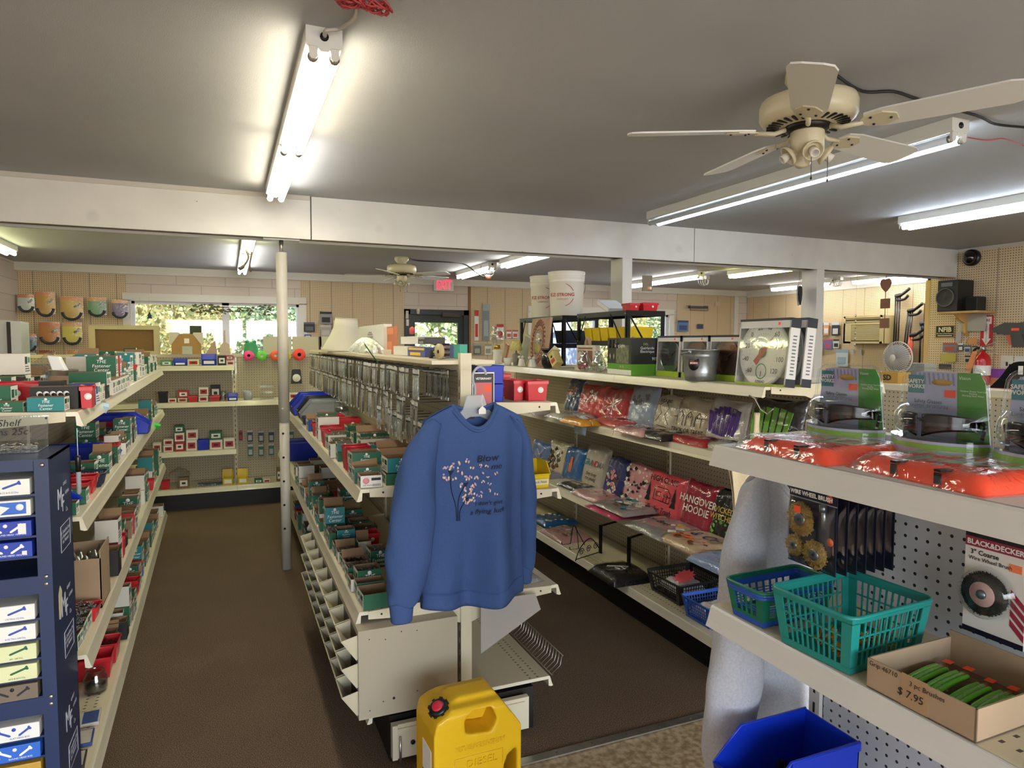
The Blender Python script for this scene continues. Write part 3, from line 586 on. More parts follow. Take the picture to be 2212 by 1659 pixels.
def px(x, y): p = onY(x, y, 2.32); return (p.x-B0[0], p.z-B0[2])
strokes('flower_stems', [[px(973, 1025), px(975, 1060), px(984, 1095), px(986, 1127)], [px(1003, 1052), px(990, 1080), px(989, 1127)], [px(1004, 1084), px(993, 1105), px(993, 1127)]], .0016, script_ink)
for hx, hy in ((975, 1022), (1006, 1048), (1007, 1080)):
    a = px(hx, hy); mb = MB(); y = S.front(*a)-.005; mb.prism([(a[0]-.012, a[1]+.007), (a[0], a[1]+.004), (a[0]+.012, a[1]+.007), (a[0], a[1]-.012)], y, y+.002, script_ink); mb.build('flower_head', t)
pk = [mat('petal_pink', '#dca9a0', .8), mat('petal_cream', '#e6cfa6', .8), mat('petal_lilac', '#a99ad0', .8)]; rr = random.Random(4)
fl = [(961, 1015), (971, 1012), (980, 1007), (990, 1003), (988, 1016), (960, 1030), (967, 1035), (982, 1037), (1010, 997), (1020, 1010), (1001, 1023), (1006, 1034), (1016, 1034), (1029, 1035), (997, 1050), (1006, 1058), (1015, 1062), (1020, 1055), (1025, 1050), (1002, 1070), (1000, 1079), (1008, 1086), (1017, 1085), (1027, 1071), (1037, 1007), (1048, 1008), (1040, 1024), (1065, 1021), (1042, 1042), (1053, 1044), (1016, 1070), (1023, 1081), (1038, 1066), (1052, 1059), (1064, 1065), (1050, 1028), (1037, 1073)]
mbs = [MB() for _ in pk]
for i, (x, y) in enumerate(fl):
    a = px(x, y); R = .0062*(1 if x < 1032 else .75)
    for k in range(4):
        th = rr.uniform(0, 6.28); c = (a[0]+R*math.cos(th), a[1]+R*math.sin(th)); yy = S.front(*c)-.0065-k*.0002
        mbs[(i+k) % 3].prism([(c[0]+R*.75*math.cos(th+q)*(1 if q % 2 else .55), c[1]+R*.75*math.sin(th+q)) for q in (0, 1, 2, 3, 4, 5)], yy, yy+.001, pk[(i+k) % 3])
for q in mbs: q.build('petals', t)
for s_, x, y, sz in (('Blow', 1048, 990, .036), ('me', 1064, 1006, .030), ("I don't give", 1050, 1085, .021), ('a flying luck', 1047, 1103, .025)):
    a = px(x, y); M = Matrix.Translation((a[0], 0, a[1])) @ Matrix.Rotation(rad(-7), 4, 'Y') @ Matrix.Rotation(PI/2, 4, 'X') @ Matrix.Scale(sz, 4); S.drape(textmesh(s_, script_ink, shear=.35), 'lettering', t, .0105, M)
hanger('frosted clear plastic hanger holding the blue sweatshirt', (.855, 2.40, 1.425), rad(4), hm, .17)
mb = MB(); mb.prism([(0, 0), (.014, -.012), (.014, -.03), (-.014, -.03), (-.014, -.012)], 0, .001, mat('paper_white', '#e9e6df', .7)); mb.tube([(0, 0, 0), (-.003, 0, .02), (0, 0, .045)], .0008, mat('paper_white')); tag(mb.build('price_tag', loc=(.875, 2.375, 1.385)), 'small white price tag dangling in the neck of the blue sweatshirt', 'tag')
# grey sweatshirt at the far end of the foreground shelving
G0 = (1.385, 1.385, .575); t = thing('sweatshirt', 'heather grey sweatshirt hanging at the end of the foreground shelving', 'sweatshirt', G0, rad(8))
S = Shirt(.165, .715, 0, .02, seed=4.1); S.body(ghe, t); S.band(ghe, t); S.collar(ghe, t)
S.sleeve(ghe, t, [(-.125, 0, .69, .02, .03), (-.155, -.015, .655, .038, .035), (-.195, -.03, .56, .055, .045), (-.23, -.05, .40, .066, .05), (-.262, -.06, .22, .072, .055), (-.285, -.065, .06, .064, .05), (-.300, -.065, -.0, .043, .035)])
S.sleeve(ghe, t, [(.15, .02, .65, .03, .035), (.185, .03, .5, .05, .045), (.2, .04, .3, .05, .05), (.21, .04, .1, .045, .05), (.21, .04, .04, .035, .03)])
hanger('black plastic hanger under the grey sweatshirt', (1.385, 1.385, 1.285), rad(8), mat('black_plastic', '#17171a', .35), .15)
# cream tote bag on the right run
t = thing('tote_bag', 'cream cotton tote bag with orange pumpkin print, hung at the right run end', 'bag', onY(1622, 1010, 2.20)); cot = clothmat('canvas_cream', '#d6c6a6'); p_ = t.location; mb = MB(); mb.tube([(p_.x+.045, 2.27, 1.40), (p_.x+.045, 2.235, 1.39), (p_.x+.045, 2.20, p_.z+.24), (p_.x+.045, 2.16, p_.z+.225), (p_.x+.045, 2.13, p_.z+.25)], .003, ch, 6); tag(mb.build('hanging_hook'), 'wire hook on the right run end holding the tote bag', 'hook')
mb = MB(); mb.grid(lambda a, b: ((a-.5)*.16-.02+.03*math.sin(b*2.6), .012*math.sin(a*9+b*3), -b*.30), 20, 24, cot); mb.grid(lambda a, b: ((a-.5)*.16-.02+.03*math.sin(b*2.6), .02+.012*math.sin(a*8), -b*.30), 20, 24, cot); mb.build('bag_body', t, solid=.003)
for dx in (0, .035):
    mb = MB(); mb.grid(lambda a, b: (.02+dx-.012+.024*a+(.02-dx)*b*.9, .01+dx*.3, -.01+b*.235), 3, 12, cot); mb.build('strap', t, solid=.004)
mb = MB(); mb.lathe([(.001, 0), (.014, 0), (.014, .002), (.001, .002)], mat('orange_print', '#e0622c', .7), 16, Matrix.Translation((.0, -.018, -.055)) @ Matrix.Rotation(PI/2, 4, 'X')); mb.build('pumpkin_print', t); write('I', script_ink, t, (.022, -.02, -.062), (0, -1, 0), .03)
# ================================================================== diesel can
def molded(mb, name, parent, m, cut=None, vox=.005, it=6, loc=None):
    o_ = mb.build(name, parent, loc=loc)
    for q in (o_, cut):
        if q: b2 = bmesh.new(); b2.from_mesh(q.data); bmesh.ops.remove_doubles(b2, verts=b2.verts, dist=1e-5) if 0 else None; bmesh.ops.recalc_face_normals(b2, faces=b2.faces); b2.to_mesh(q.data); b2.free()
    if cut: q = o_.modifiers.new('c', 'BOOLEAN'); q.operation = 'DIFFERENCE'; q.object = cut; q.solver = 'EXACT'; q.use_self = True
    q = o_.modifiers.new('r', 'REMESH'); q.mode = 'VOXEL'; q.voxel_size = vox; q.use_smooth_shade = True
    q = o_.modifiers.new('s', 'SMOOTH'); q.iterations = it; q.factor = .6
    dg = bpy.context.evaluated_depsgraph_get(); me = bpy.data.meshes.new_from_object(o_.evaluated_get(dg)); o_.modifiers.clear(); o_.data = me
    me.materials.clear(); me.materials.append(m); me.polygons.foreach_set('material_index', [0]*len(me.polygons)); me.polygons.foreach_set('use_smooth', [True]*len(me.polygons))
    if cut: bpy.data.objects.remove(cut)
    return o_
ylw = mat('molded_yellow', '#e3b41a', .38, bump=.08, bscale=300, spec=.4)
t = thing('fuel_can', 'yellow plastic diesel can with black and red cap on the floor', 'fuel can', (.735, 2.135, 0), rad(2))
W2_, H_, D2 = .155, .445, .10
mb = MB(); mb.prism([(-W2_, .0), (W2_, .0), (W2_, .335), (.075, .445), (-.055, .445), (-.145, .40), (-W2_, .36)], -D2, D2, ylw)
cm = MB(); cm.prism([(-.045, .345), (.045, .335), (.065, .375), (.045, .418), (-.03, .412), (-.05, .39)], -D2-.01, D2+.01, ylw)
cm.prism([(.118, .10), (.138, .10), (.138, .26), (.105, .24), (.09, .2)], -D2-.01, D2+.01, ylw)
cm.box(-.2, .2, -D2-.02, -.045, .43, .5, ylw); cm.box(-.2, .2, .045, D2+.02, .43, .5, ylw)
for sx in (-1, 1):
    cm.prism([(sx*(D2+.01), .40), (sx*(D2+.01), .5), (sx*.03, .5)], -.3, .3, ylw, 'X')
cut = cm.build('cutter', t); bpy.context.view_layer.update(); can = molded(mb, 'can_body', t, ylw, cut, .0055, 9)
mb = MB(); mb.prism([(-.06, .345), (.07, .335), (.08, .40), (-.05, .41)], -.012, .012, ylw); molded(mb, 'handle_recess', t, ylw, None, .004, 3)
A = Matrix.Translation((-.112, -.035, .408)) @ Matrix.Rotation(rad(-28), 4, 'Y') @ Matrix.Rotation(rad(18), 4, 'X')
mb = MB(); bk = mat('black_cap', '#141416', .35); vs = []; 
mb.lathe([(.03, -.02), (.028, 0)], ylw, 24, A); mb.build('spout_neck', t); mb = MB(); mb.lathe([(.030, 0), (.031, .004), (.031, .024), (.027, .028), (.02, .03)], bk, 28, A)
for i in range(8): mb.box(.027, .036, -.005, .005, .003, .024, bk, A @ Matrix.Rotation(2*PI*i/8, 4, 'Z'))
c_ = mb.build('cap', t); mb = MB(); mb.lathe([(.019, .028), (.019, .032), (.014, .034), (.001, .034)], mat('cap_red', '#c8243a', .4), 24, A); mb.build('cap_button', c_)
write('DIESEL', ylw, t, (.01, -D2-.0012, .245), (0, -1, 0), .034, sp=1.1).scale.z = .35
write('NEVER USE GASOLINE, KEROSENE\nOR OTHER FUEL IN THIS CAN', ylw, t, (.005, -D2-.0005, .302), (0, -1, 0), .0115).scale.z = .15
mb = MB(); mb.tube([(-.085, -D2-.001, .02), (-.085, -D2-.001, .27), (.085, -D2-.001, .27), (.085, -D2-.001, .02)], .0022, ylw, 6, True); mb.build('panel_border', t)
mb = MB(); mb.box(-W2_-.0015, -W2_, -.07, .02, .06, .30, mat('paper_white')); mb.box(-W2_-.002, -W2_, -.068, .018, .1, .2, mat('label_dark', '#3a3d55', .6)); mb.box(-W2_-.002, -W2_, -.068, .018, .08, .095, mat('orange_print')); mb.build('warning_label', t)
# ================================================================== the end of the middle run: bin cabinet, sloping panel, wire front, feet
t = thing('bin_cabinet', 'beige steel bin cabinet with three rows of tilt-out pockets under the middle run', 'cabinet', (.40, 2.45, .232))
bc = mat('cabinet_beige', '#aaa08b', .5, var=.03, scale=4); mb = MB(); mb.box(.02, .40, 0, 1.5, 0, .335, bc)
for x_, z_ in ((.06, .30), (.12, .29), (.18, .31), (.24, .305), (.06, .03), (.11, .055), (.24, .07)): mb.cyl((x_, -.001, z_), (x_, .001, z_), .0022, dark, 8)
mb.cyl((.15, -.001, .06), (.15, .001, .06), .005, dark, 10); mb.build('case', t)
for r_ in range(3):
    for k in range(9):
        y = .01+k*.165; z_ = .225-r_*.105
        mb = MB(); bq = mat('bin_cream', '#c4bb9f', .5)
        mb.prism([(.02, z_), (-.035, z_+.075), (-.04, z_+.075), (.015, z_-.003)], y+.004, y+.158, bq); mb.prism([(.02, z_), (.02, z_+.09), (-.037, z_+.077)], y+.004, y+.007, bq); mb.prism([(.02, z_), (.02, z_+.09), (-.037, z_+.077)], y+.155, y+.158, bq)
        mb.quad((.0195, y+.007, z_), (.0195, y+.155, z_), (.0195, y+.155, z_+.088), (.0195, y+.007, z_+.088), dark); mb.build('pocket', t)
t = thing('spill_guard', 'leaning grey metal panel under the right side of the middle run', 'panel', (.90, 2.46, .235)); mb = MB()
mb.prism([(0, .16), (.26, .30), (.235, .37), (0, .37)], 0, .004, mat('grey_panel', '#a39e97', .45)); mb.build('panel', t)
t = thing('wire_fence', 'chrome wire shelf fence leaning off the base deck', 'fence', (1.235, 2.50, .225)); ch = mat('chrome_wire', '#b9b6b0', .25, .9)
for i in range(24):
    y = .01+i*.026; mb = MB(); mb.tube([(.0, y, 0), (.04, y, .03), (.05, y, .075)], .0016, ch, 6); mb.build('wire', t)
for a_ in ((0, 0), (.05, .075)): mb = MB(); mb.tube([(a_[0], 0, a_[1]), (a_[0], .62, a_[1])], .0025, ch, 6); mb.build('rail', t)
for x0, x1 in ((.55, .80), (.91, 1.12)):
    mb = MB(); mb.box(x0, x1, 2.485, 2.51, .03, .165, gon); mb.box(x0+.02, x1-.02, 2.478, 2.487, .135, .15, gon); mb.box(x0, x0+.02, 2.478, 2.487, .03, .165, gon); mb.cyl((x0+.03, 2.478, .12), (x0+.03, 2.478, .0), .005, ch, 8); mb.cyl((x0+.08, 2.48, .085), (x0+.08, 2.486, .085), .009, dark, 12); tag(mb.build('levelling_foot'), ('left' if x0 < .8 else 'right')+' cream steel levelling foot under the middle run, '+('beside' if x0 < .8 else 'behind')+' the yellow can', 'shelf foot')
# ================================================================== blue screw-box cabinet at lower left
cb = mat('cabinet_blue', '#16294f', .4, var=.05, scale=5); cbd = mat('cabinet_blue_inside', '#0d1a38', .6); wink = mat('white_ink', '#c9cddd', .6)
t = thing('screw_cabinet', 'dark blue steel cabinet of slots holding boxed screws, lower left', 'cabinet', (-.45, 2.157, 0)); WC = .44
mb = MB(); mb.box(-.004, 0, .0, .275, 0, 1.306, cb); mb.box(-WC, -WC+.004, 0, .275, 0, 1.306, cb); mb.box(-WC, 0, .27, .275, 0, 1.306, cb); mb.box(-WC, 0, 0, .275, 1.30, 1.306, cb)
mb.box(-.033, .0003, -.001, .012, 0, 1.3055, cb); mb.box(-WC, -WC+.03, -.001, .012, 0, 1.305, cb); mb.box(-WC, -.034, -.0013, .012, 1.275, 1.3064, cb)
for z_ in (.975, .64, .30): mb.box(-WC, 0, -.0018, .012, z_-.035, z_+.012, cb)
mb.build('case', t); P_ = .0555
slots = [1.275-.062-i*.0562 for i in range(5)]+[.935-.062-i*.0545 for i in range(5)]+[.605-.06-i*.056 for i in range(5)]+[.265-.06-i*.056 for i in range(3)]
for z_ in slots: mb = MB(); mb.box(-WC+.02, -.018, 0, .26, z_-.006, z_, cb); mb.build('slot_shelf', t)
for z_ in (1.29, .985, .965, .65, .63): mb = MB(); mb.lathe([(.006, 0), (.004, .003)], al, 12, Matrix.Translation((-.014, -.001, z_)) @ Matrix.Rotation(PI/2, 4, 'X')); mb.build('rivet', t)
for k, z_ in enumerate((1.17, .86, .52)):
    for s_, yy, zz, sz in (('M', .115, 0, .085), ('F', .155, -.02, .07), ('IDWEST', .185, .035, .014), ('ASTENER', .21, .005, .014), ('Co.', .2, -.045, .02)): write(s_, wink, t, (0, yy, z_+zz), (1, 0, 0), sz, sx=.9)
    write('A Complete Line\nof Fasteners in\nthe Midwest', wink, t, (0, .17, z_-.115), (1, 0, 0), .016)
    mb = MB(); mb.tube([(0.001, .11, z_-.155), (0.001, .23, z_-.155), (0.001, .23, z_-.08), (0.001, .11, z_-.08)], .0008, wink, 4, True); mb.build('frame_line', t)
mb = MB(); mb.prism([(.06, .84), (.075, .835), (.09, .85), (.1, .91), (.08, .93), (.06, .91)], 0, .0008, mat('old_sticker', '#c3bba0', .8), 'X'); mb.build('sticker', t)
tin = {n: mat('tin_'+n, c, .45) for n, c in dict(white='#dcdcd8', blue='#1f3aa0', cream='#cfd3a6', taupe='#6e6255', gold='#b8923a', green='#1c6b33', brightblue='#2b62c0').items()}
ink = {n: mat('ink_'+n, c, .6) for n, c in dict(blue='#2a4aa8', green='#1c5b3c', black='#1b1b1f', white='#f0f0ee', red='#b5252b').items()}
def screwicon(mb, x, z, L_, ang, m, y):
    M = Matrix.Translation((x, y, z)) @ Matrix.Rotation(-ang, 4, 'Y'); mb.prism([(-L_/2, -.0028), (L_/2, -.0028), (L_/2+.004, -.006), (L_/2+.007, -.005), (L_/2+.007, .005), (L_/2+.004, .006), (L_/2, .0028), (-L_/2, .0028), (-L_/2-.003, 0)], 0, .0006, m, M=M)
bx = [('white', 'blue', 'SCREWS\nRound Head', '8-32 & 8-32 Dia.', 1), ('white', 'brightblue', '', '8-32 Diameter', 0), ('blue', None, 'SCREWS', 'ROUND HEAD 10/24 Dia.', 2), ('blue', None, 'SCREWS', 'ROUND HEAD 10/32 Dia.', 2), None,
      ('white', 'blue', 'THREADED\nSquare Head', '1/4 Thru 1/2 Dia.', 1), ('white', 'blue', 'SCREWS\nSteel', '6-32 Thru 3/8 Dia.', 1), ('cream', 'green', 'SCREWS\nFlat Head', '#4 - #8 Dia.', 1), ('cream', 'green', 'SCREWS\nHEAD Brass', '#10 & #12 Dia.', 1), ('taupe', None, '', '', 2),
      ('white', None, 'BRASS\nBOLTS & NUTS', 'FLAT HEAD 8/32', 2), ('brightblue', None, 'BRASS\nBOLTS & NUTS', 'ROUND HEAD 8/32', 2), ('gold', None, '', '', -1), ('white', None, '', '', -1), ('blue', None, '', '', -1)]
lbl = ['white box with blue block, round-head screw drawing, top slot', 'cream box with bright blue arrow, second slot of the blue cabinet', 'blue screw box with torn white patch at its right, third slot', 'blue screw box just above the empty cabinet slot', None, 'white box reading THREADED Square Head, first slot below the cabinet joint', 'white box reading Steel, second slot below the cabinet joint', 'pale box with green block reading Flat Head', 'pale box with green block reading HEAD Brass', 'scuffed taupe box in the middle unit of the blue cabinet', 'white box reading BRASS BOLTS & NUTS in blue', 'bright blue box reading BOLTS & NUTS, above the gold box', 'gold plain box in the bottom unit of the blue cabinet', 'white box just under the gold box', 'blue box second below the gold box']
for i, d in enumerate(bx):
    if not d: continue
    c, blk, s1, s2, ic = d; z_ = slots[i]+.0005; g = .043
    e = thing('screw_box', lbl[i], 'box', (-.62, 2.150, z_), 0, 'boxed screws in the blue cabinet'); mb = MB(); mb.box(-.14, .128, 0, .24, 0, g, tin[c]); mb.build('tin', e, bevel=.002)
    ik = ink['white'] if c in ('blue', 'brightblue') else ink['green'] if c == 'cream' else ink['black'] if c == 'taupe' else ink['blue']
    mb = MB()
    if ic == 1: screwicon(mb, .085, .026, .034, rad(20), ik, -.0006)
    if ic == 2: screwicon(mb, .05, .022, .024, rad(150), ik, -.0006); screwicon(mb, .092, .022, .024, rad(35), ik, -.0006); mb.cyl((.07, 0, .032), (.07, -.0006, .032), .005, ik, 12)
    if c == 'blue': mb.box(.098 if i == 2 else .105, .116, -.0008, 0, .008, .036 if i == 2 else .018, tin['white'])
    if i == 1: mb.prism([(.06, .006), (.118, .006), (.118, .038), (.035, .038), (.082, .024)], -.0006, 0, tin['brightblue']); mb.cyl((.104, 0, .024), (.104, -.0009, .024), .009, ink['white'], 14)
    if mb.v: mb.build('screw_drawing', e)
    if blk and i != 1: mb = MB(); mb.box(-.139, .035, -.0006, 0, .001, .0425, tin[blk]); mb.build('colour_block', e)
    if s1: write(s1, ink['white'] if (blk or c in ('blue', 'brightblue')) else ik, e, (-.005, -.0006, .022), (0, -1, 0), .013, align='RIGHT' if 0 else 'CENTER')
    if s2: write(s2, ik, e, (.083, -.0004, .008), (0, -1, 0), .0062)
# clear plastic case of shelf pins with hand-written lid
t = thing('parts_case', 'open clear case with lid handwritten Shelf Pins on the blue cabinet', 'case', (-.585, 2.36, 1.3065)); cl = filmmat('clear_plastic', '#f2f5f5', .90, .08, .03)
mb = MB(); mb.box(-.12, .085, -.075, .05, 0, .002, cl); mb.box(-.12, .085, -.075, -.073, 0, .022, cl); mb.box(-.12, .085, .048, .05, 0, .022, cl); mb.box(.083, .085, -.075, .05, 0, .022, cl); mb.build('tray', t)
A = Matrix.Translation((0, .05, .022)) @ Matrix.Rotation(rad(-14), 4, 'X'); mb = MB(); mb.box(-.12, .085, -.001, .001, 0, .072, cl); mb.box(-.12, .085, -.012, 0, .07, .072, cl); mb.box(.083, .085, -.012, 0, 0, .072, cl); lid = mb.build('lid', t, M=A)
write('Shelf\nPins 25c', ink['black'], lid, (-.015, -.0015, .038), (0, -1, 0), .029, shear=.15)
mb = MB(); rp = random.Random(2)
for i in range(130): a = (rp.uniform(-.11, .075), rp.uniform(-.065, .04), rp.uniform(.004, .016)); d = rp.uniform(0, 6.28); mb.cyl(a, (a[0]+.012*math.cos(d), a[1]+.012*math.sin(d), a[2]+rp.uniform(-.003, .003)), .002, ch, 5)
q = mb.build('shelf_pin_pile', loc=(-.585, 2.36, 1.3065)); tag(q, 'loose metal shelf pins filling the open clear case', 'shelf pins', None, 'stuff')
mb = MB(); mb.tube([(0, 0, 0), (0, 0, -.095)], .0012, wink, 4); mb.build('string', tag_ := thing('marker_pen', 'black-capped marker hanging on a string beside the blue cabinet', 'marker', onX(166, 925, -.43))); mb = MB(); mb.lathe([(.003, -.165), (.0065, -.16), (.007, -.10), (.007, -.055)], mat('marker_grey', '#9a9ea6', .4), 12, Matrix.Translation((0, 0, -.04))); mb.build('barrel', tag_); mb = MB(); mb.lathe([(.0075, -.095), (.0078, -.05), (.006, -.045)], mat('black_plastic', '#17171a', .35), 12, Matrix.Translation((0, 0, -.04))); mb.build('cap', tag_)
# ================================================================== goods on the foreground shelving
paper = mat('paper_white', '#e9e6df', .7); orange_st = mat('price_orange', '#ff5a35', .6); blist = filmmat('blister_plastic', '#f8fafb', .975, .05, .03, 12); film = filmmat('poly_film', '#fbfbfb', .93, .12, .35, 30)
gl_card = mat('card_lilac', '#b4b9d6', .5); gl_green = mat('card_green', '#4f9a3c', .5); lens = mat('smoke_lens', '#100a09', .12); teal = mat('teal_card', '#1f7f8c', .5)
def tapered(w0, w1, h, r=.02):  # card outline: narrower rounded top
    P = [(-w0/2, 0), (w0/2, 0)]
    for k in range(5): a = k/4*PI/2; P.append((w1/2-r+r*math.cos(a), h-r+r*math.sin(a)))
    for k in range(5): a = PI/2+k/4*PI/2; P.append((-w1/2+r+r*math.cos(a), h-r+r*math.sin(a)))
    return P
def glasses_pack():
    """local: faces -x, width along y; y+ is the left side as the camera sees it"""
    t = thing('safety_glasses_pack', 'safety glasses blister pack standing behind the left orange vest pack', 'blister pack', (0, 0, 0), 0, 'safety glasses packs'); h = .142; w = .158
    mb = MB(); mb.prism([(a, b_) for a, b_ in tapered(w-.012, w-.04, h-.006)], 0, .002, gl_card, 'X'); cd_ = mb.build('card', t)
    mb = MB(); mb.prism([(-w/2+.006, .0), (-.022, 0), (-.018, h-.006), (-w/2+.028, h-.006), (-w/2+.02, h-.02)], -.0008, 0, gl_green, 'X'); mb.build('green_panel', t)
    for i in range(9): q = MB(); q.prism([(-.012+i*.0075, h-.008), (-.009+i*.0075, h-.008), (-.012+i*.0075, h-.026), (-.0145+i*.0075, h-.026)], -.0006, 0, mat('lilac_stripe', '#8e94b8', .5), 'X'); q.build('stripe', t) if i < 9 else 0
    mb = MB(); mb.box(-.0012, 0, .034, .06, h-.040, h-.012, teal); mb.build('logo_block', t)
    N = (-1, 0, 0)
    write('SAFETY\nWORKS', ink['white'], t, (-.0014, .047, h-.026), N, .0086, bold=.03)
    write('Safety Glasses\nLunettes de sécurité', ink['black'], t, (-.001, .026, h-.056), N, .0080)
    write('Vision', ink['white'], t, (-.001, -.03, h-.014), N, .007); write('Outdoor Power Tool Use\nRoofing\nWorking Near Water', ink['white'], t, (-.001, -.043, h-.036), N, .0036, sp=1.0)
    mb = MB(); mb.lathe([(.0001, 0), (.016, 0), (.016, .001), (.0001, .001)], mat('hang_hole', '#c79d3a', .6), 16, Matrix.Translation((-.0004, .005, h-.022)) @ Matrix.Rotation(-PI/2, 4, 'Y') @ Matrix.Scale(.3, 4, (1, 0, 0))); mb.build('hang_hole', t)
    mb = MB(); mb.box(-.0016, 0, -.016, 0, h-.044, h-.033, orange_st); mb.build('price_sticker', t)
    mb = MB()   # wrap-round smoked glasses
    for side in (1, -1):
        def fn(a, b): yy = side*(.004+.056*a); return (-.05+.045*a**2.2, yy+.003, .06+(b-.5)*(.030-.012*a)+.004*math.sin(a*3)-.004*(1-a)*(1 if b < .5 else 0))
        mb.grid(fn, 14, 8, lens)
    gq = mb.build('glasses', t, solid=.002)
    mb = MB(); mb.tube([(-.048, .006, .068), (-.052, 0, .066), (-.048, -.006, .068)], .002, lens, 6); mb.tube([(-.006, .063, .066), (.0, .066, .06), (0, .062, .04)], .003, lens, 6); mb.tube([(-.006, -.059, .066), (.0, -.062, .06), (0, -.058, .04)], .003, lens, 6); mb.build('frame', gq)
    mb = MB()   # front tray drum with printed band
    def arc(r, a): return (-.058*math.sin(a)*r, .073*math.cos(a)*r)
    def band_(z0, z1, r, m): 
        for i in range(24):
            a0, a1 = PI*i/24, PI*(i+1)/24; p, q = arc(r, a0), arc(r, a1); mb.quad((p[0], p[1], z0), (q[0], q[1], z0), (q[0], q[1], z1), (p[0], p[1], z1), m)
    band_(.014, .036, 1, gl_card); band_(.024, .032, 1.005, mat('leaf_print', '#86b84e', .5)); mb.build('printed_band', t)
    mb = MB(); band_(0, .0385, 1.03, blist); mb.prism([arc(1.03, PI*i/24) for i in range(25)], .0385, .0395, blist, 'Z'); mb.prism([arc(1.03, PI*i/24) for i in range(25)], 0, .001, blist, 'Z'); mb.build('tray_blister', t)
    mb = MB(); mb.box(-.046, -.004, -.045, .03, .001, .013, mat('black_plastic', '#17171a', .35)); mb.build('glasses_case', t)
    write('Polarized Lenses\nLentilles polarisées', ink['black'], t, (-.0595, .018, .009), (-1, 0, .0), .006)
    mb = MB(); P = tapered(w, w-.028, h); mb.prism(P, -.004, -.0033, blist, 'X'); P2 = [(p[0]*.8, .035+p[1]*.5) for p in P]; mb.tube([(-.004, a, b_) for a, b_ in P], .0022, blist, 6, True)
    mb.grid(lambda a, b: (-.006-.055*math.sin(PI*a)**.5*math.sin(PI*b)**.4, (a-.5)*.14, .036+b*.05), 18, 10, blist); mb.build('blister', t); t.scale = (1.27, 1.27, 1.27); return t
GP = glasses_pack()
for i, (x, y, lb) in enumerate(((1.272, 1.10, None), (1.272, .882, 'safety glasses blister pack behind the right orange vest pack, second from left'), (1.272, .685, 'safety glasses blister pack cut off by the right edge of the photo'))):
    if i == 0: GP.location = (x, y, 1.3935)
    else: copy_tree(GP, (x, y, 1.3935), label=lb)
# folded orange safety vests in plastic
ora = mat('hi_vis_orange', '#ff4a1c', .6, bump=.2, bscale=60); gre = mat('reflective_grey', '#b7b5b8', .4, .2)
def vest(label, x, y, rz):
    t = thing('safety_vest_pack', label, 'vest pack', (x, y, 1.3935), rz, 'folded orange vests')
    def puff(w, d, h, m, z0, seed):
        mb = MB()
        def fn(a, b):
            e = min(1, 9*min(a, 1-a))*min(1, 9*min(b, 1-b)); e = max(0, e)**.5
            return ((a-.5)*w*(1+.02*math.sin(b*9+seed)), (b-.5)*d, z0+h*e+.002*math.sin(a*13+seed)*math.sin(b*11)*e)
        mb.grid(fn, 30, 30, m); mb.grid(lambda a, b: ((a-.5)*w, (b-.5)*d, z0), 2, 2, m); return mb
    puff(.22, .25, .026, ora, .0, 1).build('vest', t)
    mb = MB()
    for s_ in (-.02, .035): mb.prism([(-.07, s_), (.06, s_+.03), (.06, s_+.05), (-.07, s_+.02)], .0265, .0275, gre, 'Z')
    for yy in (-.055, .03): mb.box(-.112, -.109, yy, yy+.012, .004, .022, mat('black_plastic')); mb.box(-.112, -.085, yy, yy+.012, .0235, .0275, mat('black_plastic'))
    mb.build('reflective_strip', t); mb = MB(); mb.prism([(.0, -.09), (.08, -.07), (.065, 0), (-.015, -.02)], .0272, .028, paper, 'Z'); mb.prism([(.01, -.075), (.055, -.062), (.047, -.02), (.0, -.033)], .028, .0284, mat('card_red', '#b8303a', .6), 'Z'); mb.build('paper_insert', t)
    mb = puff(.245, .275, .030, film, .0006, 2); mb.build('plastic_sleeve', t); return t
vest('orange safety vest folded in plastic, left one, black straps showing at its edge', .14+1.0, 1.05, rad(-3))
vest('orange safety vest folded in plastic, right one cut by the picture edge', 1.155, .765, rad(-6))
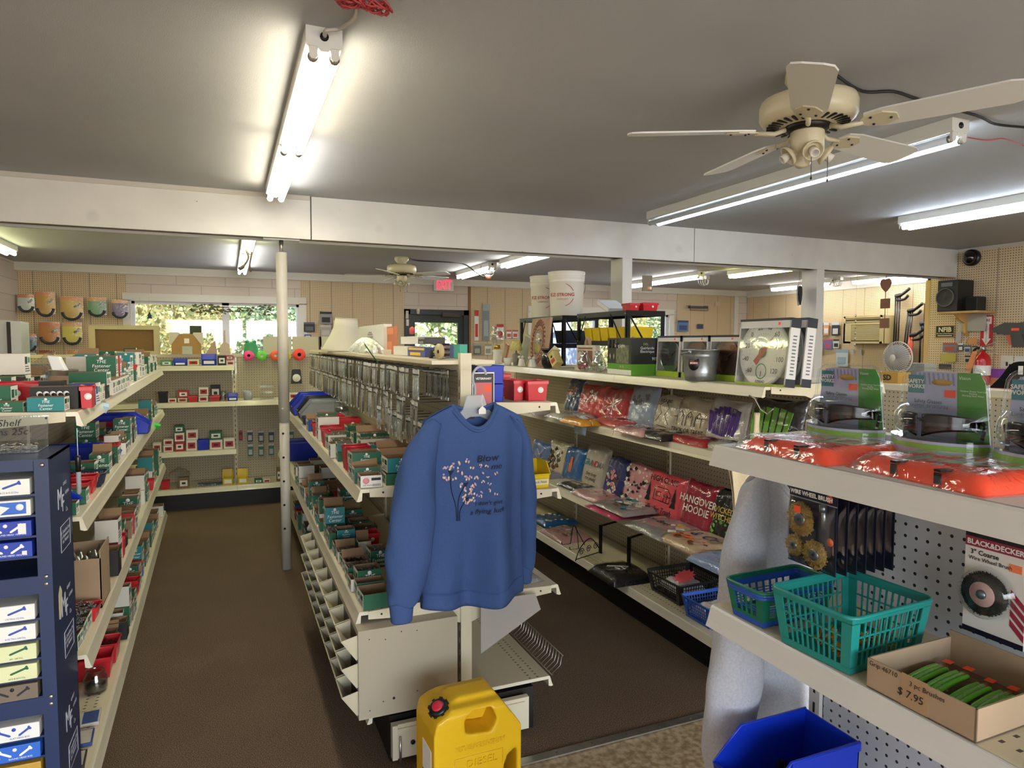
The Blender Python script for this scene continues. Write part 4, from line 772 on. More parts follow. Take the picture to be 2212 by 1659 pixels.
# wire wheel brushes hanging in packs on a long hook
brs = mat('brass_wire', '#b99a55', .45, .75, var=.35, scale=260, bump=1, bscale=500); stl = mat('steel_disc', '#8f969d', .3, .9); hookm = mat('hook_steel', '#77777a', .3, .9)
def brush_pack(full=True):
    t = thing('wire_wheel_pack', 'front wire wheel brush pack with three brass wheels and orange sticker', 'brush pack', (0, 0, 0), 0, 'wire wheel brush packs')
    w, h = .130, .178; N = (-1, 0, 0); mb = MB(); mb.box(0, .002, -w/2, w/2, -h, 0, mat('card_navy', '#15162a', .5)); mb.build('card', t)
    mb = MB(); mb.grid(lambda a, b: (-.003-.017*min(1, 6*min(a, 1-a))**.5*min(1, 6*min(b, 1-b))**.5, (a-.5)*w*.96, -h*.98+b*h*.80), 16, 16, blist); mb.build('blister', t)
    if full:
        for (cy, cz, r) in ((.022, -.078, .037), (.037, -.138, .0235), (-.02, -.143, .031)):
            mb = MB(); A = Matrix.Translation((-.004, cy, cz)) @ Matrix.Rotation(-PI/2, 4, 'Y'); q = random.Random(int(r*1e4))
            for i in range(260):
                a = q.uniform(0, 2*PI); rr_ = r*q.uniform(.92, 1.02); z_ = q.uniform(.001, .011); mb.tube([A @ Vector((r*.38*math.cos(a), r*.38*math.sin(a), .006)), A @ Vector((rr_*math.cos(a+q.uniform(-.1, .1)), rr_*math.sin(a), z_))], .0009, brs, 3)
            mb.lathe([(r*.3, .001), (r*.93, .003), (r*.93, .008), (r*.3, .009)], brs, 30, A, cap=False); w_ = mb.build('wire_wheel', t)
            mb = MB(); mb.lathe([(r*.1, .010), (r*.36, .011), (r*.4, .0095), (r*.4, .002)], stl, 24, A); mb.lathe([(.003, .0105), (.003, .0125), (.0001, .0125)], mat('hub_hole', '#20242a', .5), 6, A, cap=False); mb.build('hub', w_)
        mb = MB(); mb.cyl((-.008, -.038, -.035), (-.008, -.040, -.085), .0055, stl, 12); mb.cyl((-.008, -.037, -.05), (-.008, -.036, -.035), .008, stl, 6); mb.build('arbor', t)
        write('WIRE WHEEL BRUSH', ink['white'], t, (-.0004, .004, -.024), N, .0125, bold=.04)
        mb = MB(); mb.box(-.0005, 0, -w/2, w/2, -.036, -.034, mat('card_silver', '#a8adb8', .4)); mb.build('silver_line', t); mb = MB(); mb.box(-.021, -.0205, .012, .03, -.062, -.048, orange_st); mb.build('price_sticker', t)
        mb = MB(); mb.lathe([(.0001, 0), (.0085, 0), (.0085, .0006)], mat('orange_print'), 16, Matrix.Translation((-.0002, -.045, -.022)) @ Matrix.Rotation(-PI/2, 4, 'Y')); mb.lathe([(.0001, 0), (.0085, 0), (.0085, .0006)], mat('orange_print'), 16, Matrix.Translation((-.0002, -.05, -.11)) @ Matrix.Rotation(-PI/2, 4, 'Y')); mb.build('round_badge', t)
    return t
BP = brush_pack(); BP.location = (1.13, 1.06, 1.325); BP.rotation_euler = (0, 0, rad(-2)); B2 = brush_pack(False); B2.location = (1.156, 1.058, 1.324); B2['label'] = 'second wire wheel brush pack, directly behind the front one'
for i, w_ in enumerate(('third', 'fourth', 'fifth', 'sixth', 'seventh')): copy_tree(B2, (1.181+.024*i, 1.056-.002*i, 1.324), label=w_+' wire wheel brush pack from the front on the long hook')
def peghook(label, x, y, z, ln, dr=(-1, 0, 0), grp=None):
    mb = MB(); d = Vector(dr); mb.tube([(0, 0, 0), d*(ln-.01), d*ln+Vector((0, 0, .012))], .0022, hookm, 6); mb.box(-.003, .003, -.008, .008, -.02, .008, hookm); o_ = mb.build('peg_hook', loc=(x, y, z)); return tag(o_, label, 'hook', grp)
peghook('long steel hook carrying the wire wheel brush packs', 1.345, 1.06, 1.318, .24)
# coarse wire wheel brush on white card
t = thing('wire_wheel_pack', 'white and red carded coarse wire wheel brush hanging at the right edge', 'brush pack', (1.285, .785, 1.278)); N = (-1, 0, 0); w, h = .108, .2
mb = MB(); mb.box(0, .002, -w/2, w/2, -h, 0, paper); mb.build('card', t); [MB().box(-.0006, 0, -w/2, w/2, a_, b_, m_).build('header_band' if a_ > -.1 else 'footer_band', t) for a_, b_, m_ in ((-.018, 0, mat('black_plastic')), (-.036, -.018, mat('card_maroon', '#9c2f45', .5)), (-h, -h+.01, mat('card_navy')))]
write('BLACK&DECKER', ink['white'], t, (-.0008, .0, -.0275), N, .0135, bold=.03); write('3" Coarse', ink['black'], t, (-.0004, .018, -.046), N, .0125, bold=.02); write('Wire Wheel Brush', ink['black'], t, (-.0004, .008, -.058), N, .010, bold=.01)
mb = MB(); mb.box(-.0012, 0, -.047, -.025, -.064, -.05, mat('price_pale_orange', '#ff8a5c', .6)); mb.build('price_sticker', t)
mb = MB()
for i in range(4): mb.prism([(-.054, -.185+i*.018), (-.054, -.173+i*.018), (-.03+i*.0, -.150+i*.018), (-.03, -.162+i*.018)], -.0007, 0, mat('card_maroon'), 'X')
mb.build('stripes', t)
A = Matrix.Translation((-.002, .008, -.115)) @ Matrix.Rotation(-PI/2, 4, 'Y'); mb = MB(); q = random.Random(5); dkw = mat('dark_wire', '#34332f', .5, .6, var=.4, scale=250, bump=1, bscale=500)
mb.lathe([(.02, .004), (.038, .004), (.038, .018), (.02, .018)], dkw, 40, A)
for i in range(300): a = q.uniform(0, 2*PI); z_ = q.uniform(.004, .018); mb.tube([A @ Vector((.025*math.cos(a), .025*math.sin(a), z_)), A @ Vector((.0405*math.cos(a), .0405*math.sin(a), z_+q.uniform(-.002, .002)))], .0006, dkw, 3)
ww = mb.build('wire_wheel', t); mb = MB(); mb.lathe([(.001, .019), (.022, .0195), (.023, .018)], mat('pink_disc', '#c9a29c', .5), 30, A); mb.lathe([(.001, .024), (.008, .023), (.009, .019)], stl, 20, A); mb.build('hub', ww)
mb = MB(); mb.lathe([(.049, .001), (.048, .004), (.0445, .006), (.0435, .022), (.038, .0255), (.001, .026)], blist, 36, A, cap=False); mb.build('blister', t)
peghook('short hook holding the white carded wire brush', 1.345, .785, 1.272, .065)
t = thing('wire_wheel_pack', 'pack edge with brown card at the right picture edge, past the white card', 'brush pack', (1.29, .665, 1.29)); mb = MB(); mb.box(0, .002, -.05, .05, -.2, 0, mat('card_brown', '#54392c', .6)); mb.build('card', t); mb = MB(); mb.lathe([(.04, .0), (.04, .02), (.001, .024)], blist, 24, Matrix.Translation((0, 0, -.12)) @ Matrix.Rotation(-PI/2, 4, 'Y')); mb.build('blister', t)
# plastic lattice baskets
def basket(name, label, w, d, h, m, loc, rz=0, nx=8, nz=3, flare=.02, grp=None, frame=None):
    """open lattice basket: w along x, d along y; walls are real bars"""
    t = thing(name, label, 'basket', loc, rz, grp); mb = MB()
    def P(u, v, f): # corner interpolation: f side 0..3, u along, v up
        W_, D_ = w/2-flare*(1-v), d/2-flare*(1-v)
        c = [(-W_, -D_), (W_, -D_), (W_, D_), (-W_, D_)]; a, b_ = c[f], c[(f+1) % 4]; return Vector((a[0]+(b_[0]-a[0])*u, a[1]+(b_[1]-a[1])*u, v*h))
    th = .0022
    def bar(f, u0, u1, v0, v1):
        q = [P(u0, v0, f), P(u1, v0, f), P(u1, v1, f), P(u0, v1, f)]; n = (q[1]-q[0]).cross(q[3]-q[0]).normalized()*th
        mb.add(q+[p-n for p in q], [(0, 1, 2, 3), (7, 6, 5, 4), (0, 4, 5, 1), (1, 5, 6, 2), (2, 6, 7, 3), (3, 7, 4, 0)], m)
    for f in range(4):
        n = nx if f % 2 == 0 else max(3, round(nx*d/w)); e = .10 if f % 2 == 0 else .10*w/d
        bar(f, 0, 1, 0, .12); bar(f, 0, 1, .88, 1); bar(f, 0, e, .1, .9); bar(f, 1-e, 1, .1, .9)
        for i in range(1, n): u = e+(1-2*e)*i/n; bar(f, u-.0125/(n/8), u+.0125/(n/8), .1, .9)
        for j in range(1, nz): v = .12+.76*j/nz; bar(f, e*.9, 1-e*.9, v-.015, v+.015)
    mb.build('lattice_wall', t); mb = MB()
    for f in range(4): q = [P(0, 1, f)+Vector((0, 0, 0))]; 
    R_r = .016; pts = []
    for (cx_, cy_, a0) in ((w/2-R_r, d/2-R_r, 0), (-w/2+R_r, d/2-R_r, PI/2), (-w/2+R_r, -d/2+R_r, PI), (w/2-R_r, -d/2+R_r, 1.5*PI)):
        for k in range(5): a = a0+k*PI/8; pts.append((cx_+(R_r+.003)*math.cos(a), cy_+(R_r+.003)*math.sin(a), h))
    mb.tube(pts, .0042, m, 8, True); mb.build('rim', t)
    mb = MB(); W_, D_ = w/2-flare, d/2-flare; mb.box(-W_, W_, -D_, D_, 0, .0025, m); mb.build('base', t); return t
tl = mat('teal_plastic', '#1f8a83', .35, bump=.1, bscale=300); bl_ = mat('blue_plastic', '#2450a8', .35); gp = mat('green_plastic', '#0f6a52', .35)
basket('lattice_basket', 'large teal lattice basket holding brass wire wheels on the foreground shelf', .222, .182, .11, tl, (1.113, .945, 1.0255), rad(3), 12, 3, .014)
basket('lattice_basket', 'lower blue lattice basket nested beneath the green one, left of the teal basket', .205, .105, .066, bl_, (1.112, 1.125, 1.0255), rad(2), 8, 2, .010)
basket('lattice_basket', 'upper blue lattice basket of the nested stack left of the teal basket', .207, .107, .066, bl_, (1.112, 1.125, 1.0315), rad(2), 8, 2, .010)
basket('lattice_basket', 'green lattice basket on top of the nested blue baskets', .209, .109, .066, gp, (1.112, 1.125, 1.0375), rad(2), 8, 2, .010)
for i, (x, y, rx, ry, lb) in enumerate(((1.05, .90, .4, .3, 'nearest the front corner'), (1.10, .92, -.3, .5, 'in the middle'), (1.14, .93, .5, -.2, 'toward the back'), (1.08, .97, .2, .6, 'at the far long side'), (1.17, .91, -.5, .3, 'by the pegboard end'))):
    t = thing('cup_brush', 'brass wire wheel inside the teal basket, '+lb, 'wire brush', (x, y, 1.046), 0, 'brushes in the teal basket', rot=(rx, ry, i)); mb = MB(); q = random.Random(i)
    for k in range(220): a = q.uniform(0, 2*PI); mb.tube([(.008*math.cos(a), .008*math.sin(a), .0), (.024*math.cos(a), .024*math.sin(a), q.uniform(-.006, .006))], .0008, mat('bright_brass', '#d9ac45', .3, .8), 3)
    mb.build('bristles', t); mb = MB(); mb.lathe([(.001, .004), (.009, .004), (.009, -.004), (.001, -.004)], stl, 14); mb.cyl((0, 0, 0), (0, 0, .018), .003, stl, 8); mb.build('hub', t)
# cardboard tray of brushes with hand-written price
kraft = mat('kraft_board', '#a58d72', .8, var=.05, scale=12); kraft2 = mat('kraft_inside', '#6f5740', .85)
t = thing('cardboard_tray', 'open cardboard tray hand-marked 3 pc brushes $7.95 on the foreground shelf', 'box', (1.128, .733, 1.0245), rad(1)); w, d, h = .22, .186, .052; mb = MB()
mb.box(-w/2, w/2, -d/2, d/2, 0, .002, kraft2)
for x0, x1, y0, y1 in ((-w/2, -w/2+.003, -d/2, d/2), (w/2-.003, w/2, -d/2, d/2), (-w/2, w/2, -d/2, -d/2+.003), (-w/2, w/2, d/2-.003, d/2)): mb.box(x0, x1, y0, y1, 0, h+(.012 if x0 > 0 else 0), kraft)
mb.build('tray', t); write('Grip 46710', ink['black'], t, (-w/2-.0004, .062, .045), (-1, 0, 0), .0115, shear=.1); write('3 pc Brushes', ink['black'], t, (-w/2-.0004, -.015, .042), (-1, 0, 0), .0115, shear=.1); write('$ 7.95', ink['black'], t, (-w/2-.0004, .012, .022), (-1, 0, 0), .018, shear=.1)
mb = MB(); mb.box(-w/2-.0003, -w/2, -.018, .028, .001, .055, mat('tape_tan', '#a98a68', .3)); mb.build('tape', t)
grn = mat('brush_green', '#68c034', .35); cop = mat('copper_bristle', '#9c6a45', .5, .4)
for i in range(4):
    y0 = .79-i*.037; t = thing('brush_set', 'green-handled wire brush set, %s in the cardboard tray' % ('farthest from the camera', 'second from the far end', 'third from the far end', 'nearest the camera')[i], 'brush set', (1.12, y0, 1.030+.004*(i % 2)), rad(8), 'brush sets in the tray')
    for k in range(3):
        yy = -.009+k*.009; mb = MB(); mb.tube(smooth([(-.06, yy, .004), (-.03, yy+.002, .010), (.02, yy+.001, .013), (.05, yy, .012)]), [.0042]*19, grn, 8); hd = mb.build('handle', t); mb = MB(); mb.box(-.078, -.058, yy-.003, yy+.003, .001, .008, bl_) if k % 2 == 0 else mb.box(.045, .065, yy-.004, yy+.004, .002, .014, cop); mb.build('bristles', hd)
    mb = MB(); mb.grid(lambda a, b: ((a-.5)*.155, (b-.5)*.032, .0+.020*min(1, 5*min(a, 1-a))*min(1, 3*min(b, 1-b))), 12, 8, film); mb.build('blister', t); mb = MB(); mb.box(.062, .078, -.008, .006, .0175, .0182, orange_st); mb.build('price_sticker', t)
# blue hopper bin below, with black brushes
def hopper(name, label, w, d, h, m, loc, rz=0, grp=None, front=.45, cat='bin', lab=None, rx=0):
    """stacking bin: opening at -x, w along x (depth), d along y (width)"""
    t = thing(name, label, cat, loc, rz, grp, rot=(rx, 0, rz)); T = .003; mb = MB(); f = h*front
    side = [(-w/2+.0, f), (-w/2+.012, 0), (w/2-.006, 0), (w/2, h), (-w/2+w*.28, h), (-w/2-.012+w*.04, f*1.05)]
    for s_ in (-1, 1): mb.prism(side, s_*d/2-(T if s_ > 0 else 0), s_*d/2+(0 if s_ > 0 else T), m)
    mb.box(-w/2+.012, w/2-.006, -d/2, d/2, 0, T, m); mb.prism([(w/2-.006-T, 0), (w/2-.006, 0), (w/2, h), (w/2-T, h)], -d/2, d/2, m); mb.prism([(-w/2+.012, 0), (-w/2+.012+T, 0), (-w/2+T, f), (-w/2, f)], -d/2, d/2, m)
    mb.tube([(-w/2+.002, -d/2, f), (-w/2+.002, d/2, f)], .0035, m, 6)
    for s_ in (-1, 1): mb.tube([(-w/2+.002, s_*d/2, f), (-w/2+w*.28, s_*d/2, h), (w/2, s_*d/2, h)], .0035, m, 6)
    mb.box(-w/2+w*.28, w/2, -.004-d/2, -d/2, h-.018, h, m); mb.build('bin_body', t)
    if lab: mb = MB(); mb.box(-w/2-.001, -w/2+.001, -d*.36, d*.36, f*.25, f*.8, lab); o2 = mb.build('card_label', t)
    return t
bblue = mat('bin_blue', '#1233b8', .32); bylw = mat('bin_yellow', '#e2c31c', .35); bred = mat('bin_red', '#c31f2c', .35)
hopper('storage_bin', 'large blue stacking bin at the bottom right corner holding black brushes', .27, .15, .135, bblue, (1.115, 1.1, .622), rad(0), None, .5)
for i, (x, y) in enumerate(((1.14, 1.12), (1.07, 1.09))):
    t = thing('cup_brush', 'black wire cup brush in the large blue bin, '+('back one' if i == 0 else 'front one'), 'wire brush', (x, y, .655), 0, None, rot=(.5, .3, i)); mb = MB(); q = random.Random(i+9)
    for k in range(240): a = q.uniform(0, 2*PI); mb.tube([(.012*math.cos(a), .012*math.sin(a), .0), (.03*math.cos(a), .03*math.sin(a), q.uniform(-.005, .012))], .0008, dkw, 3)
    mb.build('bristles', t); mb = MB(); mb.lathe([(.001, .008), (.012, .008), (.013, -.004)], stl, 14); mb.build('hub', t)
# ================================================================== fastener cartons
CC = {n: mat('carton_'+n, c, .55) for n, c in dict(green='#155c3f', teal='#1f7f84', blue='#1d4f9c', white='#d9d6cc', black='#1b1a1c', brown='#7c6045', red='#b01d26', cream='#cfc6a8', lightgreen='#3b8a66').items()}
inside = mat('carton_inside', '#8c6f52', .85); lblw = mat('carton_label', '#e3e0d8', .55)
shiny = mat('loose_hardware', '#8d8f90', .28, .9, var=.3, scale=90); shinyg = mat('loose_brass', '#a58a4d', .3, .8, var=.3, scale=90); blackhw = mat('loose_black', '#19191b', .4, .5)
wt = ink['white']
def carton(name, label, x0, x1, y0, y1, z, h, c, face, grp, logo=True, flap=0, rx=0):
    """open-top carton; `face` = +1/-1: which x end carries the printed white label"""
    w, d = x1-x0, y1-y0; t = thing(name, label, 'box', ((x0+x1)/2, (y0+y1)/2, z+.0012), rx+R_.uniform(-.05, .05), grp); T = .0018; mb = MB(); m = CC[c]; W2, D2 = w/2, d/2
    def wall(a, b_, hh):  # outside coloured, inside board
        n = Vector((b_[1]-a[1], -(b_[0]-a[0]), 0)).normalized()*T; A, B = Vector((*a, 0)), Vector((*b_, 0)); U = Vector((0, 0, hh))
        em = lblw if (c != 'black' and n.x*face > .5*T) else m
        mb.quad(A, B, B+U, A+U, em); mb.quad(B-n, A-n, A-n+U, B-n+U, inside); mb.quad(A+U, B+U, B-n+U, A-n+U, inside)
    C_ = [(-W2, -D2), (W2, -D2), (W2, D2), (-W2, D2)]
    for i in range(4): wall(C_[i], C_[(i+1) % 4], h)
    mb.quad((-W2, -D2, 0), (W2, -D2, 0), (W2, D2, 0), (-W2, D2, 0), inside); mb.quad((-W2, -D2, 0.001), (W2, -D2, .001), (W2, D2, .001), (-W2, D2, .001), inside); mb.build('carton', t)
    if flap: mb = MB(); mb.quad((-W2, D2, h), (W2, D2, h), (W2, D2+.02, h+.03*flap), (-W2, D2+.02, h+.03*flap), inside); mb.build('flap', t, solid=.001)
    fx = face*W2; mb = MB(); dk = ink['black'] if c != 'red' else CC['red']
    mb.box(fx-.0004, fx+.0004, -D2*.8, -D2*.1, h*.5, h*.85, dk if c in ('white', 'teal') else m); 
    for k in range(3): mb.box(fx-.0003, fx+.0003, -D2*.8, D2*(.7-.2*k), h*(.14+.11*k), h*(.18+.11*k), dk)
    mb.box(fx-.0004, fx+.0004, D2*.1, D2*.75, h*.55, h*.82, CC['lightgreen'] if c != 'red' else CC['red']); mb.build('printed_label', t)
    if logo and c in ('green', 'teal', 'blue', 'lightgreen') and w > .06: 
        write('THE\nFastener\nCenter', wt, t, (0, -D2, h*.43), (0, -1, 0), h*.27, shear=.12); q = MB(); q.lathe([(.0001, 0), (h*.1, 0), (h*.1, .0006)], wt, 10, Matrix.Translation((0, -D2, h*.86)) @ Matrix.Rotation(PI/2, 4, 'X')); q.build('emblem', t)
    return t
def tote(label, x0, x1, y0, y1, z, h, m, grp, mark=True, cn='plastic_tub'):
    """tapered plastic tub with a rolled rim"""
    w, d = (x1-x0)/2, (y1-y0)/2; t = thing(cn, label, 'tub', ((x0+x1)/2, (y0+y1)/2, z+.001), R_.uniform(-.05, .05), grp); mb = MB(); k = .88; T = .002
    for s_, (a, b_) in ((0, (w, d)), (-T, (w-T, d-T))):
        vs = [(-a*k, -b_*k, -s_), (a*k, -b_*k, -s_), (a*k, b_*k, -s_), (-a*k, b_*k, -s_), (-a, -b_, h), (a, -b_, h), (a, b_, h), (-a, b_, h)]
        f = [(3, 2, 1, 0), (0, 1, 5, 4), (1, 2, 6, 5), (2, 3, 7, 6), (3, 0, 4, 7)]; mb.add(vs, f if s_ == 0 else [g[::-1] for g in f], m)
    mb.build('tub_body', t); mb = MB(); mb.tube([(-w, -d, h), (w, -d, h), (w, d, h), (-w, d, h)], .0042, m, 6, True); mb.box(-w-.003, w+.003, -d-.003, -d, h-.012, h, m); mb.box(-w-.003, w+.003, d, d+.003, h-.012, h, m); mb.build('rim', t)
    if mark: q = MB(); q.lathe([(.0001, 0), (h*.16, 0), (h*.16, .0006)], wt, 10, Matrix.Translation((w*.3, -d*.955, h*.55)) @ Matrix.Rotation(PI/2, 4, 'X')); q.build('emblem', t); write('KLA\nMALEK MARKET' if 0 else 'RED BIN', wt, t, (w*.3, -d*.93, h*.3), (0, -1, 0), h*.14) if 0 else None
    return t
def heap(label, x0, x1, y0, y1, z, h, m, seed, long=False):
    q = random.Random(seed); mb = MB(); n = int(26+900*(x1-x0)*(y1-y0)/.01*.06); n = min(n, 90)
    for i in range(n):
        a = q.uniform(x0+.008, x1-.008), q.uniform(y0+.008, y1-.008); zz = z+h*q.uniform(.55, 1.0); th = q.uniform(0, 2*PI); L_ = .016 if long else .009
        b_ = (a[0]+L_*math.cos(th), a[1]+L_*math.sin(th), zz+q.uniform(-.006, .01)); b_ = (min(max(b_[0], x0+.003), x1-.003), min(max(b_[1], y0+.003), y1-.003), b_[2])
        mb.cyl((a[0], a[1], zz), b_, .0016, m, 4); mb.cyl(b_, (b_[0]+.0016*math.cos(th), b_[1]+.0016*math.sin(th), b_[2]+.001), .0035, m, 5)
    mb.box(x0+.003, x1-.003, y0+.003, y1-.003, z+.002, z+h*.62, m); o_ = mb.build('hardware_pile'); return tag(o_, label, 'loose hardware', None, 'stuff')
ORD = ['1st', '2nd', '3rd']+['%dth' % i for i in range(4, 80)]
cname = dict(green='green', teal='teal', blue='blue', white='white', black='black', brown='brown', red='red and white', cream='cream', lightgreen='light green')
def fill(where, axis_x, face, z, y0, y1, rows, seq, seed, hh=(.05, .085), grp=None, stack=.25, far='far', dens=1.0, xf=None, lg=1.3):
    """rows of cartons and tubs along a shelf. rows: list of (x0, x1, row name); seq: styles of the nearest ones; then random"""
    q = random.Random(seed)
    for ri, (xa, xb, rn) in enumerate(rows):
        y = y0+q.uniform(0, .02); i = 0; sq = seq[ri] if ri < len(seq) else ''
        while y < y1-.05:
            st = sq[i] if i < len(sq) else q.choice('ggggggtgwwrRbkgGg')
            w = q.uniform(.066, .098)*(1 if y < 4.6 else 1.25) if st not in 'RK' else q.uniform(.07, .10); h = q.uniform(*hh); gap = q.uniform(.003, .012)
            if st == '_': y += .07; i += 1; continue
            if y+w > y1: break
            off = xf(y) if xf else 0; j = q.uniform(-.012, .012); a, b_ = xa+off+j, xb+off+j-q.uniform(0, .03); b_ = max(b_, a+.06)
            if face > 0: a, b_ = b_-(b_-a), b_
            col = {'g': 'green', 't': 'teal', 'w': 'white', 'r': 'red', 'b': 'blue', 'k': 'black', 'G': 'green', 'c': 'cream', 'n': 'brown', 'l': 'lightgreen'}.get(st, 'green')
            n = 2 if q.random() < stack and st in 'gtwr' else 1; pos = ORD[i]+' from near end'
            for s_ in range(n):
                cc = col if s_ == 0 else q.choice(['green', 'teal', 'white', col]); zz = z+s_*(h+.003)
                lv = '' if n == 1 else (', lower' if s_ == 0 else ', upper')
                if st in 'RK': tote('%s tub, %s, %s, %s' % ('red' if st == 'R' else 'black', pos, rn, where), a, b_, y, y+w, zz, h, bred if st == 'R' else mat('black_plastic'), grp)
                else: carton('fastener_carton', '%s carton, %s, %s, %s%s' % (cname[cc], pos, rn, where, lv), a, b_, y, y+w, zz, h, cc, face, grp, lg > (0 if y < 5 else 9), q.random() < .25)
            if q.random() < .45*dens and y < 5: heap('loose %s in %s %s, %s, %s' % ('screws' if st != 'R' else 'bolts', ORD[i], 'tub' if st in 'RK' else 'carton', rn, where), a+.004, b_-.004, y+.004, y+w-.004, z+(n-1)*(h+.003), h*.9, shinyg if q.random() < .15 else shiny, seed*100+ri*50+i, st in 'gG')
            y += w+gap; i += 1
# hand-placed nearest boxes of the middle run, upper shelf
Z = 1.076; G1 = 'boxes on the upper shelf of the middle run'
C = lambda lb, x0, x1, y0, y1, z, h, c, **k: carton('fastener_carton', lb, x0, x1, y0, y1, z, h, c, -1, G1, **k)
c1 = C('white washer carton with pink ring print at the shelf corner by the sweatshirt', .452, .532, 2.535, 2.62, Z, .045, 'white')
A = (-.0+.0, -.0425, .022); mb = MB(); mb.lathe([(.006, 0), (.012, 0), (.012, .0008), (.006, .0008)], mat('pink_ring', '#d58a94', .6), 20, Matrix.Translation((-.02, -.043, .026)) @ Matrix.Rotation(PI/2, 4, 'X')); mb.build('ring_print', c1)
mb = MB(); mb.box(-.0, .035, -.0432, -.0425, .026, .036, ink['black'])
for k in range(9): mb.box(.005+k*.0035, .0065+k*.0035, -.0432, -.0425, .004, .013, ink['black'])
mb.build('barcode', c1); write('SAE Washers', ink['black'], c1, (-.012, -.0428, .009), (0, -1, 0), .007)
C('open kraft-lined carton with raised flap behind the white washer carton', .445, .545, 2.63, 2.70, Z, .06, 'green', flap=1)
C('blue-green carton under the large green Fastener Center carton, upper middle shelf', .447, .56, 2.71, 2.80, Z, .05, 'teal', logo=False)
C('large green Fastener Center carton on top of the blue-green one', .447, .562, 2.71, 2.80, Z+.053, .052, 'green')
C('low green carton half hidden by the sweatshirt sleeve', .55, .66, 2.55, 2.64, Z, .042, 'green'); C('teal and white carton above the low green one behind the sleeve', .556, .67, 2.56, 2.66, Z+.045, .055, 'teal')
C('green carton left of the pegboard, two behind the sleeve', .58, .72, 2.68, 2.80, Z, .07, 'green', flap=1)
tote('nearest red tub on the upper middle shelf, behind the large green carton', .452, .535, 2.83, 2.90, Z, .10, bred, G1); tote('second red tub on the upper middle shelf, nested beside the nearest one', .45, .56, 2.91, 2.99, Z, .098, bred, G1)
C('teal carton on a green carton behind the red tubs', .458, .528, 3.15, 3.23, Z+.044, .04, 'teal'); C('green carton under the teal one behind the red tubs', .458, .528, 3.15, 3.23, Z, .041, 'green', logo=False)
C('white and black carton left of the teal one, upper middle shelf', .441, .456+.05, 3.26, 3.34, Z, .066, 'white'); C('green Fastener Center carton right of two red tubs', .497, .583, 3.60, 3.68, Z, .076, 'green')
tote('red tub left of the green Fastener Center carton', .455, .49, 3.60, 3.68, Z, .08, bred, G1); tote('red tub behind the green Fastener Center carton', .46, .56, 3.72, 3.80, Z, .09, bred, G1)
C('wide green carton full of hardware in the back row', .625, .77, 3.93, 4.03, Z, .067, 'green'); heap('loose bolts heaped in the wide green carton of the back row', .63, .765, 3.935, 4.025, Z, .068, shinyg, 7)
tote('red tub in the back row near the pegboard', .625, .762, 4.27, 4.36, Z, .069, bred, G1); tote('red tub farther back beside the clear jars', .60, .70, 4.5, 4.6, Z, .07, bred, G1)
for i, (a, b_, y, c, f) in enumerate(((.60, .73, 2.86, 'green', 0), (.62, .77, 2.98, 'white', 1), (.60, .74, 3.10, 'teal', 0), (.625, .765, 3.24, 'green', 0), (.60, .75, 3.36, 'white', 0), (.62, .77, 3.50, 'green', 1), (.62, .76, 3.70, 'green', 0), (.47, .56, 3.40, 'green', 0), (.46, .55, 3.50, 'white', 0))):
    C('%s carton of screws in the %s row of the upper middle shelf, %s place' % (cname[c], 'back' if a > .58 else 'front', ORD[i+2]), a, b_, y, y+.09, Z, .055+.01*(i % 3), c, flap=f); heap('loose steel screws in the %s carton, upper middle shelf, %s place' % (cname[c], ORD[i+2]), a+.004, b_-.004, y+.004, y+.086, Z, .05+.01*(i % 3), shiny, i+30)
fill("middle run's upper shelf", 0, -1, Z, 3.86, 4.55, [(.455, .57, 'front row')], ['wgRw'], 3, grp=G1)
hopper('storage_bin', 'grey hopper bin at the far end of the upper middle shelf', .28, .12, .14, mat('bin_grey', '#8b8d8c', .4), (.60, 4.95, Z), 0, 'bins at the far end', .35)
hopper('storage_bin', 'black hopper bin behind the grey one on the upper middle shelf', .28, .12, .15, mat('black_plastic'), (.60, 5.12, Z), 0, 'bins at the far end', .35)
for i, y in enumerate((5.35, 5.55)): hopper('storage_bin', 'blue hopper bin past the steel column, '+('nearer' if i == 0 else 'farther')+' one on the upper middle shelf', .30, .16, .15, bblue, (.59, y, Z), 0, 'bins at the far end', .4)
basket('lattice_basket', 'navy lattice basket of small packs left of the red tubs', .16, .10, .05, mat('navy_plastic', '#1b2742', .4), (.53, 4.68, Z+.001), 0, 8, 2, .01)
for i, (x, y, z) in enumerate(((.72, 4.75, Z), (.72, 4.75, Z+.072), (.72, 4.62, Z))):
    t = thing('clear_jar', 'clear plastic jar of fasteners beside the hanging packs, '+('lower', 'upper', 'nearer')[i]+' one', 'jar', (x, y, z+.001), 0, 'clear fastener jars'); mb = MB(); mb.lathe([(.05, 0), (.052, .065), (.05, .068)], cl, 20, cap=False); mb.lathe([(.054, .064), (.054, .07), (.001, .07)], cl, 20); mb.build('jar_body', t); mb = MB(); mb.lathe([(.001, .001), (.047, .002), (.047, .028), (.03, .034), (.001, .03)], shiny, 16); mb.build('contents', t)
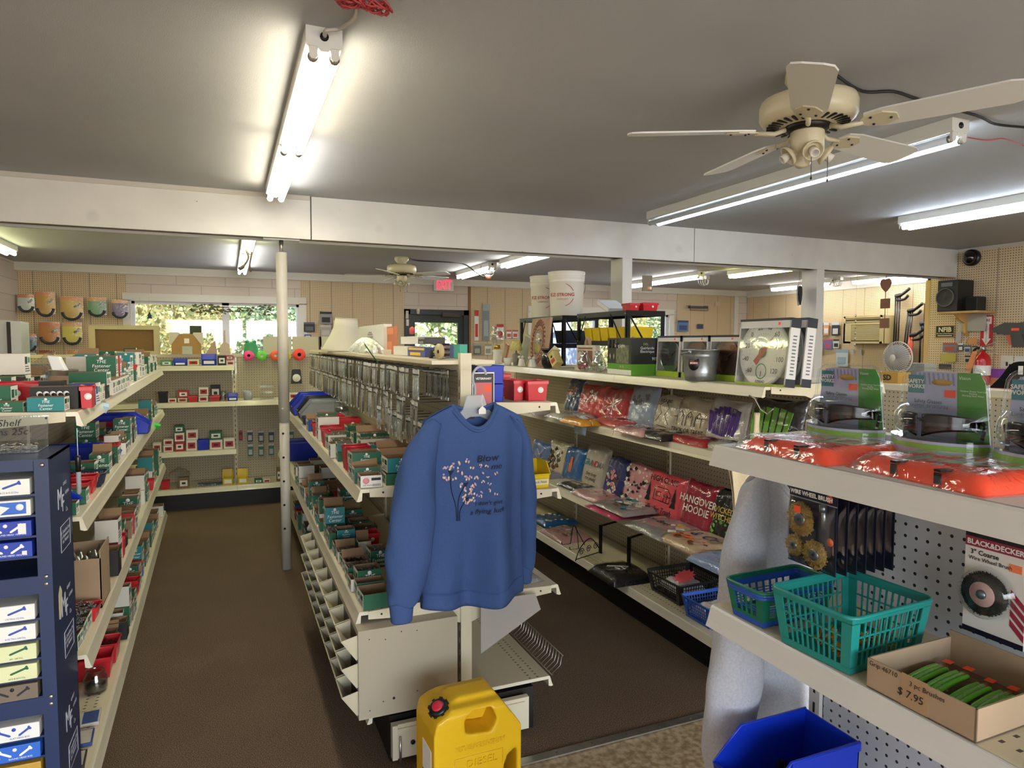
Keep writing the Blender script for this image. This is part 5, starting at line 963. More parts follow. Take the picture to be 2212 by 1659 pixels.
# lower shelf of the middle run
Z = .611; G2 = 'boxes on the lower shelf of the middle run'
C = lambda lb, x0, x1, y0, y1, z, h, c, **k: carton('fastener_carton', lb, x0, x1, y0, y1, z, h, c, -1, G2, **k)
C('nearest empty green carton at the front corner of the lower middle shelf', .452, .562, 2.53, 2.64, Z, .058, 'green', logo=False)
C('brown-lined carton just behind the nearest green one, lower middle shelf', .452, .562, 2.65, 2.72, Z, .062, 'green', logo=False)
C('green Fastener Center carton of washers, third back on the lower middle shelf', .468, .565, 2.73, 2.82, Z, .085, 'green'); heap('loose washers in the third carton of the lower middle shelf', .472, .56, 2.735, 2.815, Z, .084, shiny, 71)
C('small white and green carton left of the washer carton', .443, .462, 2.74, 2.82, Z, .05, 'white'); C('black carton with white printed label beneath the sweatshirt cuff', .575, .66, 2.53, 2.62, Z, .055, 'black')
C('green Fastener Center carton behind the sweatshirt hem, beside the post', .70, .80, 2.535, 2.62, Z, .05, 'green')
C('teal Fastener Center carton halfway back, upper of two, lower middle shelf', .480, .566, 3.36, 3.44, Z+.045, .043, 'teal'); C('green carton under the halfway teal one on the lower middle shelf', .480, .566, 3.36, 3.44, Z, .042, 'green', logo=False)
C('green carton heaped with chrome caps, lower middle shelf', .442, .475, 3.36, 3.46, Z, .078, 'green'); heap('chrome caps heaped in the green carton by the teal one', .443, .475, 3.365, 3.455, Z, .095, shiny, 72)
tote('dark red tub in the back row of the lower middle shelf', .58, .68, 3.32, 3.42, Z, .065, bred, G2); C('white carton lid tilted over the dark red tub', .56, .62, 3.22, 3.30, Z, .06, 'white', flap=1)
C('green Fastener Center carton in the second row under the sleeve', .572, .66, 3.0, 3.10, Z, .078, 'green'); heap('loose bolts in the green carton under the sleeve', .576, .656, 3.005, 3.095, Z, .077, shiny, 73)
for i, (a, b_, y, c, h) in enumerate(((.45, .54, 2.86, 'green', .06), (.455, .55, 2.95, 'white', .055), (.455, .55, 3.04, 'white', .05), (.45, .54, 3.13, 'cream', .05), (.45, .55, 3.24, 'green', .055))):
    C('%s tray carton, %s back in the front row of the lower middle shelf' % (cname[c], ORD[i+4]), a, b_, y, y+.08, Z, h, c, flap=i % 2, logo=False); heap('black hardware in the %s tray carton, %s back, lower middle shelf' % (cname[c], ORD[i+4]), a+.004, b_-.004, y+.004, y+.076, Z, h, blackhw if i in (1, 2) else shiny, 80+i)
fill("middle run's lower shelf", 0, -1, Z, 3.50, 5.5, [(.445, .56, 'front row'), (.58, .70, 'second row')], ['gGgwtg', 'gggGn'], 11, grp=G2, stack=.3)
tote('dark blue long tub hanging over the far end of the lower middle shelf', .45, .72, 6.0, 6.25, Z, .16, bblue, G2, False)
# base shelf of the middle run behind the bin cabinet
fill("middle run's base shelf", 0, -1,   .216, 4.1, 5.9, [(.48, .62, 'front row')], ['nngkR'], 15, grp='boxes on the base shelf of the middle run', hh=(.07, .12))
# left run
def lx(y): return -.0166*(y-2.49)
Zs = [1.401, 1.066, .616, .216]; GLn = 'boxes on the left run'
C = lambda lb, x0, x1, y0, y1, z, h, c, **k: carton('fastener_carton', lb, x0, x1, y0, y1, z, h, c, 1, GLn, **k)
Z = 1.401
C('teal carton at the near corner of the left top shelf', -.575, -.475, 2.52, 2.585, Z, .044, 'teal'); C('low green carton left of the near teal one, top left shelf', -.67, -.585, 2.52, 2.58, Z, .032, 'green')
k1 = C('black carton with a row of white crescents, top left shelf', -.585, -.452, 2.60, 2.67, Z, .072, 'black')
for i in range(5): q = MB(); q.lathe([(.0001, 0), (.0085, 0), (.0085, .0008)], wt, 14, Matrix.Translation((-.04+i*.0185, -.035, .05)) @ Matrix.Rotation(PI/2, 4, 'X')); q.lathe([(.0001, 0), (.007, 0), (.007, .0012)], CC['black'], 14, Matrix.Translation((-.037+i*.0185, -.035, .046)) @ Matrix.Rotation(PI/2, 4, 'X')); q.build('crescent_print', k1)
tote('tall red tub right of the black crescent carton', -.448, -.415, 2.60, 2.68, Z, .07, bred, GLn)
C('blue carton behind the tall red tub, top left shelf', -.50, -.42, 2.72, 2.80, Z, .075, 'blue'); C('black low carton with lid behind the crescent carton', -.585, -.52, 2.72, 2.79, Z, .085, 'black'); tote('long red tub lying behind the green cartons at far left', -.80, -.60, 2.80, 2.90, Z, .075, bred, GLn)
C('dark green open carton at the left picture edge', -.76, -.64, 2.62, 2.70, Z, .075, 'green'); C('green carton with white end standing on a black one, top left shelf', -.55, -.425, 3.00, 3.08, Z+.052, .05, 'green', logo=False); C('black carton under the white-ended green one', -.55, -.43, 3.00, 3.08, Z, .05, 'black')
C('red and white flat carton left of the tin can', -.66, -.52, 2.98, 3.06, Z+.02, .035, 'red'); C('green carton under the flat red one, top left shelf', -.69, -.56, 2.95, 3.03, Z, .03, 'green')
for i in range(9): C('cream-labelled carton, %s in the front rank of the left top shelf' % ORD[i], -.50+lx(2.84+i*.085), -.425+lx(2.84+i*.085), 2.84+i*.085-(0 if i < 2 else -.19), 2.91+i*.085-(0 if i < 2 else -.19), Z, .06, ('white', 'cream')[i % 2], logo=False)
t = thing('tin_can', 'silver tin can with kraft label and plastic scoop on the left top shelf', 'can', (-.60, 3.18, Z+.001)); mb = MB(); mb.lathe([(.05, 0), (.05, .105), (.052, .108), (.048, .108), (.048, .002)], al, 28, cap=False); mb.build('can_body', t); mb = MB(); mb.lathe([(.0505, .03), (.0505, .085)], kraft, 28, cap=False); mb.build('kraft_label', t)
mb = MB(); mb.prism([(-.03, .09), (.02, .09), (-.01, .16), (-.05, .165)], -.025, .025, mat('frosted_white', '#dfe2e2', .4)); tag(mb.build('scoop', loc=(-.60, 3.18, Z), bevel=.004), 'frosted white plastic scoop sticking out of the tin can', 'scoop')
fill("left run's top shelf", 0, 1, Z, 3.30, 6.25, [(-.56, -.445, 'front row'), (-.70, -.585, 'second row')], ['gGgrRwgtgwg', 'gGgnwg'], 21, grp=GLn, stack=.5, xf=lx)
fill("left run's top shelf", 0, 1, Z, 3.0, 4.6, [(-.83, -.72, 'back row')], ['rgkgw'], 22, grp=GLn, stack=.4, xf=lx)
Z = 1.066
tote('red tub nearest on the second left shelf, behind the hanging marker', -.60, -.455, 2.86, 2.93, Z, .06, bred, GLn); tote('red tub second back on the second left shelf', -.58, -.46, 2.76, 2.84, Z, .055, bred, GLn)
C('green open carton beside the hanging marker', -.585, -.455, 2.68, 2.75, Z, .05, 'green', logo=False); C('small green carton with torn white top at the near shelf end', -.56, -.455, 2.52, 2.57, Z, .04, 'green', logo=False)
hopper('storage_bin', 'blue hopper bin between the marker and the small green carton', .12, .08, .06, bblue, (-.525, 2.62, Z), PI, None, .4)
basket('lattice_basket', 'navy lattice basket of bagged hardware on the second left shelf', .13, .10, .05, mat('navy_plastic'), (-.51, 3.02, Z+.001), 0, 8, 2, .01)
C('dark green Fastener Center carton behind the bagged hardware, second left shelf', -.60, -.50, 3.14, 3.22, Z, .07, 'green'); hopper('storage_bin', 'long dark blue hopper bin at mid second left shelf', .30, .12, .08, bblue, (-.62, 3.62, Z), PI, None, .5)
hopper('storage_bin', 'large blue hopper bin under the top left shelf, far part', .32, .14, .12, bblue, (-.60, 4.7, Z), PI, None, .5)
fill("left run's second shelf", 0, 1, Z, 3.26, 6.25, [(-.53, -.445, 'front row')], ['gwkgRgwwg'], 23, grp=GLn, stack=.35, xf=lx)
fill("left run's second shelf", 0, 1, Z, 3.75, 4.6, [(-.68, -.56, 'second row')], ['kgn'], 24, grp=GLn, xf=lx)
Z = .616
t = thing('cardboard_box', 'torn brown cardboard box full of foil bags on the third left shelf', 'box', (-.575, 3.02, Z+.001)); w, d, h = .12, .10, .19; mb = MB()
for x0, x1, y0, y1, hh in ((-w, -w+.004, -d, d, h), (w-.004, w, -d, d, h+.03), (-w, w, -d, -d+.004, h), (-w, w, d-.004, d, h+.02)): mb.box(x0, x1, y0, y1, 0, hh, kraft)
mb.box(-w, w, -d, d, 0, .004, kraft); mb.build('box', t)
mb = MB(); mb.grid(lambda a, b: (-.685+.22*a, 2.93+.18*b, Z+.15+.05*math.sin(a*9)*math.sin(b*7)+.02*math.sin(a*31+b*17)), 30, 30, mat('foil', '#b9bdb4', .25, .85, bump=.5, bscale=60)); tag(mb.build('foil_bags'), 'crumpled silver foil bags in the torn brown box', 'bags', None, 'stuff')
tote('dark red tub of screws on the third left shelf, below the torn box', -.585, -.45, 2.78, 2.87, Z, .045, bred, GLn); heap('long steel screws heaped in the dark red tub below the torn box', -.58, -.455, 2.785, 2.865, Z, .055, shiny, 91, True)
for i, y in enumerate((2.70, 2.62, 2.535)): C('green carton of long nails, %s from the near end of the third left shelf' % ORD[2-i], -.58, -.465, y-.0, y+.075, Z, .05, 'green', logo=False); heap('long nails piled in the %s green carton, third left shelf' % ORD[2-i], -.575, -.47, y+.004, y+.07, Z, .058, shiny, 92+i, True)
carton('fastener_carton', 'red and black metal-screw carton with kraft flaps, third left shelf', -.56, -.45, 3.30, 3.40, Z, .11, 'black', 1, GLn); carton('fastener_carton', 'second red and black carton behind, third left shelf', -.69, -.57, 3.32, 3.42, Z, .10, 'red', 1, GLn)
fill("left run's third shelf", 0, 1, Z, 3.45, 6.25, [(-.55, -.44, 'front row')], ['rRwkgnrw'], 25, grp=GLn, hh=(.06, .11), xf=lx)
Z = .216
t = thing('glass_jar', 'clear glass jar with dark bits on the bottom left shelf', 'jar', (-.515, 3.10, Z+.001)); mb = MB(); mb.lathe([(.001, 0), (.04, .001), (.043, .01), (.043, .06), (.034, .072), (.034, .09), (.0325, .09), (.0325, .072), (.0415, .06), (.041, .012), (.001, .004)], cl, 28, cap=False); mb.build('jar_body', t); mb = MB(); mb.lathe([(.001, .003), (.039, .006), (.039, .03), (.02, .04), (.001, .036)], blackhw, 18); mb.build('contents', t)
tote('near dark red tub behind the glass jar', -.62, -.475, 3.20, 3.32, Z, .085, bred, GLn, False); tote('dark red tub of black screws, farther of two behind the glass jar', -.61, -.47, 3.34, 3.46, Z, .085, bred, GLn, False); heap('black screws in the farther dark red tub, bottom left shelf', -.605, -.475, 3.345, 3.455, Z, .08, blackhw, 97)
for i, (y, c, lb) in enumerate(((2.86, 'white', 'flat white and blue packet of washers on the bottom left shelf'), (2.72, 'blue', 'flat blue packet nearer on the bottom left shelf'), (2.58, 'black', 'dark packet at the bottom left picture edge'))):
    t = thing('flat_packet', lb, 'packet', (-.55, y, Z+.001), rad(4)); mb = MB(); mb.box(-.085, .085, -.05, .05, 0, .012, CC[c]); mb.box(.03, .08, -.045, .045, .012, .0125, CC['blue' if c == 'white' else 'white']); mb.build('card', t); mb = MB(); mb.box(-.087, .087, -.052, .052, 0, .015, film); mb.build('wrapper', t)
fill("left run's bottom shelf", 0, 1, Z, 3.50, 6.2, [(-.56, -.445, 'front row')], ['kkwgngkgRgw'], 26, grp=GLn, hh=(.06, .1), xf=lx)
# yellow and green shelf-edge tags
for p_, rz, c, lb in ((onZ(222, 875, 1.38), .2, 'tag_blue', 'pale blue folded tag on the edge of the left top shelf'), (onX(340, 918, -.46), .1, 'tag_green', 'small fluorescent green tag on the second left shelf edge'), (onX(674, 1138, .44), .1, 'paper_white', 'white folded price flag on the lower middle shelf edge')):
    mb = MB(); mb.box(-.02, .02, -.012, .012, -.025, .004, mat(c, dict(tag_blue='#a9cfe0', tag_green='#35d04a').get(c, '#e9e6df'), .6)); tag(mb.build('price_flag', loc=p_, rot=(.5, .3, rz)), lb, 'tag')
# hanging packs on the middle run pegboard
bagm = filmmat('bag_film', '#f4f8f9', .80, .28, .5, 40); hdr = mat('header_card', '#cfd0cc', .6); rodm = mat('rod_zinc', '#cdd5d9', .35, .5, var=.2, scale=60); rodd = mat('rod_dark', '#4c5054', .35, .7)
def hangpack(w, h, kind):
    """thin bag hanging from the origin; faces -x, width along y"""
    t = thing('hanging_pack', '%s' % kind, 'hardware pack', (0, 0, 0)); mb = MB(); mb.box(-.0008, .0008, -w/2, w/2, -.022, .004, hdr); mb.box(-.001, .001, -w/2, w/2, -.020, -.012, rodd); mb.build('header_card', t)
    mb = MB(); n = 3 if kind == 'pale' else 4
    for k in range(n): x = -w/2+w*(k+.5)/n; mb.cyl((0, x, -.03), (R_.uniform(-.003, .003), x+R_.uniform(-.003, .003), -h+.008), .0028, {'pale': rodm, 'dark': rodd, 'steel': shiny}[kind], 6)
    mb.build('contents', t); mb = MB(); mb.grid(lambda a, b: (-.004*math.sin(PI*a)-.001, (a-.5)*w, -.018-b*(h-.018)), 6, 6, bagm); mb.grid(lambda a, b: (.004*math.sin(PI*a)+.001, (a-.5)*w, -.018-b*(h-.018)), 6, 6, bagm); mb.box(-.0015, .0015, -w/2, -w/2+.012, -h, -h+.012, paper); mb.build('bag', t); return t
protos = {}
q = random.Random(77); rowsb = [('top row', 1.508, .115, 62, .085), ('middle row', 1.378, .15, 54, .075), ('bottom row', 1.30, .11, 14, .075)]
hk = MB(); 
def hookmesh(ln):
    mb = MB(); mb.tube([(0, 0, 0), (-ln+.01, 0, 0), (-ln, 0, .010)], .0021, hookm, 5); mb.lathe([(.001, .012), (.007, .012), (.007, .014), (.001, .014)], mat('hook_cap', '#55585a', .4, .5), 8, Matrix.Translation((-ln, 0, -.002))); return mb.mesh('peg_hook')
HM = hookmesh(.15)
for rn, z0, hgt, n, dx in rowsb:
    for i in range(n):
        y = (2.56+i*.044 if i < 8 and rn == 'top row' else 2.66+(i-8 if rn == 'top row' else i)*(3.9/54))+q.uniform(-.004, .004) if rn != 'bottom row' else 2.6+i*.06; k = ('dark' if i < 8 and rn == 'top row' else q.choice(['pale', 'steel', 'steel', 'dark', 'pale'])); w = .054 if i > 7 or rn != 'top row' else .042
        key = (k, rn); first = key not in protos
        if first: protos[key] = hangpack(w, hgt, k)
        lb = {'pale': 'clear bag of pale rods', 'dark': 'bag of dark rods', 'steel': 'clear bag of steel hardware'}[k]+', %s from near end, %s, middle run' % (ORD[i], rn)
        d = .045 if i < 8 and rn == 'top row' else .14+q.uniform(-.015, .01); sx = q.uniform(-.05, .05)
        
        if first: o_ = protos[key]; o_.location = (.842-d, y, z0); o_.rotation_euler = (sx, 0, q.uniform(-.25, .25)); o_['label'] = lb; o_['group'] = 'packs hanging on the middle run'
        else: copy_tree(protos[key], (.842-d, y, z0), rot=(sx, 0, q.uniform(-.25, .25)), label=lb, group='packs hanging on the middle run')
        if i%2: continue
        ho = obj('peg_hook', HM, None, Matrix.Translation((.842, y, z0+.002))); tag(ho, 'pegboard hook of the %s pack, %s, middle run' % (ORD[i], rn), 'hook', 'hooks on the middle run')
# ================================================================== bagged shirts on the right run
def teepack(label, w, h, th, col, prints, pose, grp, seed=0, name='bagged_shirt', cat='bagged shirt'):
    """pose: ('stand', px_left, px_right, y_px_mid, X, deckz, lean) or ('lie', x, y, z, rz) ; local x right, y up, z out"""
    cm_ = clothmat('cloth_'+col.strip('#'), col)
    if pose[0] == 'stand':
        _, x, y, z, lean, tw = pose; c, s_ = math.cos(lean), math.sin(lean)
        M = Matrix.Translation((x, y, z)) @ Matrix.Rotation(tw, 4, 'Z') @ Matrix(((0, s_, -c, 0), (-1, 0, 0, 0), (0, c, s_, 0), (0, 0, 0, 1)))
    else:
        _, x, y, z, rz = pose; M = Matrix.Translation((x, y, z)) @ Matrix.Rotation(rz, 4, 'Z') @ Matrix(((0, 1, 0, 0), (-1, 0, 0, 0), (0, 0, 1, 0), (0, 0, 0, 1)))
    t = thing(name, label, cat, (0, 0, 0), 0, grp); t.matrix_world = M; q = random.Random(seed)
    def e_(a, b): return max(0, min(1, 7*min(a, 1-a))*min(1, 7*min(b, 1-b)))**.45
    def surf(k, o): 
        def fn(a, b):
            r = .004*math.sin(a*9+seed)*math.sin(b*7+seed*2)*e_(a, b)
            return ((a-.5)*w*(k+.025*math.sin(b*5+seed)), b*h+(.01*math.sin(a*6+seed) if b > .5 else 0), o+th*e_(a, b)+r)
        return fn
    mb = MB(); mb.grid(surf(1, 0), 26, 26, cm_); mb.grid(lambda a, b: ((a-.5)*w, b*h, 0), 2, 2, cm_); mb.build('folded_shirt', t)
    zt = th+.0045
    for p in prints:
        kind = p[0]
        if kind == 'text': _, s, cx, cy, sz, mc, sh = p; o_ = obj('lettering', textmesh(s, mc, shear=sh, bold=.01), t, Matrix.Translation((cx*w, cy*h, zt)) @ Matrix.Scale(sz, 4))
        elif kind == 'poly': _, pts, mc = p; mb = MB(); mb.prism([(a*w, b*h) for a, b in pts], zt-.002, zt, mc, 'Z'); mb.build('print', t)
        elif kind == 'blob':
            _, n, mcs, x0, x1, y0, y1, r = p
            for mc in mcs:
                mb = MB()
                for i in range(n):
                    cx, cy = q.uniform(x0, x1)*w, q.uniform(y0, y1)*h; rr_ = r*q.uniform(.5, 1.2); ph = q.uniform(0, 3)
                    mb.prism([(cx+rr_*(1+.35*math.sin(3*k+ph))*math.cos(k*PI/4), cy+rr_*.75*(1+.3*math.cos(2*k+ph))*math.sin(k*PI/4)) for k in range(8)], zt-.002-.0002*mcs.index(mc), zt-.0004*mcs.index(mc), mc, 'Z')
                mb.build('print', t)
        elif kind == 'line': _, cs, r, mc = p; mb = MB(); [mb.tube([(a*w, b*h, zt-.001) for a, b in c], r, mc, 4) for c in cs]; mb.build('print', t)
    mb = MB(); mb.grid(lambda a, b: tuple(Vector(surf(1.06, .002)(a, b))+Vector((0, 0, .002+.0025*math.sin(a*23+b*9+seed)*math.sin(b*19-a*7)*e_(a, b)))), 34, 34, film); mb.build('plastic_bag', t); return t
def stand(lb, pl, pr, pt, z, col, prints, grp, X=2.33, seed=0, lean=.26, tw=0, th=.03):
    a, b_ = onX(pl, pt, X), onX(pr, pt, X); w = a.y-b_.y; h = (a.z+b_.z)/2-z; teepack(lb, w*.98, h/math.cos(lean), th, col, prints, ('stand', X-.03, (a.y+b_.y)/2, z+.004, lean, tw), grp, seed)
def lie(lb, c, z, w, d, col, prints, grp, rz=0, seed=0, th=.034): p = onZ(c[0], c[1], z+.02); teepack(lb, w, d, th, col, prints, ('lie', p.x-d/2*math.cos(rz), p.y+0, z, rz), grp, seed)
I = {n: mat('shirtink_'+n, c, .8) for n, c in dict(black='#17161a', white='#dedbd0', gold='#c6a94e', red='#c02d33', purple='#4a2a78', green='#6aa53a', teal='#2a7f86', brown='#6b4630', pink='#d98f95', navy='#1d2550', orange='#e2702e', grey='#7b7e86').items()}
za, zb, zc = 1.109, .614, .216; g1, g2, g3 = 'bagged shirts, second shelf of the right run', 'bagged shirts, third shelf of the right run', 'bagged shirts, bottom shelf of the right run'
stand('navy bagged shirt standing at the left of the second right shelf', 1229, 1258, 822, za, '#3a4a66', [('blob', 14, [I['grey'], I['orange']], -.35, .35, .5, .75, .012)], g1, seed=1)
stand('red bagged shirt with white lattice print, left one of two reds', 1256, 1312, 834, za, '#c73a3f', [('blob', 22, [I['white']], -.2, .25, .45, .8, .01)], g1, seed=2)
stand('red bagged shirt with white snowflake, right one of two reds', 1308, 1364, 842, za, '#b8343c', [('line', [[(0, .2), (0, .8)], [(-.28, .32), (.28, .68)], [(-.28, .68), (.28, .32)]], .003, I['white'])], g1, seed=3)
stand('pale blue-grey bagged shirt, tallest on the second right shelf', 1364, 1420, 836, za, '#9aa9bd', [('blob', 16, [I['grey']], -.3, .3, .5, .8, .014)], g1, seed=4)
stand('cream bagged shirt with black line drawing of a girl', 1422, 1470, 858, za, '#c6bea6', [('line', [[(-.3, .25), (-.1, .5), (-.25, .7), (0, .85), (.2, .65), (.05, .45), (.3, .2)], [(-.2, .15), (.25, .12)]], .0016, I['black']), ('text', "let's get", 0, .85, .035, I['black'], .3)], g1, seed=5)
stand('cream bagged shirt with ghosts and words Trick or Treat', 1470, 1536, 862, za, '#bdb398', [('text', 'TRICK OR TREAT', 0, .12, .035, I['black'], 0)]+[('line', [[(x-.1, .25), (x-.1, .5), (x, .62), (x+.1, .5), (x+.1, .25)], [(x-.04, .46), (x-.04, .52)], [(x+.04, .46), (x+.04, .52)]], .002, I['black']) for x in (-.3, 0, .3)], g1, seed=6)
def fan(m, n=6): return [('poly', [(-.36+.72*i/n+.01, .15+.1*abs(i-n/2)/n), (-.36+.72*i/n+.085, .15+.1*abs(i-n/2)/n), (-.43+.86*i/n+.1, .82-.5*((i-n/2)/n)**2), (-.43+.86*i/n-.01, .84-.5*((i-n/2)/n)**2)], m) for i in range(n)]
stand('grey bagged shirt with big purple fanned lettering', 1536, 1618, 868, za, '#b9b4ad', fan(I['purple'], 7), g1, seed=7)
stand('black bagged shirt with bright green fanned lettering, right end', 1624, 1734, 866, za, '#1b1b1f', fan(I['green'], 6), g1, seed=8)
lie('grey shirt bag lying at the left end of the second right shelf', (1165, 886), za, .26, .2, '#b5b1ab', [('blob', 10, [I['grey']], -.3, .3, .3, .7, .02)], g1, seed=9)
lie('white and mustard shirt bag lying on the second right shelf', (1232, 896), za, .30, .26, '#c5c0b6', [('blob', 6, [I['grey']], -.3, .3, .3, .7, .02)], g1, seed=10); lie('orange-yellow shirt folded under clear bag, second right shelf front', (1255, 908), za, .30, .16, '#d99a35', [], g1, seed=11)
lie('coral shirt bag with black script, lying mid second right shelf', (1345, 910), za+.002, .34, .26, '#cf5f5c', [('text', 'October', 0, .5, .075, I['black'], .3)], g1, seed=12); lie('pale pink shirt bag with grey print, lying mid second right shelf', (1385, 928), za+.004, .30, .2, '#c99a9a', [('blob', 8, [I['grey'], I['black']], -.3, .3, .3, .7, .018)], g1, seed=13)
lie('black shirt bag with rust print lying on the second right shelf', (1432, 938), za, .26, .2, '#242021', [('blob', 6, [I['brown']], -.3, .3, .3, .7, .02)], g1, seed=14); lie('bright red shirt bag lying at the front of the second right shelf', (1515, 948), za, .32, .22, '#ad2a30', [('blob', 5, [I['brown']], -.2, .4, .4, .8, .02)], g1, seed=15); lie('pale green-grey shirt bag beside the red one at the shelf edge', (1590, 962), za, .26, .2, '#b3b6a6', [('text', 'Moo', 0, .5, .05, I['black'], .3)], g1, seed=16)
p = onX(1258, 912, 2.09); teepack('pale blue sleeve in plastic drooping over the second right shelf edge', .14, .12, .018, '#a9b7c6', [], ('stand', 2.075, p.y, za-.075, .12, 0), g1, 17)
# third shelf
stand('blue bagged shirt with white flower, left end of the third right shelf', 1152, 1196, 958, zb, '#4f6fa6', [('line', [[(0, .1), (.02, .5), (-.15, .7)], [(.02, .5), (.15, .75)], [(0, .3), (-.2, .5)], [(0, .3), (.2, .45)]], .002, I['white'])], g2, seed=20)
stand('cream bagged shirt with brown and black cat print', 1184, 1228, 957, zb, '#c9bd9f', [('blob', 14, [I['brown'], I['black'], I['white']], -.3, .3, .15, .75, .02)], g2, seed=21, lean=.32)
stand('blue bagged shirt with small orange bottle print', 1222, 1264, 970, zb, '#1f63a3', [('poly', [(-.08, .25), (.06, .25), (.06, .5), (.03, .55), (.03, .7), (-.05, .7), (-.05, .55), (-.08, .5)], I['orange'])], g2, seed=22)
stand('oatmeal bagged shirt reading GRANDMA in coloured letters', 1264, 1312, 968, zb, '#bdb6a8', [('text', 'GRA', -.22, .58, .06, I['teal'], 0), ('text', 'ND', .08, .58, .06, I['red'], 0), ('text', 'MA', .34, .58, .06, I['grey'], 0), ('text', 'they keep\nme young', 0, .28, .035, I['brown'], .3)], g2, seed=23)
stand('navy bagged shirt with cluster of pink and white figures', 1312, 1354, 992, zb, '#27347a', [('blob', 18, [I['pink'], I['white'], I['brown']], -.32, .3, .1, .65, .013)], g2, seed=24)
stand('pink bagged shirt with black cow spots', 1354, 1412, 1008, zb, '#d3929b', [('blob', 26, [I['black'], I['white']], -.45, .45, .05, .95, .014)], g2, seed=25)
stand('coral bagged shirt reading High Class with camper van and pines', 1400, 1480, 1028, zb, '#e0525f', [('text', 'HIGH CLASS', 0, .84, .048, I['black'], 0), ('text', 'Trailer Trash', 0, .14, .045, I['black'], .35), ('line', [[(-.2, .35), (-.2, .58), (-.12, .66), (.15, .66), (.24, .55), (.24, .35), (-.2, .35)], [(-.14, .45), (-.14, .55), (-.02, .55), (-.02, .45), (-.14, .45)], [(.08, .36), (.08, .52), (.16, .52), (.16, .36)]], .0022, I['black'])]+[('poly', [(x-.07, .28), (x+.07, .28), (x+.02, .42), (x+.05, .42), (x, .72), (x-.05, .42), (x-.02, .42)], I['black']) for x in (-.36, .34)], g2, seed=26)
stand('maroon bagged shirt reading HANGOVER HOODIE', 1480, 1553, 1048, zb, '#a3203f', [('text', 'HANGOVER\nHOODIE', 0, .5, .056, I['white'], 0)], g2, seed=27)
stand('black bagged shirt with yellow and green lettering, right end of the third shelf', 1545, 1600, 1062, zb, '#1a1b1d', [('text', 'WICKED\nWITCHES', 0, .5, .042, I['gold'], 0), ('blob', 10, [I['green']], -.35, .35, .1, .45, .012)], g2, seed=28)
lie('grey and pink shirt bag behind the yellow bin, third right shelf', (1195, 1020), zb, .30, .22, '#8d8e9c', [('blob', 6, [I['pink']], -.3, .3, .3, .7, .02)], g2, seed=30)
lie('black shirt bag with gold lightning bolt, third right shelf', (1262, 1048), zb, .32, .26, '#16161a', [('poly', [(-.25, .35), (.1, .5), (0, .52), (.3, .75), (-.08, .6), (.02, .57)], I['gold']), ('text', 'mama', -.1, .28, .06, I['gold'], .3)], g2, seed=31)
lie('dusty pink shirt bag with faint flowers, third right shelf', (1300, 1066), zb+.003, .34, .28, '#c79a9a', [('blob', 6, [I['pink'], I['brown']], 0, .4, .3, .8, .014)], g2, seed=32)
lie('grey shirt bag with snowman print lying over a magenta one', (1358, 1090), zb+.024, .36, .3, '#8f8784', [('blob', 10, [I['white'], I['teal'], I['brown']], -.3, .3, .2, .8, .026)], g2, seed=33, th=.026); lie('magenta shirt bag beneath the snowman one', (1335, 1097), zb, .36, .26, '#c23a66', [], g2, seed=34, th=.018)
lie('grey shirt bag reading Boo Bees in script', (1438, 1138), zb, .36, .30, '#8b8a8d', [('text', 'Boo Bees', -.2, .5, .055, I['black'], .3), ('blob', 3, [I['gold'], I['white']], .1, .4, .3, .7, .03)], g2, seed=35)
lie('tan shirt bag with coffee lettering and pumpkins, front of third right shelf', (1512, 1168), zb+.002, .34, .28, '#bfa588', [('text', '& Cr', 0, .6, .09, I['navy'], .2), ('blob', 8, [I['orange'], I['brown']], -.4, .4, .1, .4, .018)], g2, seed=36)
lie('light blue shirt bag at the right end of the third right shelf', (1566, 1212), zb, .28, .22, '#8fa6d0', [('text', 'Fall', 0, .6, .05, I['navy'], .3)], g2, seed=37)
# bottom shelf
lie('blue shirt bag with white leaf print, bottom right shelf', (1195, 1120), zc+.02, .30, .28, '#1d5b8c', [('blob', 10, [I['white']], -.4, .4, .1, .8, .02)], g3, seed=40); lie('pink tie-dye shirt bag, bottom right shelf', (1222, 1152), zc, .36, .26, '#b98d8b', [('blob', 8, [I['brown'], I['white']], -.4, .4, .2, .8, .015)], g3, seed=41)
lie('black shirt bag with silver skull drawing, bottom right shelf', (1340, 1238), zc, .32, .28, '#131314', [('line', [[(-.2, .3), (0, .7), (.2, .3), (0, .15), (-.2, .3)], [(-.05, .4), (.05, .45)], [(-.1, .55), (.1, .55)]], .003, I['white'])], g3, seed=42, th=.05)
iron = mat('wrought_iron', '#141312', .45, .5)
t = thing('plate_easel', 'black wire easel on the bottom right shelf, left of the scroll brackets', 'easel', onZ(1250, 1185, zc)); mb = MB()
for pts in ([(0, 0, 0), (0, .03, .12), (0, .06, .14), (0, .09, .12), (0, .12, 0)], [(.08, .06, 0), (0, .06, .14)], [(0, 0, 0), (-.06, .0, .0), (-.07, 0, .02)], [(0, .12, 0), (-.06, .12, .0), (-.07, .12, .02)]): mb.tube(smooth(pts), .003, iron, 6)
mb.build('wire', t)
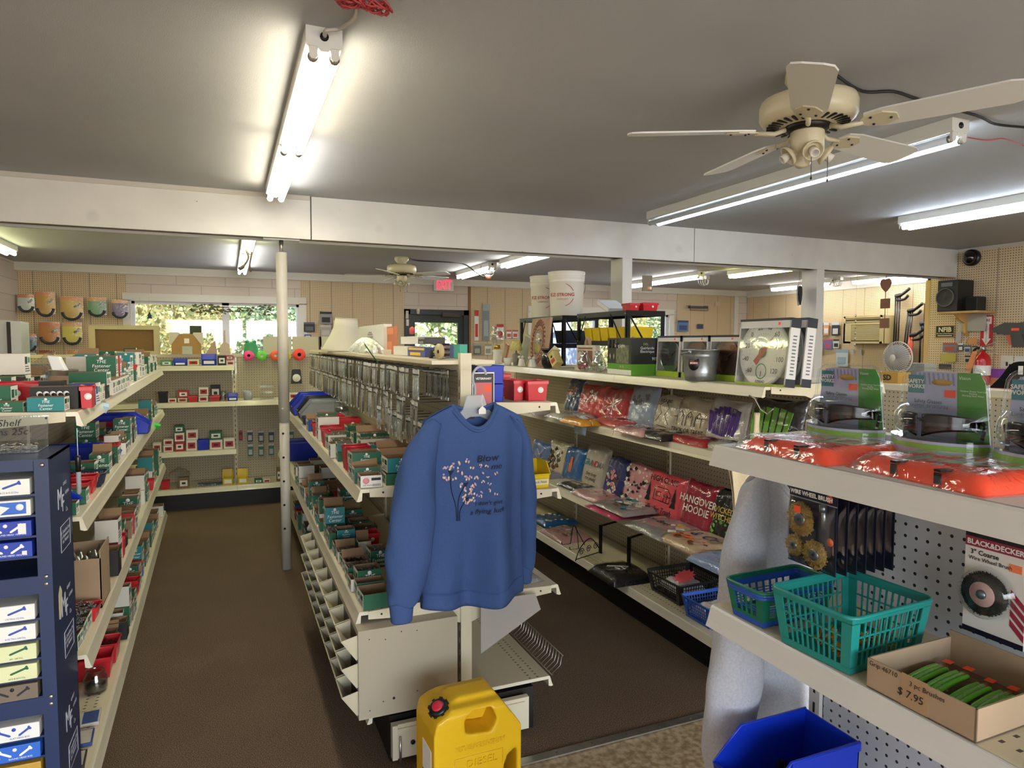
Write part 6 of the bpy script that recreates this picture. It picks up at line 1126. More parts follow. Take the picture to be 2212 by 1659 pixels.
for i, (px_, py_) in enumerate(((1297, 1195), (1358, 1225))):
    t = thing('shelf_bracket', 'black iron scroll shelf bracket, '+('left' if i == 0 else 'right')+' one on the bottom right shelf', 'bracket', onZ(px_, py_, zc), rad(20)); mb = MB(); mb.box(-.004, .004, -.012, .012, 0, .19, iron); mb.box(0, .17, -.008, .008, .182, .19, iron); mb.build('arm', t)
    if i == 0:
        mb = MB()
        for k in range(3): c = (-.05-.07*k, .0, .06-.005*k); mb.tube([(c[0]+.025*(1-j/20)*math.cos(j*.6), 0, c[2]+.025*(1-j/20)*math.sin(j*.6)) for j in range(18)], .0025, iron, 5)
        mb.tube(smooth([(0, 0, .02), (-.1, 0, .12), (-.2, 0, .08), (-.25, 0, 0)]), .0035, iron, 6); mb.tube([(0, 0, .01), (-.25, 0, .01)], .003, iron, 6); mb.build('scroll', t)
blk_ = mat('black_plastic'); pz = onZ(1472, 1285, zc); basket('lattice_basket', 'black lattice basket with starburst price card on the bottom right shelf', .30, .30, .115, blk_, (pz.x+.02, pz.y, zc+.001), 0, 14, 5, .02)
p2 = onZ(1530, 1345, zc); basket('lattice_basket', 'blue lattice basket of white bagged socks on the bottom right shelf', .26, .22, .11, mat('blue_plastic'), (p2.x+.06, p2.y+.02, zc+.001), 0, 12, 5, .02)
t = thing('price_card', 'red starburst price card inside the black lattice basket', 'sign', (pz.x-.02, pz.y-.05, zc+.125)); mb = MB(); mb.prism([((.075 if k % 2 else .055)*math.cos(k*PI/12), (.055 if k % 2 else .04)*math.sin(k*PI/12)) for k in range(24)], 0, .001, mat('starburst_red', '#e0565a', .6), 'Z'); mb.build('card', t); t.rotation_euler = (.1, -.25, .3)
for i, (x, y, lb) in enumerate(((pz.x+.02, pz.y+.02, 'white bagged socks inside the black lattice basket'), (p2.x+.05, p2.y+.0, 'white bagged socks with blue print inside the blue basket'))):
    mb = MB(); mb.grid(lambda a, b: ((a-.5)*.2, (b-.5)*.17, .05*max(0, min(1, 5*min(a, 1-a))*min(1, 5*min(b, 1-b)))**.5+.006*math.sin(a*17)*math.sin(b*15)), 24, 24, clothmat('sock_white', '#d9d6d6')); tag(mb.build('socks', loc=(x, y, zc+.035)), lb, 'socks')
# yellow bin and silver pack on the right side of the middle run, blue bins, red tubs
hopper('storage_bin', 'yellow hopper bin labelled Lock Nuts beside the sweatshirt cuff', .13, .10, .105, bylw, (1.185, 2.60, 1.016), PI/2, None, .55)
tq = bpy.context.scene.objects['storage_bin.006'] if 0 else None
q_ = hopper('storage_bin', 'second yellow hopper bin hidden behind the sweatshirt sleeve', .13, .10, .105, bylw, (1.06, 2.60, 1.016), PI/2, None, .55)
t = thing('shelf_label', 'masking tape label handwritten Lock Nuts on the yellow bin', 'label', (1.185, 2.529, 1.045)); mb = MB(); mb.box(-.04, .04, -.001, 0, -.012, .012, mat('tape_cream', '#e0d5ac', .7)); mb.build('tape', t); write('Lock Nuts', ink['black'], t, (0, -.0012, 0), (0, -1, 0), .015, shear=.2)
lie_ = teepack('silver-grey shirt in crinkled plastic on the lower right end of the middle run', .30, .24, .02, '#a5a3a2', [], ('lie', .98, 2.70, .607, .1), None, 50); lie_['category'] = 'bagged shirt'
teepack('maroon flat bag peeping out under the sweatshirt hem', .16, .14, .015, '#7a2433', [], ('lie', .92, 2.62, .607, 0), None, 51)
for i in range(2):
    t = hopper('storage_bin', 'large blue hopper bin, '+('lower' if i == 0 else 'upper')+' one of two stacked upside down by the hanger', .17, .115, .072, bblue, (1.0, 2.70, 1.3765+.0765*i), -PI/2, 'blue bins stacked by the hanger', .8)
tote('front red tub with white emblem on the small shelf right of the blue bins', 1.165, 1.255, 2.60, 2.72, 1.376, .082, bred, 'red tubs right of the blue bins'); tote('red tub left of the emblem tub, small shelf', 1.115, 1.16, 2.64, 2.76, 1.376, .084, bred, 'red tubs right of the blue bins'); tote('red tub behind, mostly hidden by the blue bins', 1.12, 1.19, 2.86, 2.96, 1.376, .1, bred, 'red tubs right of the blue bins')
t = thing('carded_tool', 'black card reading Veterinary beside the hanger hook', 'carded item', (.925, 2.50, 1.50)); mb = MB(); mb.box(-.042, .042, -.002, 0, -.17, 0, mat('card_black', '#1c1a1e', .5)); mb.box(-.046, .046, 0, .001, -.175, .005, paper); mb.box(-.034, .034, -.003, -.002, -.13, -.035, mat('card_pinkred', '#c8696a', .6)); mb.box(.005, .03, -.0034, -.003, -.07, -.045, orange_st); mb.build('card', t); write('VETERINARY', ink['white'], t, (0, -.0025, -.02), (0, -1, 0), .0115, bold=.02)
# ================================================================== things on top of the right run
zt = 1.4365
def dialbox(label, x, y, w, h, d, lean, dial, face_c, rim_c, big=False, rz=0):
    """window box facing -x with a round dial; local y runs left in the picture"""
    t = thing('thermometer_box', label, 'boxed thermometer', (x, y, zt), 0, 'boxed thermometers', rot=(0, lean, rz)); wb = mat('box_white', '#d5d4d2', .5); bb = mat('box_navy', '#1a2230', .5); lg = mat('box_lime', '#9dbb2c', .5)
    mb = MB(); mb.box(0, d, -w/2, -w/2+.003, 0, h, wb); mb.box(0, d, w/2-.003, w/2, 0, h, wb); mb.box(0, d, -w/2, w/2, h-.003, h, wb); mb.box(0, d, -w/2, w/2, 0, .003, wb); mb.box(d-.003, d, -w/2, w/2, 0, h, wb)
    mb.box(-.001, .0, -w/2, w/2, h*.86, h, wb); mb.box(-.001, 0, -w/2, w/2, 0, h*(.03 if big else .13), lg); mb.box(-.001, 0, -w/2, -w/2+.008, 0, h, wb); mb.box(-.001, 0, w/2-.008, w/2, 0, h, wb); mb.box(-.0015, d*.5, -w/2-.0006, w/2+.0006, h-.01, h+.0006, bb); mb.box(-.0012, d+.0006, -w/2-.0006, -w/2, h*.86, h, bb); mb.box(-.0012, d, -w/2-.0006, -w/2, 0, h*.12, bb); mb.build('carton', t)
    for k in range(12): 
        if k < 1: mb = MB(); [mb.box(d*.3, d*.7, -w/2-.001, -w/2-.0005, h*(.18+.05*j), h*(.2+.05*j), mat('print_grey', '#6f7278', .6)) for j in range(12)]; mb.build('side_print', t)
    r = min(w, h)*.43*(1.06 if big else 1); A = Matrix.Translation((.012 if big else .015, 0, h*.5)) @ Matrix.Rotation(-PI/2, 4, 'Y') @ Matrix.Rotation(PI/2, 4, 'Z')
    if big: A = Matrix.Translation((.006, 0, h*.49)) @ Matrix.Rotation(-PI/2, 4, 'Y') @ Matrix.Rotation(PI/2, 4, 'Z'); r = w*.455
    mb = MB(); mb.lathe([(.001, 0), (r*.93, 0), (r*.95, .004), (r, .004), (r*1.0, -.01)], rim_c, 44, A, cap=False); dd = mb.build('dial_rim', t); mb = MB(); mb.lathe([(.0001, .001), (r*.93, .001)], face_c, 44, A, cap=False); mb.build('dial_face', dd)
    N = (-1, 0, 0); C0 = Vector((A.translation.x-.0015, 0, A.translation.z)); k_ = ink['black'] if big else mat('dial_brown', '#4a3526', .5)
    for i, s in enumerate(('-60', '-40', '-20', '0', '20', '40', '60', '80', '100', '120')):
        a = rad(-135+i*30)
        if not big and i % 2: continue
        write(s, k_, t, (C0.x, -math.sin(a)*r*.76, C0.z+math.cos(a)*r*.76), N, r*.21)
    mb = MB()
    for i in range(28): a = rad(-135+i*10); u = Vector((0, -math.sin(a), math.cos(a))); mb.tube([C0+u*r*.9, C0+u*r*(.86)], r*.004, k_, 3); mb.tube([C0+u*r*.58, C0+u*r*.55], r*.004, k_, 3)
    mb.build('tick_marks', t); a = rad(42 if big else 60); u = Vector((0, -math.sin(a), math.cos(a))); v = Vector((0, u.z, -u.y)); pc = mat('pointer_red', '#b5362f', .5) if big else k_; N3 = Vector((-.003, 0, 0)); mb = MB()
    q1 = [C0+N3+u*r*.72, C0+N3+v*r*.075, C0+N3-u*r*.42+v*r*.09, C0+N3-u*r*.42-v*r*.09, C0+N3-v*r*.075]; mb.add([tuple(p) for p in q1]+[tuple(p+N3*.4) for p in q1], [(0, 1, 2, 3, 4), (9, 8, 7, 6, 5), (0, 5, 6, 1), (1, 6, 7, 2), (2, 7, 8, 3), (3, 8, 9, 4), (4, 9, 5, 0)], pc); mb.lathe([(.001, .005), (r*.15, .005), (r*.15, .001)], mat('hub_olive', '#6a6a4c', .5), 24, A); mb.build('pointer', t)
    if big:
        B = A @ Matrix.Translation((-r*.0, r*.55, .001)); mb = MB(); mb.lathe([(r*.2, .001), (r*.235, .001)], mat('ring_green', '#4f9a5c', .5), 30, B, cap=False); mb.lathe([(.0001, .0005), (r*.2, .0005)], face_c, 30, B, cap=False); mb.tube([B @ Vector((0, -.0, .002)), B @ Vector((-.0, r*.17, .002))], .001, k_, 4); mb.build('humidity_dial', t)
        write('EZREAD', k_, t, (C0.x, 0, C0.z-r*.86), N, r*.11)
    mb = MB(); mb.box(-.0008, .0, -w/2+.01, w/2-.01, h*.13, h*.86, mat('glass_window') if 0 else blist); mb.build('window', t); mb = MB(); mb.box(-.0022, -.001, -w*.3, -w*.3+.012, h*.9, h*.94, orange_st); mb.build('price_sticker', t); return t
wf = mat('dial_white', '#dcdad6', .4); dialbox('big white boxed dial thermometer with red pointer, at the right run end', 2.175, 2.36, .33, .295, .05, .10, 0, wf, mat('dial_edge', '#cfcdc9', .4), True, rad(-3)); dialbox('second big boxed dial thermometer directly behind the front one', 2.245, 2.34, .33, .295, .05, .10, 0, wf, mat('dial_edge'), True, rad(-3))
cu = mat('dial_copper', '#7d5a43', .25, .75); sv = mat('dial_silver', '#85888a', .22, .85)
dialbox('boxed copper dial thermometer between the galvanised pail and the big white dial', 2.26, 2.70, .21, .225, .06, .04, 0, cu, mat('rim_copper', '#8d6a50', .25, .9)); dialbox('boxed copper dial thermometer mostly hidden by the galvanised pail', 2.26, 2.93, .21, .225, .06, .04, 0, cu, mat('rim_copper')); dialbox('boxed silver dial thermometer left of the galvanised pail', 2.255, 3.155, .21, .225, .06, .04, 0, sv, mat('rim_silver', '#9a9c9e', .2, .9))
galv = mat('galvanised', '#a3a9ad', .32, .85, var=.14, scale=35, bump=.1, bscale=40)
pc_ = onZ(1512, 822, zt); t = thing('steel_pail', 'galvanised steel pail with black oval label among the thermometers', 'pail', (2.165, pc_.y*2.165/pc_.x, zt)); mb = MB(); mb.lathe([(.001, .002), (.070, 0), (.074, .004), (.0755, .02), (.078, .024), (.0765, .03), (.079, .036), (.0775, .044), (.088, .118), (.0905, .122), (.0885, .128), (.091, .133), (.0935, .148), (.097, .150), (.097, .154), (.092, .152), (.086, .11), (.073, .012), (.001, .010)], galv, 48, cap=False); mb.build('pail_body', t)
mb = MB(); mb.tube([(.094*math.cos(a), .094*math.sin(a), .142-.012*math.sin(a/1)) for a in [k*PI/16 for k in range(17)]], .0025, galv, 6); [mb.cyl((s_*.09, 0, .142), (s_*.1, 0, .142), .009, galv, 10) for s_ in (-1, 1)]; mb.build('handle', t, rot=(0, 0, rad(20)))
A = Matrix.Rotation(rad(212), 4, 'Z') @ Matrix.Translation((.0862, 0, .088)) @ Matrix.Rotation(rad(90-7), 4, 'Y'); mb = MB(); mb.lathe([(.0001, .0), (.027, 0), (.027, .001), (.0001, .001)], mat('label_black', '#16161a', .4), 24, A @ Matrix.Scale(1.35, 4, (1, 0, 0)) @ Matrix.Translation((0, 0, .0004))); mb.box(-.006, .006, -.02, .02, .0015, .002, mat('card_red'), A); lb_ = mb.build('oval_label', t); n_ = (A.to_3x3() @ Vector((0, 0, 1))); write('BEHRENS', ink['white'], t, A @ Vector((0, 0, .0022)), n_, .009, bold=.03)
# LED string light carton
t = thing('string_light_box', 'black and green LED string lights carton on the right run top', 'light box', (2.225, 3.44, zt), rad(-6)); w, d, h = .20, .32, .215; bkc = mat('carton_dark', '#23241f', .45); gnc = mat('carton_leaf', '#5fa22f', .45); X0 = -w/2; Y0 = -d/2
mb = MB(); mb.box(X0, w/2, Y0, d/2, 0, h*.14, paper); mb.box(X0, w/2, Y0, d/2, h*.14, h*.30, gnc); mb.box(X0, w/2, Y0, d/2, h*.30, h, bkc); mb.build('carton', t, bevel=.0015)
mb = MB(); mb.box(X0-.0006, X0, -d*.40, d*.12, h*.31, h*.80, mat('leafy_photo', '#6e7556', .6, var=.5, scale=40)); mb.build('photo_print', t); mb = MB(); mb.box(X0, w/2, Y0-.0006, Y0, 0, h*.30, gnc); mb.build('green_band', t)
write('LED', mat('lime_ink', '#b8cc4a', .5), t, (X0-.0007, .03, h*.90), (-1, 0, 0), .026); write('String Lights', ink['white'], t, (X0-.0007, -.01, h*.79), (-1, 0, 0), .028); write('DEL', mat('lime_ink'), t, (-.01, Y0-.0005, h*.83), (0, -1, 0), .018); write('Guirlande\nÉlectrique', ink['white'], t, (.0, Y0-.0005, h*.68), (0, -1, 0), .022); write('91%', ink['white'], t, (.05, Y0-.0005, h*.44), (0, -1, 0), .024, bold=.02); write('10   12', ink['white'], t, (X0-.0007, -.04, h*.22), (-1, 0, 0), .018)
for k in range(3):
    y = .12-k*.05; mb = MB(); mb.cyl((X0-.001, y, h*.95), (X0-.001, y, h*.72), .007, ink['black'], 8); mb.lathe([(.001, h*.36), (.014, h*.42), (.016, h*.5), (.012, h*.62), (.007, h*.72)], mat('bulb_print', '#c9bc8a', .4), 10, Matrix.Translation((X0+.004, y, 0)) @ Matrix.Scale(.3, 4, (1, 0, 0))) if k != 2 else None; mb.build('bulb_print', t)
# farm plaque, vases, mirror and small decor
wd = mat('driftwood', '#a98a74', .75, var=.12, scale=20); wht = mat('distressed_white', '#d6cdc0', .7, var=.1, scale=15); brn = mat('plaque_brown', '#8a5f48', .7)
def plaque(lb, x, y, rz, k=1):
    t = thing('wooden_sign', lb, 'decor sign', (x, y, zt), rz, 'white framed wooden signs'); mb = MB(); mb.box(0, .03, -.15, .15, 0, .17, wht); mb.box(-.012, .03, -.16, .16, 0, .02, wht); mb.build('frame', t); mb = MB(); mb.box(-.001, 0, -.10, .13, .03, .155, brn); mb.build('panel', t)
    mb = MB(); mb.lathe([(.001, 0), (.045, 0), (.045, .002)], wht, 24, Matrix.Translation((-.002, .085, .085)) @ Matrix.Rotation(-PI/2, 4, 'Y')); mb.box(-.003, -.001, -.13, .13, .135, .142, wht); mb.build('painted_moon', t); mb = MB(); mb.tube([(.015, .03*math.cos(a)+.0, .17+.045*math.sin(a)) for a in [j*PI/12 for j in range(13)]], .012, wd, 10); mb.build('handle', t); return t
plaque('white framed wooden sign with brown panel and moon, left of the glass vases', 2.22, 4.02, rad(-4)); plaque('white wooden box sign behind the glass vases, left of the LED carton', 2.38, 3.72, 0)
def vase(lb, p, rosy):
    t = thing('glass_vase', lb, 'vase', (p[0], p[1], zt), 0, 'small glass vases'); mb = MB(); P = [(.001, 0), (.02, .001), (.040, .018), (.047, .045), (.042, .07), (.026, .1), (.022, .118), (.028, .135)]; mb.lathe(P+[(r-.0015, z) for r, z in P[::-1][:-1]], cl, 28, cap=False); mb.build('vase_body', t)
    q = random.Random(3); mb = MB()
    for i in range(12): mb.lathe([(.001, -.009), (.009, -.004), (.009, .004), (.001, .009)], (mat('berry_red', '#c23a45', .4) if rosy else mat('pebble_green', '#a9c07e', .4)) if i % 3 else mat('petal_pink'), 10, Matrix.Translation((q.uniform(-.026, .026), q.uniform(-.026, .026), q.uniform(.012, .045 if rosy else .07))))
    mb.build('filling', t)
pv = onX(1262, 800, 2.15); vase('clear glass vase of red berries near the shelf edge', (2.15, pv.y), True); pv2 = onX(1290, 800, 2.15); vase('clear glass vase of green and white pebbles beside the LED carton', (2.16, pv2.y), False)
t = thing('framed_mirror', 'square carved wooden frame with round mirror leaning on the black rack', 'mirror', (2.26, 4.92, zt), 0, None, rot=(0, .12, rad(-8))); mb = MB(); mb.box(0, .02, -.24, .24, 0, .385, mat('mirror_wood', '#b3907a', .7, var=.1, scale=14)); mb.build('panel', t)
A = Matrix.Translation((-.001, 0, .19)) @ Matrix.Rotation(-PI/2, 4, 'Y'); mb = MB(); mb.lathe([(.001, .002), (.105, .002)], mat('mirror_glass', '#d5d5d5', .03, 1), 40, A, cap=False); mb.build('mirror_glass', t); mb = MB(); mb.tube([A @ Vector((.108*math.cos(a), .108*math.sin(a), .002)) for a in [k*PI/20 for k in range(40)]], .005, mat('mirror_wood'), 6, True); cv = mat('carving_mauve', '#96655c', .7)
for k in range(28):
    a = k*2*PI/28; c = Vector((.15*math.cos(a), .15*math.sin(a), .002)); mb.tube([A @ (c+Vector((.03*math.cos(a+.6*j)*(1-j/9), .03*math.sin(a+.6*j)*(1-j/9), 0))) for j in range(7)], .004, cv, 5)
mb.build('carved_ring', t)
blu = mat('black_glaze', '#141618', .2, coat=.5); pj = onX(1183, 796, 2.17); t = thing('ceramic_vase', 'black dimpled ceramic vase below the framed mirror', 'vase', (2.17, pj.y, zt)); mb = MB(); mb.lathe([(.03, 0), (.045, .03), (.05, .07), (.04, .105), (.032, .12), (.05, .13), (.05, .145), (.04, .145), (.03, .12), (.001, .1)], blu, 28); mb.build('vase_body', t)
pj = onX(1205, 795, 2.14); t = thing('birdhouse', 'small cream wooden birdhouse tipped over beside the black vase', 'birdhouse', (2.14, pj.y, zt+.03), 0, None, rot=(rad(-38), .1, .2)); mb = MB(); mb.box(-.03, .03, -.03, .03, 0, .11, mat('birdhouse_cream', '#c9b878', .7)); mb.prism([(-.04, .105), (0, .145), (.04, .105)], -.04, .04, mat('birdhouse_roof', '#d8cba0', .7)); mb.cyl((-.031, 0, .07), (-.03, 0, .07), .01, dark, 12); mb.build('house', t); mb = MB(); mb.box(-.031, -.03, -.02, .02, .02, .05, mat('card_red')); mb.build('label', t)
for i, (px_, X, lb) in enumerate(((1127, 2.18, 'white praying angel figurine, left one of two'), (1150, 2.16, 'white praying angel figurine, right one of two'))):
    p = onX(px_, 796, X); t = thing('figurine', lb, 'figurine', (X, p.y, zt), rad(180+10*i), 'white figurines'); wp = mat('white_porcelain', '#d8d3ca', .35); mb = MB(); mb.grid(lambda a, b: ((.035-.012*b+.008*math.sin(a*12))*math.cos(a*2*PI), (.05-.02*b)*math.sin(a*2*PI), .06*b), 24, 8, wp, wrapu=True); mb.lathe([(.001, -.016), (.015, -.006), (.015, .006), (.001, .016)], wp, 14, Matrix.Translation((.01, -.02, .07))); mb.lathe([(.001, -.016), (.015, -.006), (.015, .006), (.001, .016)], wp, 14, Matrix.Translation((-.0, .022, .068))); mb.build('figure', t)
p = onX(1115, 796, 2.24); t = thing('table_lamp', 'small lamp with yellow patterned shade and grey fluted base', 'lamp', (2.24, p.y, zt)); mb = MB(); mb.lathe([(.026, 0), (.034, .08), (.03, .09), (.008, .1), (.006, .13)], mat('fluted_grey', '#8d8880', .5), 12, smooth=False); mb.build('base', t); mb = MB(); mb.lathe([(.052, .12), (.036, .20)], mat('shade_yellow', '#d8cb7e', .7, var=.2, scale=60), 24, cap=False); mb.build('lamp_shade', t, solid=.002)
p = onX(1074, 797, 2.22); t = thing('oil_lamp', 'glass-chimneyed oil lamp on white stem, left end of the right run top', 'lamp', (2.22, p.y, zt)); mb = MB(); mb.lathe([(.05, 0), (.04, .012), (.035, .10), (.045, .115), (.02, .13)], paper, 24); mb.build('stem', t); mb = MB(); mb.lathe([(.03, .128), (.032, .165), (.02, .17)], mat('brass_fitting', '#b7953f', .3, .8), 20); mb.build('burner', t); mb = MB(); mb.lathe([(.03, .17), (.065, .22), (.06, .27), (.035, .31), (.05, .325)], cl, 28, cap=False); mb.build('glass_chimney', t)
for i, (px_, w, h, c, lb) in enumerate(((1132, .2, .26, '#b9b69a', 'pale green picture frame leaning behind the yellow-shaded lamp'), (1150, .24, .30, '#c8c5b2', 'larger grey-green picture frame leaning on the first one'), (1090, .08, .18, '#b0704a', 'narrow orange-brown frame beside the oil lamp'))):
    p = onX(px_, 790, 2.38); t = thing('picture_frame', lb, 'frame', (2.36, p.y, zt), 0, None, rot=(rad(14), .15, 0)); fm = mat('frame_%d' % i, c, .6); mb = MB(); mb.box(0, .015, -w/2, w/2, 0, h, fm); mb.build('frame', t, bevel=.003); mb = MB(); mb.box(-.001, 0, -w/2+.02, w/2-.02, .02, h-.02, mat('frame_inner_%d' % i, '#8f9183', .6)); mb.build('picture', t)
p = onX(1092, 796, 2.12); t = thing('candle_holder', 'small white mug-like candle holder at the left end of the right run top', 'candle holder', (2.14, p.y, zt)); mb = MB(); mb.lathe([(.03, 0), (.034, .06), (.031, .06), (.028, .005)], paper, 20); mb.tube([(0, -.032, .045), (0, -.052, .04), (0, -.052, .02), (0, -.03, .015)], .004, paper, 6); mb.build('holder', t)
# black steel racks with yellow bins, buckets on top
rk = mat('rack_black', '#16171b', .3, .3)
def rack(lb, x0, x1, y0, y1, z0, h, mid):
    t = thing('steel_rack', lb, 'rack', ((x0+x1)/2, (y0+y1)/2, z0), 0, 'black steel racks'); a, b_ = (x1-x0)/2, (y1-y0)/2
    for sx in (-1, 1):
        for sy in (-1, 1): mb = MB(); mb.box(sx*a-(.004 if sx > 0 else 0), sx*a+(0 if sx > 0 else .004), sy*b_-.02*(sy > 0), sy*b_+.02*(sy < 0), 0, h, rk); mb.box(min(sx*a, sx*(a-.03)), max(sx*a, sx*(a-.03)), sy*b_-.004*(sy > 0), sy*b_+.004*(sy < 0), 0, h, rk); [mb.cyl((sx*(a+.001), sy*(b_-.012), z_), (sx*(a+.004), sy*(b_-.012), z_), .005, al, 8) for z_ in (h-.02, mid, .05)]; mb.build('post', t)
    for z_ in (h, mid): mb = MB(); mb.box(-a, a, -b_, b_, z_-.004, z_, rk); [mb.box(s_*a-.003, s_*a+.003, -b_, b_, z_-.035, z_, rk) for s_ in (-1, 1)]; [mb.box(-a, a, s_*b_-.003, s_*b_+.003, z_-.035, z_, rk) for s_ in (-1, 1)]; mb.build('shelf', t)
    for s_ in (-1, 1):
        mb = MB(); mb.tube([(s_*a*.9, -b_-.002, h-.02), (s_*a*.1, -b_-.002, mid)], .006, rk, 6) if s_ < 0 else mb.tube([(-a-.003, -b_+.05, mid), (-a-.003, -b_+.2, h-.02)], .005, rk, 6); mb.build('brace', t)
    mb = MB(); mb.tube([(-a-.003, b_-.03, mid), (-a-.003, b_-.13, h-.02)], .005, rk, 6); mb.build('brace', t); return t
rack('nearer black steel rack on the right run holding yellow bins', 2.42, 2.72, 3.84, 4.52, zt, .40, .20); rack('farther black steel rack on the right run under the two white buckets', 2.42, 2.74, 4.76, 5.60, zt, .40, .18)
for i in range(5): tote('yellow bin on the nearer black rack, %s from the left' % ORD[i], 2.45, 2.68, 4.42-i*.115-.05, 4.42-i*.115+.05, zt+.2, .09, bylw, 'yellow bins on the black rack', False, 'storage_tub')
tote('dark navy bin on the farther black rack under the buckets', 2.46, 2.68, 4.82, 4.98, zt+.18, .1, mat('navy_plastic'), 'bins on the farther rack', False)
def bucket(lb, x, y, rz):
    t = thing('bucket', lb, 'bucket', (x, y, zt+.401), rz, 'white buckets on the black rack'); bw = mat('bucket_white', '#e3ddd0', .4); mb = MB(); mb.lathe([(.001, .003), (.128, 0), (.131, .01), (.143, .27), (.148, .275), (.148, .3), (.144, .302), (.150, .306), (.150, .312), (.145, .315), (.151, .322), (.151, .328), (.146, .332), (.153, .345), (.153, .362), (.147, .362), (.140, .27), (.125, .01), (.001, .012)], bw, 48, cap=False); mb.build('bucket_body', t)
    mb = MB(); mb.tube([(.155*math.cos(a), .155*math.sin(a), .285-.13*math.sin(a)**1) for a in [k*PI/16 for k in range(17)]], .0022, al, 6); mb.cyl((-.025, .157, .155), (.025, .157, .155), .007, bw, 8); mb.build('handle', t, rot=(0, 0, rad(-60)))
    rI = mat('bucket_red', '#b52d25', .5); A = Matrix.Translation((-.1385*math.cos(rad(38)), -.1385*math.sin(rad(38)), .17)); n_ = (-math.cos(rad(38)), -math.sin(rad(38)), 0); write('EZ STRONG', rI, t, A.translation, n_, .036, bold=.02).location += Vector((0, 0, 0)); write('COMMUNITY', rI, t, Vector(A.translation)+Vector((0, 0, -.035)), n_, .016)
    mb = MB(); tx = Vector((-n_[1], n_[0], 0)); 
    for a0, a1 in ((.35, 1.3), (-1.3, -.35)): mb.tube([Vector(A.translation)-tx*(.09*math.cos(a)) *-1+Vector((0, 0, .09*math.sin(a)))+Vector(n_)*(-.02*math.cos(a)**2*.9+.002) for a in [a0+(a1-a0)*k/8 for k in range(9)]], .0022, rI, 5)
    mb.build('ring_print', t); return t
bucket('front white plastic bucket reading STRONG on the farther black rack', 2.585, 5.02, rad(12)); bucket('left white plastic bucket behind the front one on the rack', 2.60, 5.42, rad(12))
tote('right red tub with emblem on top of the nearer black rack', 2.56, 2.68, 3.86, 3.96, zt+.401, .05, bred, 'red tubs on the black rack'); tote('left red tub on top of the nearer black rack', 2.47, 2.54, 3.87, 3.98, zt+.401, .045, bred, 'red tubs on the black rack')
t = thing('flat_carton', 'pale grey carton tilted on the nearer black rack beside the post', 'box', (2.60, 4.38, zt+.402), 0, None, rot=(rad(22), 0, 0)); mb = MB(); mb.box(-.08, .08, -.13, .06, .05, .085, mat('pale_grey_card', '#c5c6c4', .6)); mb.box(-.0805, -.08, -.12, .05, .055, .08, paper); mb.build('carton', t)
# ================================================================== goods on the back run
YB, zB = 7.17, {1: 1.396, 2: 1.046, 3: .576, 0: .216}
def bx_(lb, x0, x1, yt, k, c, kind='box', dy=.09, up=None, off=0, g='boxes on the back run'):
    """item whose front stands just behind the shelf edge of the back run"""
    z = zB[k]+.001 if up is None else up; Y = YB+.02+off; a, b_ = onY(x0, yt, Y), onY(x1, yt, Y); h = a.z-z; X0, X1 = a.x, b_.x
    if kind == 'tote': return tote(lb, X0, X1, Y, Y+dy, z, h, c, g, False)
    if kind == 'hop': return hopper('storage_bin', lb, dy*1.6, X1-X0, h, c, ((X0+X1)/2, Y+dy*.8, z), PI/2, g, .5, lab=paper)
    t = thing('fastener_carton', lb, 'box', ((X0+X1)/2, Y, z), 0, g); w = (X1-X0)/2; mb = MB(); mb.box(-w, w, 0, dy, 0, h, CC[c]); mb.build('carton', t, bevel=.002)
    mb = MB(); mb.box(-w*.7, w*.7, -.0006, 0, h*.2, h*.75, CC['red'] if c in ('white', 'cream') else lblw); mb.box(-w*.35, w*.35, -.001, -.0004, h*.38, h*.58, CC['black']); mb.build('printed_label', t); return t
b1, b2, b3 = ', back run top shelf', ', back run second shelf', ', back run third shelf'
bx_('green and white carton, leftmost'+b1, 347, 372, 779, 1, 'lightgreen'); bx_('blue hopper bin right of the green and white carton'+b1, 375, 403, 775, 1, bblue, 'hop'); bx_('cream box of white anchors beside the left blue bin'+b1, 405, 430, 777, 1, 'cream'); bx_('larger blue hopper bin'+b1, 435, 467, 765, 1, bblue, 'hop'); bx_('black carton left of the shelf joint'+b1, 470, 488, 768, 1, 'black'); bx_('white and green low carton, rightmost'+b1, 489, 506, 780, 1, 'white'); bx_('orange and white carton lying on the low one'+b1, 488, 504, 768, 1, 'red', up=1.45)
bx_('black coil in a dark tub, leftmost'+b2, 342, 361, 848, 2, mat('black_plastic'), 'tote'); bx_('small white carton with red label'+b2, 363, 381, 861, 2, 'white'); bx_('grey carton under the red one'+b2, 384, 404, 860, 2, 'cream'); bx_('red carton stacked on the grey one'+b2, 384, 407, 844, 2, 'red', up=onY(390, 859, YB+.02).z); bx_('red tub between two stacks'+b2, 407, 427, 856, 2, bred, 'tote'); bx_('red and white lower carton of the middle stack'+b2, 429, 449, 856, 2, 'white'); bx_('white carton on top of the middle stack'+b2, 429, 450, 837, 2, 'white', up=onY(430, 855, YB+.02).z); bx_('white-labelled red tub right of the middle stack'+b2, 453, 475, 856, 2, bred, 'tote'); bx_('black crescent-print carton behind the right red tub'+b2, 454, 476, 832, 2, 'black', off=.11); bx_('small blue hopper bin by the shelf joint'+b2, 492, 513, 851, 2, bblue, 'hop')
for i, (x0, x1, yt) in enumerate(((475, 489, 845), (525, 546, 844))):
    p, q_ = onY(x0, yt, 7.24), onY(x1, yt, 7.24); r = (q_.x-p.x)/2; t = thing('plastic_cup', ('clear plastic cup beside the small blue bin' if i == 0 else 'frosted white plastic tub')+b2, 'cup', ((p.x+q_.x)/2, 7.24+r, 1.047)); mb = MB(); mb.lathe([(.001, .001), (r*.85, 0), (r, p.z-1.047), (r*.96, p.z-1.047), (r*.8, .003)], hm if i else cl, 24, cap=False); mb.build('cup_body', t)
